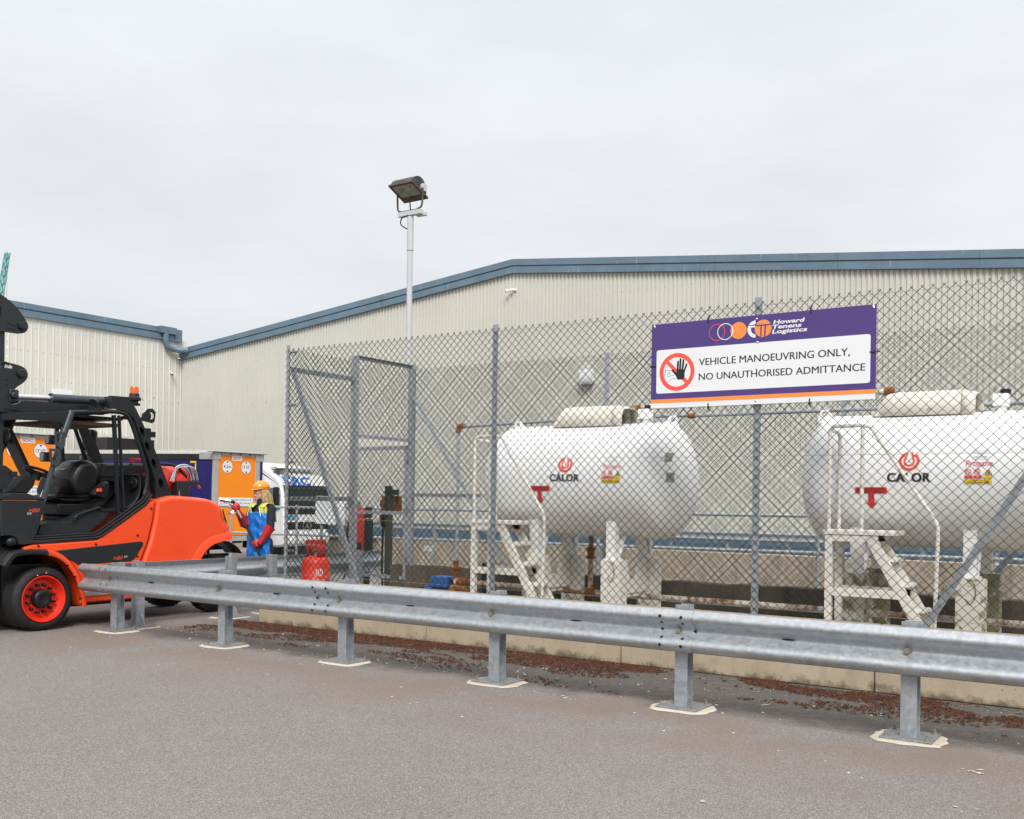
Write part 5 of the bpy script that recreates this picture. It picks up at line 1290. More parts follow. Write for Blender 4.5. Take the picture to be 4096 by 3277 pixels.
# solid inner liners that close the lightening holes
for xa, xb in ((SX-0.175, SX-0.162), (OX+0.162, OX+0.175)):
    MB().prism([(8.12, 1.53), (8.33, 1.57), (8.05, 2.15), (7.80, 2.58), (7.75, 2.50), (8.02, 1.92)], MX(0), xa, xb).build('pillar_liner', BLACK, fk, smooth=0)
MB().box((SX-0.165, 7.46, 2.62), (OX+0.165, 7.72, 2.745)).build('guard_crossbeam', BLACKM, fk, bevel=0.012)
for X_ in (SX-0.10, OX+0.10):
    b = MB()
    b.tube(smoothpts([(X_, 6.46, 1.02), (X_, 6.47, 1.04)], 2)+[(X_, 6.86, 2.30), (X_, 6.945, 2.515)], 0.036, 14) if False else None
    b.beam((X_, 6.47, 1.00), (X_, 6.825, 2.20), 0.055, 0.055, (1, 0, 0)); b.build('front_pillar', GREYT, fk, smooth=0, bevel=0.014)
    MB().tube([(X_, 6.80, 2.11), (X_, 6.945, 2.52)], 0.042, 16).build('pillar_sleeve', GREYT, fk)
    b = MB().tube(smoothpts([(X_, 6.93, 2.505), (X_, 7.2, 2.535), (X_, 7.52, 2.56), (X_, 7.66, 2.545), (X_, 7.74, 2.46), (X_, 7.82, 2.28), (X_, 7.97, 1.88), (X_, 7.985, 1.70), (X_, 7.95, 1.56)], 6), 0.026, 10); b.build('door_frame', BLACKM, fk)
    b = MB().beam((X_, 7.505, 2.52), (X_, 7.585, 1.30), 0.04, 0.045, (1, 0, 0)).beam((X_+0.03, 7.555, 2.52), (X_+0.03, 7.64, 1.30), 0.02, 0.05, (1, 0, 0)); b.build('door_post', BLACKM, fk, smooth=0, bevel=0.004)
# roof of the guard: front visor panel and roof bars
b = MB(); loft(b, [(6.12, 2.355), (6.12, 2.43), (6.30, 2.45), (6.93, 2.525), (6.93, 2.42), (6.86, 2.30), (6.80, 2.375), (6.62, 2.385), (6.30, 2.375)], [(SX-0.08, 0.006), (SX-0.095, 0), (SX-0.14, 0)]); fixn(b.build('roof_side', BLACKM, fk, smooth=40))
b = MB(); loft(b, [(6.12, 2.355), (6.12, 2.43), (6.30, 2.45), (6.93, 2.525), (6.93, 2.42), (6.86, 2.30), (6.80, 2.375), (6.62, 2.385), (6.30, 2.375)], [(OX+0.14, 0), (OX+0.095, 0), (OX+0.08, 0.006)]); fixn(b.build('roof_side', BLACKM, fk, smooth=40))
b = MB()
for i in range(7): y = 6.2+i*0.2; zz = 2.40+(y-6.12)*0.10; b.box((SX-0.14, y, zz), (OX+0.14, y+0.05, zz+0.05))
b.each('roof_bar', BLACKM, fk)
MB().box((SX-0.2, 6.9, 2.47), (OX+0.2, 7.7, 2.50)).build('roof_panel', BLACK, fk)
MB().box((SX-0.16, 6.86, 2.38), (OX+0.16, 7.6, 2.42)).build('headlining', pm('brown_headlining', (0.06, 0.03, 0.015), 0.8), fk)
# far windows surround seen through the cab
b = MB().beam((OX+0.1, 6.55, 1.5), (OX+0.1, 6.56, 2.38), 0.06, 0.12, (1, 0, 0)); b.build('far_post', BLACKM, fk, smooth=0)
b = MB().prism([(6.72, 2.40), (7.55, 2.40), (7.45, 1.9), (7.18, 1.9), (7.0, 2.05), (6.9, 2.25)][::1], MX(OX+0.12), 0, 0.04) if False else MB().beam((OX+0.14, 6.80, 2.36), (OX+0.14, 7.12, 1.75), 0.05, 0.22, (1, 0, 0)); b.build('far_door_frame', BLACKM, fk, smooth=0)
# tilt cylinders above the roof
for X_ in (SX-0.26, OX+0.26):
    t_ = MB().tube([(X_, 6.36, 2.645), (X_, 6.78, 2.665)], 0.030, 16); t_.build('tilt_rod', CHROME, fk)
    b = MB().tube([(X_, 6.78, 2.665), (X_, 6.80, 2.666), (X_, 6.802, 2.666), (X_, 7.50, 2.695)], [0.060, 0.060, 0.052, 0.052], 20); b.build('tilt_cylinder', GREYT, fk)
    b = MB().box((X_-0.06, 6.26, 2.57), (X_+0.06, 6.37, 2.72)).cyl((X_-0.09, 6.30, 2.65), (X_+0.11, 6.30, 2.65), 0.04, 14); b.build('rod_clevis', CHAR, fk, bevel=0.015)
    b = MB().prism([(6.36, 2.56), (6.42, 2.60), (7.45, 2.62), (7.45, 2.52), (6.9, 2.53), (6.5, 2.48), (6.2, 2.50)], MX(X_), -0.05, 0.05); b.build('cylinder_shroud', BLACKM, fk, smooth=0)
# mast with its swept bracket plates
mp1 = [(5.80, 3.82)]+smoothpts([(6.02, 3.80), (6.10, 3.765), (6.19, 3.74), (6.31, 3.665), (6.40, 3.575), (6.455, 3.50), (6.475, 3.455), (6.462, 3.40), (6.42, 3.365), (6.36, 3.352)], 4)+[(6.22, 3.350), (5.80, 3.350)]
mp2 = [(5.98, 3.05)]+smoothpts([(6.14, 3.03), (6.26, 3.012), (6.38, 2.995), (6.45, 2.965), (6.478, 2.91), (6.465, 2.85), (6.42, 2.80), (6.35, 2.745), (6.305, 2.69), (6.295, 2.60)], 4)+[(6.31, 2.49), (6.2, 2.46), (5.98, 2.45)]
for X_ in (-10.97, OX+0.22):
    for nm, out, hc in (('upper_mast_bracket', mp1, (6.02, 3.555)), ('lower_mast_bracket', mp2, (6.0, 2.78))):
        v_, f_ = plate2(out, [circ(hc, 0.145, 30)] if nm[0] == 'u' else [circ((6.0, 2.76), 0.16, 30)] if False else [circ((6.02, 3.555), 0.145, 30)] if nm[0] == 'u' else [], MX(X_), -0.035, 0.0)
        o_ = fixn(MB().add(v_, f_).build(nm, CHAR, fk, smooth=0, bevel=0.005))
        pc = (6.400, 3.447) if nm[0] == 'u' else (6.395, 2.905)
        MB().lathe((X_-0.001, pc[0], pc[1]), (1, 0, 0), [(0, 0.052), (0.03, 0.050), (0.04, 0.044), (0.04, 0.036), (0.045, 0.034), (0.045, 0.0)], 28).build('pivot_cap', CHAR, o_)
        bb = MB()
        for y, z in (((6.245, 3.45), (6.275, 3.44), (6.305, 3.435), (6.245, 3.395), (6.275, 3.395), (6.305, 3.388)) if nm[0] == 'u' else ((6.235, 2.82), (6.235, 2.765))): bb.cyl((X_, y, z), (X_+0.006, y, z), 0.010, 8)
        bb.each('bracket_bolt', BLACK, o_)
b = MB(); M = MX(-10.968); script_mark(b.mat(WHITEP), M, 6.155, 2.95, 0.135); b.build('mast_lettering', None, fk, smooth=0)
b = MB(); script_mark(b.mat(pm('silver_thread', (0.5, 0.48, 0.4), 0.5)), seatM, -0.07, 0.06, 0.14); b.build('seat_lettering', None, fk, smooth=0)
for X_ in (-11.02, OX+0.30):
    b = MB().box((X_-0.10, 5.98, 0.25), (X_+0.02, 6.225, 3.70)).box((X_-0.09, 5.95, 0.15), (X_+0.0, 6.15, 3.80)); b.build('mast_channel', CHAR, fk, bevel=0.008)
b = MB()
for i in range(3): b.box((-11.0, 6.225, 3.06+i*0.1), (-10.985, 6.255, 3.10+i*0.1))
b.build('mast_chain_guide', WHITE, fk)
MB().box((-11.02, 5.98, 3.60), (OX+0.30, 6.2, 3.70)).build('mast_crosshead', CHAR, fk, bevel=0.01)
MB().box((-11.02, 5.98, 1.9), (OX+0.30, 6.15, 2.0)).build('mast_crosshead', CHAR, fk, bevel=0.01)
b = MB().prism([(6.10, 1.88), (6.24, 1.86), (6.32, 1.80), (6.315, 1.70), (6.26, 1.62), (6.12, 1.56)], MX(-10.97), -0.03, 0.0).box((-11.0, 6.29, 1.74), (-10.94, 6.36, 1.80)); b.build('carriage_plate', CHAR, fk, smooth=0, bevel=0.004)
b = MB().box((-10.98, 5.7, 0.5), (OX+0.2, 5.78, 1.2)).box((-11.1, 4.6, 0.08), (-11.25, 5.75, 0.14)).box((OX+0.35, 4.6, 0.08), (OX+0.5, 5.75, 0.14)); b.build('fork_carriage', CHAR, fk, bevel=0.01)
MB().ell((SX-0.03, 6.20, 1.02), (0.05, 0.06, 0.055)).build('front_lamp', BLACK, fk)
# lights and mirrors
for (y, z) in ((6.745, 2.17), (6.685, 1.97)):
    out = [(y-0.055, z+0.10), (y+0.055, z+0.10), (y+0.085, z+0.06), (y+0.075, z-0.06), (y+0.03, z-0.11), (y-0.05, z-0.05)]
    hl = [(y-0.028, z+0.07), (y+0.035, z+0.07), (y+0.045, z+0.03), (y+0.02, z-0.045), (y-0.02, z-0.025)]
    v_, f_ = plate2(out, [hl], MX(SX-0.02), -0.008, 0.004); lg = fixn(MB().add(v_, f_).build('light_guard', GREYT, fk, smooth=0))
    b = MB().box((SX-0.06, y-0.10, z-0.05), (SX-0.14, y+0.01, z+0.06)); b.build('work_light', BLACK, lg, bevel=0.012)
    b = MB().box((SX-0.065, y-0.105, z-0.04), (SX-0.135, y-0.10, z+0.05)); b.build('lens', pm('clear_lens', (0.16, 0.165, 0.17), 0.1), lg)
b = MB().tube(smoothpts([(OX+0.1, 7.86, 1.98), (OX-0.05, 7.95, 2.05), (OX-0.07, 8.08, 2.15)], 4), 0.012, 8); b.build('mirror_arm', BLACK, fk)
b = MB().box((-11.95, 7.00, 2.02), (-11.90, 7.16, 2.32)) if False else MB()
mm_ = rrect(-0.085, -0.15, 0.085, 0.15, 0.05)[0]
MMi = lambda u, v, w_: (-12.22+u*0.80-w_*0.55, 8.10+u*0.55+w_*0.80, 2.275+v)
b.prism(mm_, MMi, -0.01, 0.05); mo = b.build('side_mirror', BLACK, fk, smooth=0, bevel=0.008)
mg = NB('mirror_glass', 0.03, 1.0); mg.col((0.75, 0.77, 0.78)); MB().prism(rrect(-0.07, -0.135, 0.07, 0.135, 0.042)[0], MMi, -0.014, -0.0105).build('mirror_glass', mg.m, mo, smooth=0)
b = MB().lathe((SX-0.30, 6.24, 2.19), (0.15, 1, -0.15), [(0, 0.0), (0.01, 0.06), (0.03, 0.095), (0.045, 0.10)], 20); b.tube(smoothpts([(SX-0.28, 6.25, 2.22), (SX-0.27, 6.22, 2.32), (SX-0.2, 6.26, 2.39), (SX-0.12, 6.40, 2.40)], 4), 0.006, 6); b.build('round_mirror', BLACK, fk)
b = MB().lathe((-11.2, 8.04, 2.71), (0, 0, 1), [(0, 0.05), (0.04, 0.05), (0.05, 0.085), (0.08, 0.085), (0.10, 0.065), (0.135, 0.06)], 20); b.beam((-11.2, 7.7, 2.71), (-11.2, 8.10, 2.71), 0.08, 0.03); bc_ = b.build('beacon_base', BLACK, fk)
MB().lathe((-11.2, 8.04, 2.845), (0, 0, 1), [(0, 0.055), (0.075, 0.053), (0.09, 0.047), (0.097, 0.035)], 24).build('beacon', AMBER, fk)
for X_, y, z in ((-11.05, 8.0, 2.58), ):
    hl = [circ((8.17, 2.575), 0.035, 16)]
    v_, f_ = plate2([(8.02, 2.50), (8.20, 2.475), (8.235, 2.50), (8.25, 2.62), (8.20, 2.665), (8.13, 2.655), (8.06, 2.58)], [circ((8.18, 2.57), 0.045, 16)], MX(X_), -0.005, 0.005)
    lg = fixn(MB().add(v_, f_).build('light_guard', BLACKM, fk, smooth=0)); b = MB().lathe((X_-0.05, 8.10, 2.57), (0, 1, -0.1), [(0, 0.03), (0.03, 0.055), (0.08, 0.06)], 18).box((X_-0.08, 7.8, 2.5), (X_-0.02, 8.05, 2.54)); b.build('rear_light', BLACK, lg)
b = MB().box((-10.93, 8.02, 2.24), (-10.97, 8.10, 2.40)).box((-10.93, 8.10, 2.29), (-10.97, 8.17, 2.36)).box((-10.95, 7.95, 2.28), (-10.96, 8.05, 2.32)); b.build('rear_camera', BLACK, fk, bevel=0.006)
b = MB().lathe((SX-0.1, 7.26, 2.66), (0.3, -0.6, -0.3), [(0, 0.03), (0.02, 0.05), (0.06, 0.055)], 16).box((SX-0.08, 7.2, 2.54), (SX-0.12, 7.28, 2.66)).box((SX-0.075, 7.16, 2.55), (SX-0.085, 7.32, 2.60)); b.build('roof_light', BLACKM, fk)
# gas bottles across the back, covered
for yc in (8.42, 8.72):
    b = MB().lathe((-11.05, yc, 1.755), (-1, 0, 0), [(0, 0.03), (0.01, 0.09), (0.04, 0.15), (0.09, 0.185), (0.13, 0.19), (0.70, 0.19), (0.76, 0.15), (0.79, 0.05)], 32); b.build('gas_cylinder', REDB, fk, smooth=50)
b = MB(); loft(b, [(7.62, 1.80), (7.66, 1.90), (7.70, 1.945), (7.80, 1.955), (8.28, 1.965), (8.36, 1.92), (8.40, 1.80), (8.38, 1.70), (7.62, 1.70)], [(-11.28, 0.03), (-11.31, 0.008), (-11.35, 0), (-11.9, 0)]); fixn(b.build('engine_cover', GREYP, fk, smooth=40))
MB().tube([(-11.26, 7.60, 1.79), (-11.26, 8.30, 1.80)], 0.008, 8).build('cover_bar', BLACK, fk)
b = MB().box((-11.30, 8.10, 2.00), (-11.34, 8.42, 2.03)).box((-11.30, 8.08, 1.96), (-11.34, 8.12, 2.03)).box((-11.30, 8.40, 1.94), (-11.34, 8.44, 2.03)); b.build('cylinder_clamp', REDP, fk, bevel=0.006)
b = MB().box((-10.98, 8.55, 1.55), (-11.1, 8.75, 1.75)).box((-11.1, 8.75, 1.68), (-11.0, 8.90, 1.75)); b.build('valve_box', CHAR, fk, bevel=0.006)
b = MB()
for dy, hh in ((0, 0.19), (0.05, 0.22), (0.11, 0.20)):
    b.tube(smoothpts([(-11.03, 8.52-dy*0.5, 1.74), (-11.03, 8.56, 1.74+hh*0.8), (-11.03, 8.66+dy, 1.74+hh), (-11.03, 8.76+dy, 1.74+hh*0.75), (-11.03, 8.80+dy, 1.76)], 6), 0.013, 8)
b.build('gas_hose', CHROME, fk)
b = MB(); b.tube(smoothpts([(-11.06, 8.15, 1.93), (-11.06, 8.4, 1.96), (-11.06, 8.6, 1.93), (-11.06, 8.75, 1.80)], 6), 0.02, 8); b.build('black_hose', BLACK, fk)
b = MB().cyl((-11.03, 8.50, 1.73), (-11.03, 8.54, 1.74), 0.016, 10).cyl((-11.03, 8.92, 1.69), (-11.03, 8.95, 1.66), 0.018, 10); b.each('valve_cap', REDP, fk)
MB().cyl((SX-0.25, 8.58, 1.53), (SX-0.25, 8.58, 1.62), 0.022, 14).build('lifting_pin', CHROME, fk)
b = MB(); b.add([(SX+0.002, 9.10, 1.36), (SX-0.012, 9.15, 1.24), (SX-0.03, 9.205, 1.19), (SX-0.05, 9.215, 1.21), (SX-0.03, 9.16, 1.30), (SX-0.02, 9.125, 1.385)], [(0, 1, 2, 3, 4, 5)]); b.build('rear_lamp', BLACK, fk, smooth=0, solid=0.01)
# ------------------------------------------------------------------ trailers and lorry
def trailer(name, label, X, Y0, Y1, zt, L_, side_mat, door_mat, tilt, decals, zf=LOW+1.15):
    """box trailer lying along X, rear doors at +X; local origin at rear bottom centre"""
    yc = (Y0+Y1)/2; t = thing(name, label, 'trailer', (X, yc, LOW), 0, 'parked box trailers'); t.rotation_euler = (0, tilt, 0)
    hw = (Y1-Y0)/2; H = zt-LOW; fz = zf-LOW
    bw = lambda b, n, m_, **k: b.build(n, m_, t, world=False, **k)
    bw(MB().box((-L_, -hw+0.03, fz), (-0.06, hw-0.03, H-0.05)), 'curtain_body', side_mat, smooth=0)
    # curtain folds near the rear corner
    b = MB(); vs = []; n, m_ = 14, 18; rr_ = random.Random(5)
    for i in range(n+1):
        for j in range(m_+1):
            u = -1.0+0.95*i/n; v = fz+0.15+(H-fz-0.55)*j/m_
            vs.append((u, -hw+0.022-0.018*abs(math.sin(v*3.1+u*2.2))*(i/n)-0.012*math.sin(u*9+v*4)*(i/n), v))
    b.add(vs, [(j*1+i*(m_+1), (i+1)*(m_+1)+j, (i+1)*(m_+1)+j+1, i*(m_+1)+j+1) for i in range(n) for j in range(m_)]); bw(b, 'curtain_edge', side_mat, smooth=60)
    b = MB().box((-L_, -hw, H-0.14), (-0.06, -hw+0.06, H)).box((-L_, hw-0.06, H-0.14), (-0.06, hw, H)).box((-L_, -hw+0.06, H-0.04), (-0.06, hw-0.06, H-0.005)); bw(b, 'roof_rail', pm('pale_roof_rail', (0.66, 0.65, 0.60), 0.4), smooth=0)
    bw(MB().box((-L_, -hw+0.005, H-0.36), (-0.75, -hw+0.03, H-0.145)), 'track_cover', BLACKTR, smooth=0)
    b = MB()
    b.box((-0.07, -hw, fz), (0.03, -hw+0.22, H-0.20)).box((-0.07, hw-0.38, fz), (0.03, hw-0.16, H-0.20))
    b.box((-0.75, -hw-0.02, H-0.34), (0.05, -hw+0.30, H-0.08)).box((-0.07, hw-0.38, H-0.34), (0.05, hw, H-0.08)).box((-0.06, -hw+0.30, H-0.17), (0.02, hw-0.38, H-0.08))
    bw(b, 'rear_frame', ALU, smooth=0, bevel=0.012)
    b = MB().box((-0.04, -hw-0.25, H-0.075), (0.14, hw+0.05, H-0.05))
    for i in range(5): y = -hw+0.3+i*(2*hw-0.5)/4; b.prism([(0.0, -0.17), (0.12, -0.06), (0.0, -0.06)], lambda u, v, w_: (0.02+u, y+w_, H+v), -0.01, 0.01)
    bw(b, 'rear_gutter', GALVD, smooth=0)
    bw(MB().box((-0.08, hw-0.16, fz), (-0.01, hw, H-0.34)), 'curtain_return', side_mat, smooth=0)
    M = lambda u, v, w_: (0.012+w_, -hw+0.22+u, v)
    dw = 2*hw-0.60
    bw(MB().box((-0.05, -hw+0.22, fz), (0.01, hw-0.38, H-0.17)), 'rear_door', door_mat, smooth=0)
    if decals:
        b = MB().mat(WHITEP).flat(rrect(dw*0.355, H-0.345, dw*0.635, H-0.175, 0.06), M, 0.001)
        b.mat(REDP).flat(text('SDC', dw*0.495, H-0.305, 0.095, dw*0.21, 'C', 0.02), M, 0.003)
        for cxx, t1 in ((dw*0.235, '4.2m'), (dw*0.745, '13\'10"')):
            c_ = (cxx, H-0.575)
            b.mat(REDP).flat(disc(c_, 0.245, 40), M, 0.001).mat(WHITEP).flat(disc(c_, 0.228, 40), M, 0.002)
            b.mat(BLACKP).flat(text(t1, c_[0], c_[1]-0.05, 0.11, 0.34, 'C', 0.012), M, 0.003)
            for s in (-1, 1): b.flat(poly((c_[0]-0.045, c_[1]+s*0.20), (c_[0]+0.045, c_[1]+s*0.20), (c_[0], c_[1]+s*0.115)) if s > 0 else poly((c_[0], c_[1]-0.115), (c_[0]-0.045, c_[1]-0.20), (c_[0]+0.045, c_[1]-0.20)), M, 0.003)
        b.mat(WHITEP).flat(rect(0.03, H-1.98, dw-0.08, H-1.68), M, 0.001).mat(BLACKP)
        b.flat(text('- Max. running height 4.20 Mtr./13\'10"', 0.22, H-1.79, 0.06, dw-0.36), M, 0.002).flat(text('- Based on max. trailer fifth wheel height', 0.22, H-1.91, 0.06, dw-0.36), M, 0.002)
        b.flat(stroke([(0.08, H-1.80), (0.14, H-1.72), (0.14, H-1.82)], 0.012), M, 0.002)
        for i in range(3): b.flat(ring((0.10+0.05*i, H-1.91), 0.014, 0.022, 12), M, 0.002)
        b.mat(YELLOW).flat(rect(dw*0.80, fz+0.15, dw*0.95, fz+0.33), M, 0.002)
        [o_ for o_ in b.each('door_marking', None, t, world=False, smooth=0)]
        b = MB().mat(YELLOW)
        for i in range(4): b.flat(rect(-1.27+i*0.085, H-0.47, -1.195+i*0.085, H-0.40), lambda u, v, w_: (u, -hw+0.014, v))
        for i in range(4): b.flat(rect(-1.015, H-0.565-i*0.085, -0.94, H-0.49-i*0.085), lambda u, v, w_: (u, -hw+0.014, v))
        bw(b, 'reflective_tape', None, smooth=0)
    b = MB().box((-0.3, -hw+0.1, fz-0.2), (0.02, hw-0.1, fz-0.02)).box((-0.15, -hw+0.05, fz-0.62), (0.0, hw-0.05, fz-0.5))
    bw(b, 'rear_bumper', ALU, smooth=0)
    for i in range(3):
        for s in (-1, 1):
            b = MB(); b.lathe((-2.2-i*1.3, s*(hw-0.32), 0.5), (0, s, 0), [(0, 0.3), (0, 0.48), (0.04, 0.5), (0.26, 0.5), (0.3, 0.48), (0.3, 0.3)], 28); bw(b, 'wheel', RUBBER)
    bw(MB().box((-L_, -0.5, fz-0.3), (-0.3, 0.5, fz)), 'chassis', BLACK, smooth=0)
    return t
trailer('box_trailer', 'navy curtain-sided trailer with orange rear doors behind the woman and forklift', -28.74, 23.85, 26.15, 3.20, 11.2, NAVY, DOORO, 0.0155, True)
trailer('box_trailer', 'orange rear doors of the trailer seen through the forklift cab at the left', -30.5, 16.95, 19.30, 3.50, 10.0, BLACKTR, DOORO, 0.0, True)
trailer('box_trailer', 'black box trailer with pale roof rail behind the navy one', -42.3+1.7, 27.4, 29.6, 4.45, 6.0, BLACKTR, BLACKTR, 0.01, False) if False else None
t = thing('box_trailer', 'black curtain-sided trailer with pale roof edge rising behind the navy trailer', 'trailer', (-39.8, 28.0, LOW), 0, 'parked box trailers')
MB().box((-40.7, 26.6, LOW+1.1), (-38.9, 29.0, 4.05)).build('curtain_body', BLACKTR, t, smooth=0)
MB().box((-40.7, 26.55, 4.06), (-39.6, 29.05, 4.17)).build('roof_edge', pm('pale_roof_rail', (0.66, 0.65, 0.60), 0.4), t, smooth=0)
b = MB()
for x in (-40.2, -39.4):
    for y in (26.8, 28.7): MB().lathe((x, y-0.15, LOW+0.5), (0, 1, 0), [(0, 0.3), (0, 0.5), (0.3, 0.5), (0.3, 0.3)], 24).build('wheel', RUBBER, t)

# white lorry cab facing +X
t = thing('lorry', 'white lorry cab with blue KRC lettering above its dark windscreen', 'lorry', (-30.5, 28.8, LOW))
XF, Y0, Y1 = -29.0, 27.55, 29.95
# cab shell: outline in (x,z) lofted across Y with rounded flanks
def cabloft(b, prof, secs):
    n = len(prof); nr = []
    for i in range(n):
        a, c = Vector(prof[i-1]), Vector(prof[(i+1) % n]); d = (c-a).normalized(); nr.append(Vector((d.y, -d.x)))
    vs = [(p[0]-q.x*e, y, p[1]-q.y*e) for y, e in secs for p, q in zip(prof, nr)]; k = len(secs)
    b.add(vs, [(i*n+j, i*n+(j+1) % n, (i+1)*n+(j+1) % n, (i+1)*n+j) for i in range(k-1) for j in range(n)]+[tuple(range(n)), tuple((k-1)*n+j for j in range(n))]); return b
cabp = smoothpts([(-31.1, -0.35), (-29.02, -0.35), (-28.98, 0.4), (-29.02, 1.1), (-29.16, 1.95), (-29.28, 2.2), (-29.55, 2.42), (-30.2, 2.75), (-30.7, 2.9), (-31.1, 2.9)], 4, False)
o = fixn(cabloft(MB(), cabp, [(Y0, 0.10), (Y0+0.03, 0.04), (Y0+0.10, 0), (Y1-0.10, 0), (Y1-0.03, 0.04), (Y1, 0.10)]).build('cab_shell', TRUCKW, t, smooth=50))
def fx(z): # front face x at height z
    pts = [(-0.35, -29.02), (0.4, -28.98), (1.1, -29.02), (1.95, -29.16), (2.2, -29.28), (2.42, -29.55)]
    for (a, xa), (c, xc) in zip(pts, pts[1:]):
        if a <= z <= c: return xa+(xc-xa)*(z-a)/(c-a)
    return pts[-1][1]
FMt = lambda u, v, w_: (fx(v)+0.02+w_, Y0+u, v)
def fpanel(name, u0, u1, v0, v1, mat_, w_=0.012, n=4):
    return MB().flat(rect(u0, v0, u1, v1, 2, n), FMt, w_).build(name, mat_, t, smooth=60)
fpanel('windscreen', 0.08, 2.32, 1.16, 1.90, GLASSD); fpanel('wiper_panel', 0.08, 2.32, 0.90, 1.15, BLACK)
fpanel('sun_visor', 0.04, 2.36, 1.905, 2.02, pm('smoked_visor', (0.05, 0.05, 0.055), 0.2), 0.05)
for z0, z1 in ((0.30, 0.60), (-0.10, 0.24)):
    fpanel('grille', 0.06, 2.34, z0, z1, BLACK, 0.014)
b = MB().mat(pm('pale_blue_plate', (0.13, 0.36, 0.50), 0.4)).flat(rect(0.12, 0.70, 0.62, 0.87), FMt, 0.02); b.build('number_panel', None, t, smooth=0)
b = MB(); b.flat(ring((1.16, 0.42), 0.20, 0.235, 36), FMt, 0.03)
for a_ in (90, 210, 330): b.flat(poly((1.16+0.21*math.cos(R(a_)), 0.42+0.21*math.sin(R(a_))), (1.16+0.035*math.cos(R(a_+60)), 0.42+0.035*math.sin(R(a_+60))), (1.16, 0.42), (1.16+0.035*math.cos(R(a_-60)), 0.42+0.035*math.sin(R(a_-60)))), FMt, 0.03)
b.build('star_badge', CHROME, t, smooth=0)
KM = lambda u, v, w_: (-29.34-(v-2.1)*1.05+w_, Y0+u, v)
tb = MB().add([(-29.06, Y0+0.05, 2.03), (-29.06, Y1-0.05, 2.03), (-29.36, Y1-0.1, 2.46), (-29.36, Y0+0.1, 2.46), (-29.7, Y0+0.1, 2.03), (-29.7, Y1-0.1, 2.03)], [(0, 1, 2, 3), (0, 3, 4), (1, 5, 2)]); tb.build('name_board', TRUCKW, t, smooth=0)
KM = lambda u, v, w_: (-29.06-(v-2.03)*0.698+w_, Y0+u, v)
b = MB().mat(KBLUE).flat(text('KRC', 0.10, 2.05, 0.30, 1.42, 'L', 0.05), KM, 0.012); b.build('name_lettering', None, t, smooth=0)
SM = lambda u, v, w_: (u, Y0-w_, v)
b = MB(); b.add([SM(u, v, 0.012) for u, v in rrect(-30.05, 1.05, -29.22, 1.92, 0.08)[0]], [tuple(range(28))]); b.build('side_window', pm('grey_side_glass', (0.20, 0.25, 0.255), 0.15), t, smooth=0)
MB().mat(pm('mint_sticker', (0.35, 0.68, 0.62), 0.5)).flat(rect(-29.48, 1.68, -29.24, 1.86), SM, 0.016).build('window_sticker', None, t, smooth=0)
b = MB(); cabloft(b, [(-29.50, 0.75), (-29.05, 0.75), (-29.03, 1.0), (-29.1, 1.0)], [(Y0-0.02, 0), (Y0-0.005, 0)]) if False else None
MB().box((-29.35, Y0-0.28, 1.25), (-29.22, Y0-0.06, 1.95)).build('door_mirror', BLACK, t, bevel=0.04)
MB().box((-29.35, Y1+0.06, 1.25), (-29.22, Y1+0.28, 1.95)).build('door_mirror', BLACK, t, bevel=0.04)
b = MB(); cabloft(b, smoothpts([(-31.0, 2.35), (-30.2, 2.45), (-29.62, 2.66), (-29.60, 2.72), (-30.2, 2.80), (-31.0, 2.92)], 3, True), [(Y0+0.15, 0.03), (Y0+0.2, 0), (Y1-0.2, 0), (Y1-0.15, 0.03)]); fixn(b.build('roof_deflector', TRUCKW, t, smooth=50))
MB().box((-29.75, Y0-0.02, 2.62), (-29.15, Y0+0.5, 2.66)).build('visor_wing', pm('smoked_visor', (0.05, 0.05, 0.055), 0.2), t, bevel=0.01)
MB().box((-31.2, Y0+0.1, LOW+0.3), (-29.05, Y1-0.1, LOW+0.7)).build('lower_skirt', CHAR, t, bevel=0.05)
for x in (-30.1, ):
    for y in (Y0+0.02, Y1-0.32): MB().lathe((x, y, LOW+0.5), (0, 1, 0), [(0, 0.3), (0, 0.48), (0.04, 0.5), (0.28, 0.5), (0.3, 0.3)], 28).build('wheel', RUBBER, t)
MB().box((-31.9, Y0+0.5, LOW+0.5), (-31.1, Y1-0.5, LOW+0.9)).build('chassis', BLACK, t)
# ------------------------------------------------------------------ the woman with the filling nozzle
FWP = 14.45; rP = -0.2469*FWP
P0 = Rt*rP + Fw*FWP
wm = thing('person', 'woman in orange hard hat, blue apron and red gauntlets holding a gas nozzle', 'person', (P0.x, P0.y, 0), TH)
# local axes: x to the camera's right, y away from it, z up
fd = Vector((-0.76, -0.64, -0.06)).normalized()          # where the face looks
bd = Vector((-0.52, -0.85, 0)).normalized()               # chest direction
bl = Vector((0.85, -0.52, 0)).normalized()                # towards her left
SKIN = pm('skin', (0.66, 0.41, 0.32), 0.5, var=0.06, vs=20)
HAIR = pm('long_blonde_hair', (0.56, 0.385, 0.185), 0.45, var=0.4, vs=30)
NAVYC = pm('navy_sweatshirt', (0.011, 0.012, 0.022), 0.85, var=0.2, vs=20, bump=0.2, bs=90)
HIVIS = pm('yellow_vest_fabric', (0.60, 0.76, 0.03), 0.7, var=0.08, vs=15)
HIORG = pm('orange_vest_binding', (0.86, 0.30, 0.02), 0.7)
SILV = pm('grey_reflective_tape', (0.42, 0.43, 0.44), 0.5)
APR = NB('blue_pvc_apron', 0.32, 0, 0.5); APR.col(APR.mix(APR.rng(APR.noise(9, 4), 0.3, 0.7), (0.003, 0.125, 0.47), (0.008, 0.20, 0.66)))
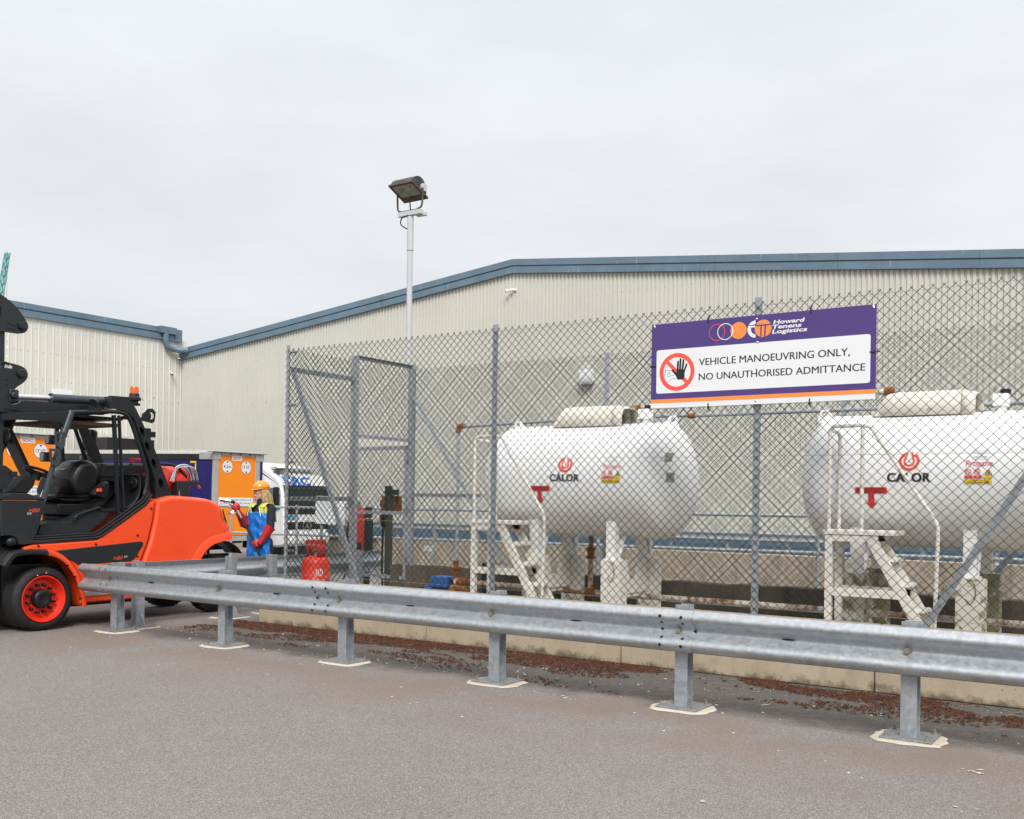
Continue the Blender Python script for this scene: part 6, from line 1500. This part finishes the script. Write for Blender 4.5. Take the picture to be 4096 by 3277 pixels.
wr_ = APR.n('ShaderNodeTexNoise'); wr_.inputs['Scale'].default_value = 16; wr_.inputs['Detail'].default_value = 3; wr_.inputs['Distortion'].default_value = 1.5; APR.l(APR.pos, wr_.inputs[0]); APR.bump(wr_.outputs[0], 0.8, 0.02)
GLOVE = pm('red_rubber_glove', (0.44, 0.014, 0.016), 0.36, var=0.12, vs=18, bump=0.15, bs=60)
HAT = pm('orange_hard_hat', (0.86, 0.28, 0.015), 0.3, var=0.03, coat=0.4)
TROU = pm('dark_work_trousers', (0.018, 0.02, 0.028), 0.85)
def cap(b, p, r0, q, r1, n=14):
    """tapered limb with round ends"""
    p, q = Vector(p), Vector(q); d = (q-p); L_ = d.length; d.normalize(); pr = []
    for i in range(6): a = R(90*i/5); pr.append((-r0*math.cos(a), max(0.0008, r0*math.sin(a))))
    for i in range(6): a = R(90-90*i/5); pr.append((L_+r1*math.sin(R(90*i/5)), max(0.0008, r1*math.cos(R(90*i/5)))))
    b.lathe(p, d, pr, n)
def blob(b, name, mat_, vox, par=None, sm=4):
    o = b.build(name, mat_, par or wm, world=False, smooth=180)
    k = o.modifiers.new('merge', 'REMESH'); k.mode = 'VOXEL'; k.voxel_size = vox; k.use_smooth_shade = True
    k = o.modifiers.new('soft', 'SMOOTH'); k.iterations = sm; k.factor = 0.5
    return o
def fr(c, d):   # frame rotation: local x=left, y=-forward, z=up-ish
    f_ = Vector(d).normalized(); l_ = Vector((0, 0, 1)).cross(f_).normalized(); u_ = f_.cross(l_)
    return Matrix((l_, f_, u_)).transposed()
V = Vector
H = V((-0.014, 0.0, 1.632)); FR = fr(H, fd)
def hp(l, f, u): return H+FR @ V((l, f, u))
shL, shR = V((0.155, -0.09, 1.385)), V((-0.150, 0.095, 1.385))
elL, elR = V((0.170, -0.185, 1.135)), V((-0.225, -0.005, 1.150))
haL, haR = V((0.045, -0.255, 0.905)), V((-0.325, -0.155, 1.385))
hpL, hpR = V((0.085, -0.052, 0.90)), V((-0.085, 0.052, 0.90))
knL, knR = V((0.085, -0.09, 0.49)), V((-0.095, 0.02, 0.49)); anL, anR = V((0.085, -0.05, 0.09)), V((-0.095, 0.06, 0.09))
# body: one continuous surface
b = MB()
b.ell(hp(0, 0.008, 0.025), (0.074, 0.094, 0.098), 20, 14, FR)
b.ell(hp(0, 0.030, -0.050), (0.056, 0.064, 0.070), 18, 12, FR)
b.ell(hp(0, 0.070, -0.100), (0.026, 0.024, 0.020), 12, 8, FR)
cap(b, hp(0, 0.098, 0.022), 0.009, hp(0, 0.116, -0.022), 0.0125)
b.ell(hp(0.0, 0.104, -0.028), (0.017, 0.010, 0.009), 10, 8, FR)
b.ell(hp(0, 0.097, -0.058), (0.024, 0.011, 0.006), 12, 8, FR); b.ell(hp(0, 0.096, -0.069), (0.021, 0.011, 0.0065), 12, 8, FR)
b.ell(hp(0, 0.088, 0.040), (0.05, 0.016, 0.012), 12, 8, FR)
for s in (-1, 1):
    b.ell(hp(s*0.036, 0.072, -0.022), (0.024, 0.022, 0.022), 10, 8, FR); b.ell(hp(s*0.078, -0.010, 0.0), (0.008, 0.018, 0.030), 10, 8, FR)
cap(b, V((0.0, 0.01, 1.40)), 0.060, hp(0, -0.018, -0.07), 0.050)
cap(b, shL, 0.05, shR, 0.05); b.ell(V((0, 0, 1.26)), (0.15, 0.105, 0.17), 20, 12, fr(None, bd)); b.ell(V((0, 0, 1.02)), (0.135, 0.10, 0.16), 20, 12, fr(None, bd))
for s_, e_, h_ in ((shL, elL, haL), (shR, elR, haR)): cap(b, s_, 0.050, e_, 0.038); cap(b, e_, 0.038, h_, 0.026); b.ell(h_, (0.028, 0.028, 0.03), 10, 8)
for h_, k_, a_ in ((hpL, knL, anL), (hpR, knR, anR)): cap(b, h_, 0.080, k_, 0.055); cap(b, k_, 0.055, a_, 0.036); cap(b, a_, 0.036, a_+bd*0.11+V((0, 0, -0.045)), 0.03)
blob(b, 'body', SKIN, 0.0085, sm=3)
# eyes, brows
b = MB()
for s in (-1, 1):
    b.mat(WHITE).ell(hp(s*0.033, 0.082, 0.012), (0.0125, 0.012, 0.0075), 10, 8, FR); b.mat(BLACK).ell(hp(s*0.033, 0.0925, 0.012), (0.0055, 0.003, 0.006), 8, 6, FR)
    b.mat(pm('brow_hair', (0.12, 0.07, 0.035), 0.7)).tube([hp(s*0.014, 0.101, 0.030), hp(s*0.034, 0.098, 0.035), hp(s*0.052, 0.084, 0.029)], 0.0035, 6)
    b.mat(pm('eye_lashes', (0.03, 0.02, 0.015), 0.7)).tube([hp(s*0.020, 0.094, 0.016), hp(s*0.033, 0.0965, 0.020), hp(s*0.047, 0.089, 0.015)], 0.002, 5)
b.mat(pm('lip_colour', (0.42, 0.13, 0.11), 0.4)); b.tube([hp(-0.022, 0.102, -0.064), hp(0, 0.1095, -0.062), hp(0.022, 0.102, -0.064)], [0.0025, 0.005, 0.0025], 8)
b.each('facial_feature', None, wm, world=False, smooth=60)
# safety glasses
gm = NB('clear_visor', 0.05, 0, 0.6); gm.b.inputs['Transmission Weight'].default_value = 1.0; gm.b.inputs['IOR'].default_value = 1.06; gm.col((0.93, 0.90, 0.92))
b = MB(); n = 16; vs = []
for i in range(n+1):
    a = R(-62+124*i/n)
    for u in (0.038, 0.012, -0.014): vs.append(hp(0.078*math.sin(a), 0.038+0.078*math.cos(a)-(0.006 if u < 0 else 0), u))
b.add(vs, [(i*3+j, (i+1)*3+j, (i+1)*3+j+1, i*3+j+1) for i in range(n) for j in range(2)]); sg_ = b.build('safety_glasses', gm.m, wm, world=False, smooth=60)
b = MB()
for s in (-1, 1): b.tube([hp(s*0.072, 0.074, 0.030), hp(s*0.080, 0.02, 0.025), hp(s*0.080, -0.03, 0.018)], 0.0035, 6)
b.tube([hp(0.078*math.sin(R(-62+124*i/12)), 0.039+0.078*math.cos(R(-62+124*i/12)), 0.039) for i in range(13)], 0.003, 6)
b.build('glasses_frame', pm('clear_frame', (0.5, 0.45, 0.46), 0.2), sg_, world=False)
# hard hat
b = MB(); vs = []; n, k = 32, 10; HC = hp(0, -0.005, 0.045)
for j in range(k+1):
    t_ = math.pi/2*j/k
    for i in range(n):
        a = 2*math.pi*i/n; rx, ry = 0.098*math.sin(t_), 0.122*math.sin(t_)
        rid = 0.004 if abs(math.cos(a)*rx) < 0.022 and 0.1 < t_ < 1.3 else 0
        vs.append(HC+FR @ V((rx*math.cos(a), ry*math.sin(a), 0.105*math.cos(t_)**0.9 if math.cos(t_) > 1e-6 else 0))+FR @ V((0, 0, rid)))
b.add(vs, [(j*n+i, (j+1)*n+i, (j+1)*n+(i+1) % n, j*n+(i+1) % n) for j in range(k) for i in range(n)])
o_ = len(b.v); vs = []
for i in range(n):
    a = 2*math.pi*i/n; f_ = max(0, math.sin(a)); e = 0.008+0.045*f_**2
    vs += [HC+FR @ V((0.098*math.cos(a), 0.122*math.sin(a), 0.0)), HC+FR @ V(((0.098+e*0.6)*math.cos(a), (0.122+e)*math.sin(a), -0.006-0.014*f_**2))]
b.add(vs, [(2*i, 2*i+1, (2*i+3) % (2*n), (2*i+2) % (2*n)) for i in range(n)])
b.build('hard_hat', HAT, wm, world=False, smooth=50, solid=0.004)
# hair: locks falling from under the hat
b = MB(); rr_ = random.Random(11)
def lock(l, f, sway, ln, r):
    p0 = hp(l, f, 0.035); pts = [p0]
    out_ = V((0, 0, 0))+FR @ V((l*0.10, f*0.18-0.012, 0))
    for i in range(1, 9):
        q = i/8; pts.append(p0+V((sway.x*q**1.5, sway.y*q, -ln*q))+out_*(math.sin(q*2.4))+V((0.008*math.sin(q*7+l*90), 0.006*math.cos(q*6+f*70), 0)))
    b.tube(pts, [r*(1-0.75*(i/8)**2) for i in range(9)], 6)
for i in range(110):
    a = R(rr_.uniform(150, 392)) if i > 12 else R(rr_.uniform(135, 175))
    l, f = 0.086*math.cos(a), 0.095*math.sin(a)-0.006
    if f > 0.03: continue
    near = l > 0
    sw = V((rr_.uniform(-0.005, 0.075), rr_.uniform(-0.03, 0.03), 0)) if near or f < -0.03 else V((rr_.uniform(-0.06, -0.01), 0.01, 0))
    lock(l, f, sw, rr_.uniform(0.22, 0.36) if near or f < -0.03 else rr_.uniform(0.12, 0.19), rr_.uniform(0.005, 0.009))
b.build('hair', HAIR, wm, world=False, smooth=80)
# sweatshirt
b = MB(); TF = fr(None, bd)
cap(b, shL+V((-0.01, 0, -0.01)), 0.064, shR+V((0.01, 0, -0.01)), 0.064)
b.ell(V((0, 0, 1.25)), (0.172, 0.120, 0.19), 22, 14, TF); b.ell(V((0, 0, 1.04)), (0.150, 0.115, 0.17), 22, 14, TF)
cap(b, V((0.0, 0.0, 1.41)), 0.074, V((-0.01, -0.005, 1.475)), 0.066)
b.ell(V((0.05, 0.055, 1.43)), (0.09, 0.05, 0.055), 14, 8)
cap(b, shL, 0.066, elL, 0.057); cap(b, shR, 0.066, elR, 0.055); cap(b, elL, 0.056, elL*0.75+haL*0.25, 0.05); cap(b, elR, 0.054, elR*0.7+haR*0.3, 0.046)
blob(b, 'sweatshirt', NAVYC, 0.011)
# trousers and boots
b = MB(); b.ell(V((0, 0, 0.93)), (0.155, 0.115, 0.13), 18, 10, TF)
for h_, k_, a_ in ((hpL, knL, anL), (hpR, knR, anR)): cap(b, h_, 0.094, k_, 0.072); cap(b, k_, 0.072, a_+V((0, 0, 0.02)), 0.062)
blob(b, 'trousers', TROU, 0.013)
b = MB()
for a_ in (anL, anR): cap(b, a_+V((0, 0, 0.05)), 0.058, a_+V((0, 0, -0.03)), 0.055); cap(b, a_+V((0, 0, -0.045)), 0.045, a_+bd*0.15+V((0, 0, -0.05)), 0.040); b.box((a_.x-0.045, a_.y-0.05, 0.0), (a_.x+0.045, a_.y+0.05, 0.03))
blob(b, 'boots', BLACK, 0.012)
def tors(ang, z, off):
    """point on the chest surface; ang 0 = front, + = her left"""
    a = R(ang); ww = 0.176-0.02*max(0, (1.15-z))/0.2 if z > 1.0 else 0.172; dd = 0.126
    if z > 1.30: k_ = 1-((z-1.30)/0.20)**2*0.35; ww *= k_; dd *= k_
    return V((0, 0, z))+bl*((ww+off)*math.sin(a))+bd*((dd+off)*math.cos(a))
# vest: two straps over the shoulders with yoke, tape down each side
def patch(name, angs, zs, off, mat_, par=None, nf=None):
    b = MB(); n = len(angs); m_ = len(zs)
    vs = [tors(a if not callable(a) else a(z), z, off if not callable(off) else off(z)) for a in angs for z in zs]
    b.add(vs, [(i*m_+j, (i+1)*m_+j, (i+1)*m_+j+1, i*m_+j+1) for i in range(n-1) for j in range(m_-1)]); return b.build(name, mat_, par or wm, world=False, smooth=70, solid=0.005)
zs = [1.00+0.44*i/22 for i in range(23)]
ve = None
for s in (1, -1):
    f0 = lambda z: s*(6+max(0, z-1.22)*150*0.9)
    f1 = lambda z: s*(72-max(0, z-1.30)*110)
    an = [(lambda q: (lambda z: f0(z)*(1-q)+f1(z)*q))(i/10) for i in range(11)]
    o_ = patch('vest', an, zs, lambda z: 0.012+max(0, z-1.34)*0.25, HIVIS); ve = ve or o_
    an = [(lambda q: (lambda z: f0(z)*(1-q)+f1(z)*q))(0.42+0.24*i/3) for i in range(4)]
    patch('reflective_tape', an, zs, lambda z: 0.0165+max(0, z-1.34)*0.25, SILV, o_)
    an = [(lambda q: (lambda z: f0(z)*(1-q)+f1(z)*q))(0.91+0.12*i/2) for i in range(3)]
    patch('binding', an, zs, lambda z: 0.0165+max(0, z-1.34)*0.25, HIORG, o_)
    pts = [tors(f0(1.40)*0.6+f1(1.40)*0.4, 1.43, 0.10 if False else 0.05)]
    b = MB(); c1 = s*bl*0.105
    q = [V((0, 0, 1.405))+c1+bd*0.118, V((0, 0, 1.455))+c1+bd*0.06, V((0, 0, 1.462))+c1, V((0, 0, 1.43))+c1-bd*0.09, V((0, 0, 1.2))+c1-bd*0.135]
    Q = smoothpts(q, 5); wv = bl*0.055
    vs = []
    for p in Q: vs += [V(p)-wv, V(p)+wv]
    b.add(vs, [(2*i, 2*i+1, 2*i+3, 2*i+2) for i in range(len(Q)-1)]); b.build('vest_shoulder', HIVIS, o_, world=False, smooth=70, solid=0.006)
    vs = []
    for p in Q: vs += [V(p)+V((0, 0, 0.005))+bd*0.003-wv*0.35, V(p)+V((0, 0, 0.005))+bd*0.003+wv*0.35]
    b = MB(); b.add(vs, [(2*i, 2*i+1, 2*i+3, 2*i+2) for i in range(len(Q)-1)]); b.build('shoulder_tape', SILV, o_, world=False, smooth=70, solid=0.004)
# apron
b = MB(); n, m_ = 34, 46; vs = []
for i in range(n+1):
    for j in range(m_+1):
        z = 1.335-0.90*j/m_; q = i/n; wmax = 52+26*min(1, j/m_*2.2); a = (2*q-1)*wmax
        fl = max(0, 1.0-z); edge = 0.02*max(0, 0.08-j/m_)
        w_ = 0.010*math.sin(q*23+z*9)*min(1, j/10)+0.007*math.sin(q*41-z*21+1.3*math.sin(z*13))+0.006*math.sin(z*37+q*11)
        p = tors(a, max(z, 1.0), 0.040+fl*0.045+w_*0.8); p.z = z+0.01*math.sin(q*12)
        p += bd*(-0.02*((2*q-1)**2))*(j < 3)
        vs.append(p)
b.add(vs, [(i*(m_+1)+j, i*(m_+1)+j+1, (i+1)*(m_+1)+j+1, (i+1)*(m_+1)+j) for i in range(n) for j in range(m_)])
ap = b.build('apron', APR.m, wm, world=False, smooth=80, solid=0.003)
b = MB()
for s in (-1, 1): b.tube([tors(s*34, 1.28, 0.06), tors(s*31, 1.335, 0.055), tors(s*26, 1.41, 0.05)], 0.006, 6)
b.build('apron_strings', WHITE, ap, world=False)
# gauntlets: cuff, palm, five separate fingers
def glove(el, wr, hd, palm_n, fingers, thumb, cuff):
    b = MB(); d = (wr-el).normalized()
    b2 = []
    c0_ = el*cuff+wr*(1-cuff)
    cap(b, c0_, 0.062, c0_*0.5+wr*0.5, 0.048); cap(b, c0_*0.5+wr*0.5, 0.048, wr, 0.034)
    cap(b, wr, 0.034, hd, 0.036)
    for f_ in fingers:
        for (p, q), r in zip(zip(f_, f_[1:]), (0.0125, 0.0115, 0.0105, 0.0095)): cap(b, p, r, q, r-0.001, 10)
    for (p, q), r in zip(zip(thumb, thumb[1:]), (0.0145, 0.013, 0.0115)): cap(b, p, r, q, r-0.001, 10)
    return b
# right hand wraps the nozzle grip, left hand holds the hose
NZ0, NZ1 = V((-0.545, -0.20, 1.512)), V((-0.395, -0.17, 1.487))
gA, gB = V((-0.385, -0.175, 1.45)), V((-0.290, -0.175, 1.335))         # grip runs down to the hose
gd = (gB-gA).normalized(); side = V((0, -1, 0)); inn = gd.cross(side).normalized()
fgs = []
for i in range(4):
    c_ = gA+gd*(0.035+0.024*i); ln = (0.95, 1.05, 1.0, 0.85)[i]
    fgs.append([c_+inn*-0.040+side*-0.012, c_+inn*-0.022+side*0.030*ln, c_+inn*0.012*ln+side*0.034*ln, c_+inn*0.030*ln+side*0.010, c_+inn*0.022+side*-0.012])
if (gA+inn*-0.04-haR).length > (gA+inn*0.04-haR).length:
    inn = -inn; fgs = []
    for i in range(4):
        c_ = gA+gd*(0.035+0.024*i); ln = (0.95, 1.05, 1.0, 0.85)[i]
        fgs.append([c_+inn*-0.040+side*-0.012, c_+inn*-0.022+side*0.030*ln, c_+inn*0.012*ln+side*0.034*ln, c_+inn*0.030*ln+side*0.010, c_+inn*0.022+side*-0.012])
hdR = gA+gd*0.07+inn*-0.045+side*-0.012
th_ = [gA+gd*0.03+inn*-0.045-side*0.02, gA+gd*0.005+inn*-0.012-side*0.034, gA+gd*0.0+inn*0.02-side*0.022]
b = glove(elR, haR, hdR, None, fgs, th_, 0.80); cap(b, hdR-gd*0.03, 0.026, hdR+gd*0.032, 0.024)
blob(b, 'right_glove', GLOVE, 0.0058, sm=3)
h0, h1 = gB, V((-0.014, -0.235, 0.868))                                 # hose from grip to the lower hand
hdv = (h1-h0).normalized(); cL = h1-hdv*0.02
dn = V((0, 0, -1)); acr = hdv.cross(side).normalized()
if acr.x < 0: acr = -acr
fgs = []
for i in range(4):
    c_ = cL+hdv*(0.038-0.024*i)*-1; ln = (0.95, 1.05, 1.0, 0.85)[i]
    fgs.append([c_+acr*0.040+side*0.006, c_+acr*0.016+side*0.034*ln, c_-acr*0.018*ln+side*0.030*ln, c_-acr*0.030*ln+side*0.004, c_-acr*0.016+side*-0.018])
hdL = cL+acr*0.044+side*0.0
th_ = [hdL-hdv*0.04, cL-hdv*0.045+acr*0.012-side*0.01+side*0.04, cL-hdv*0.035-acr*0.016+side*0.03]
b = glove(elL, haL, hdL, None, fgs, th_, 0.82); cap(b, hdL-hdv*0.034, 0.026, hdL+hdv*0.034, 0.024)
blob(b, 'left_glove', GLOVE, 0.0058, sm=3)
# flared cuffs
for el, ha, k_, nm in ((elL, haL, 0.86, 'cuff'), (elR, haR, 0.82, 'cuff')):
    b = MB(); d = (ha-el).normalized(); c_ = el*k_+ha*(1-k_)
    b.lathe(c_, d, [(-0.035, 0.078), (0.0, 0.071), (0.08, 0.058), (0.15, 0.046)], 22); o_ = b.build(nm, GLOVE, wm, world=False, smooth=60); 
# nozzle and hose: a thing of its own, held in her hands
nzl = thing('filling_nozzle', 'chrome gas filling nozzle with black hose gripped in red gauntlets', 'nozzle', (P0.x, P0.y, 0), TH)
def nb(b, n_, m_, **k): return b.build(n_, m_, nzl, world=False, **k)
dN = (NZ1-NZ0).normalized()
b = MB().lathe(NZ0, dN, [(0, 0.020), (0.004, 0.031), (0.03, 0.032), (0.032, 0.028), (0.036, 0.032), (0.10, 0.032), (0.104, 0.026), (0.15, 0.026)], 20); nb(b, 'coupling', CHROME)
b = MB().tube([NZ1, NZ1+dN*0.03], 0.026, 14).tube(smoothpts([NZ1+dN*0.03+V((0, 0, 0.01)), NZ1+dN*0.05+V((0, 0, -0.03)), V((-0.34, -0.175, 1.405))], 5), [0.02]*11, 10); nb(b, 'valve_body', CHAR)
b = MB().tube([gA, gB], 0.0165, 12).tube(smoothpts([NZ1+V((-0.02, 0, -0.02)), V((-0.412, -0.175, 1.40)), V((-0.395, -0.175, 1.335)), V((-0.345, -0.175, 1.318)), gB], 6), 0.0085, 8).tube(smoothpts([NZ1+V((0.005, 0, -0.02)), V((-0.385, -0.175, 1.40)), V((-0.365, -0.175, 1.35)), gB], 5), 0.0065, 8).box((-0.43, -0.19, 1.30), (-0.37, -0.16, 1.325)); nb(b, 'grip_frame', CHROME, smooth=40)
b = MB().tube([gB-hdv*0.02, gB+hdv*0.05], 0.021, 12).tube([gB+hdv*0.05, gB+hdv*0.10], 0.017, 12); nb(b, 'swivel', BOLT)
b = MB().tube(smoothpts([gB+hdv*0.08, gB+hdv*0.3, h1, h1+hdv*0.12+V((0, 0, -0.04)), V((0.16, -0.2, 0.5)), V((0.30, -0.05, 0.10)), V((0.55, 0.1, 0.017)), V((1.0, 0.5, 0.017)), V((1.2, 1.6, 0.017))], 6), 0.0165, 10); nb(b, 'hose', BLACK)
# ------------------------------------------------------------------ litter along the plinth
rr = random.Random(4)
b = MB(); c1 = pm('dry_brown_moss', (0.115, 0.038, 0.017), 0.95, var=0.5, vs=25); c2 = pm('dark_brown_moss', (0.036, 0.017, 0.010), 0.95, var=0.5, vs=25)
c3 = pm('straw', (0.30, 0.23, 0.14), 0.9, var=0.3, vs=30); c4 = pm('grit', (0.48, 0.46, 0.43), 0.9, var=0.2, vs=50)
def clump(x, y, s):
    k = rr.randint(2, 4)
    for _ in range(k):
        a = rr.uniform(0, 6.28); l = s*rr.uniform(0.5, 1.2); wd = s*rr.uniform(0.18, 0.45); dx, dy = math.cos(a)*l, math.sin(a)*l; h = s*rr.uniform(0.15, 0.75)
        px_, py_ = -math.sin(a)*wd, math.cos(a)*wd; ox, oy = x+rr.uniform(-s, s)*0.6, y+rr.uniform(-s, s)*0.6
        b.add([(ox-dx/2-px_/2, oy-dy/2-py_/2, 0.004), (ox+dx/2-px_/2, oy+dy/2-py_/2, 0.004), (ox+dx/2+px_/2, oy+dy/2+py_/2, 0.005), (ox-dx/2+px_/2, oy-dy/2+py_/2, 0.005), (ox+rr.uniform(-.3, .3)*dx, oy+rr.uniform(-.3, .3)*dy, 0.004+h)],
              [(0, 1, 4), (1, 2, 4), (2, 3, 4), (3, 0, 4)])
from mathutils import noise as mnoise
cnt = 0
while cnt < 30000:
    x = rr.uniform(-9.9, 1.6); d = rr.expovariate(1/0.36); y = PY0-0.005-d
    if d > 1.42: continue
    q = mnoise.fractal(Vector((x*0.9, d*2.4, 1.7)), 1.0, 2.0, 5)+0.18*math.sin(x*0.8+0.5)
    if q < -0.48+0.75*d: 
        if rr.random() > 0.015: continue
    cnt += 1
    b.mat(c1 if rr.random() < 0.6 else c2); clump(x, y, rr.uniform(0.007, 0.024))
for i in range(220): b.mat(c3); x = rr.uniform(-10.5, 1.5); y = PY0-abs(rr.gauss(0, 0.5))-0.02; a = rr.uniform(0, 6.28); l = rr.uniform(0.02, 0.08); b.beam((x, y, 0.008), (x+l*math.cos(a), y+l*math.sin(a), 0.010), 0.004, 0.003)
o = b.build('moss_litter', None, None, smooth=0); o['kind'] = 'stuff'; o['label'] = 'rust brown moss and leaf litter banked against the buff plinth'
b = MB()
for i in range(520):
    x = rr.uniform(-11, 1.8); y = rr.uniform(7.1, 8.62) if rr.random() < 0.85 else rr.uniform(5.8, 7.1); s = rr.choice((0.003, 0.004, 0.004, 0.006, 0.006, 0.011)); b.mat(c4)
    q = Matrix.Rotation(rr.uniform(0, 6), 3, 'Z'); b.ell((x, y, s*0.3), (s*rr.uniform(0.7, 1.6), s, s*0.5), 6, 4, q)
o = b.build('loose_grit', None, None, smooth=0); o['kind'] = 'stuff'; o['label'] = 'pale grit and paper scraps scattered on the asphalt behind the barrier'
# dark litter on the compound floor and weeds at the rear kerb
b = MB()
for i in range(1500):
    x = rr.uniform(-9, 1); y = rr.uniform(9.6, 11.05); z0 = CZ+0.004; s = rr.uniform(0.01, 0.04); a = rr.uniform(0, 6.28); b.mat(c2 if rr.random() < 0.6 else c1)
    b.add([(x, y, z0), (x+s*math.cos(a), y+s*math.sin(a), z0), (x+s*0.5*math.cos(a+0.9), y+s*0.5*math.sin(a+0.9), z0+s*0.5)], [(0, 1, 2)])
o = b.build('leaf_litter', None, None, smooth=0); o['kind'] = 'stuff'; o['label'] = 'dead leaves strewn over the dark compound floor'
gw_ = pm('weed_green', (0.05, 0.09, 0.02), 0.8, var=0.4, vs=20)
b = MB()
for cx_ in (-3.0, -2.85, -6.7, -6.6):
    for i in range(60):
        x = cx_+rr.gauss(0, 0.09); y = 11.06+rr.uniform(-0.05, 0.03); h = rr.uniform(0.06, 0.24); l = rr.gauss(0, 0.05)
        b.add([(x-0.004, y, CZ), (x+0.004, y, CZ), (x+l, y-0.03, CZ+h)], [(0, 1, 2)])
o = b.build('weeds', gw_, None, smooth=0); o['kind'] = 'stuff'; o['label'] = 'green weeds along the dark rear kerb'

b = MB(); fl = pm('paint_scrap', (0.60, 0.58, 0.54), 0.8, var=0.15, vs=60)
for px_, py_, k in ((-4.2, 6.93, 5), (-4.05, 6.88, 4), (-1.10, 6.42, 6), (-0.95, 6.45, 4), (-6.9, 6.75, 4), (-2.75, 7.6, 4), (-0.6, 6.9, 3), (-7.6, 7.7, 5), (-6.3, 7.55, 3), (-1.9, 7.75, 4), (-2.0, 4.9, 3), (-0.9, 5.6, 3)):
    for i in range(k):
        x, y = px_+rr.gauss(0, 0.06), py_+rr.gauss(0, 0.03); r_ = rr.uniform(0.006, 0.024); n = 7
        b.add([(x+r_*rr.uniform(0.5, 1.6)*math.cos(2*math.pi*q/n), y+r_*rr.uniform(0.3, 0.9)*math.sin(2*math.pi*q/n), 0.005) for q in range(n)], [tuple(range(n))])
o = b.build('paint_scraps', fl, None, smooth=0); o['kind'] = 'stuff'; o['label'] = 'small pale scraps of old paint and paper on the asphalt'
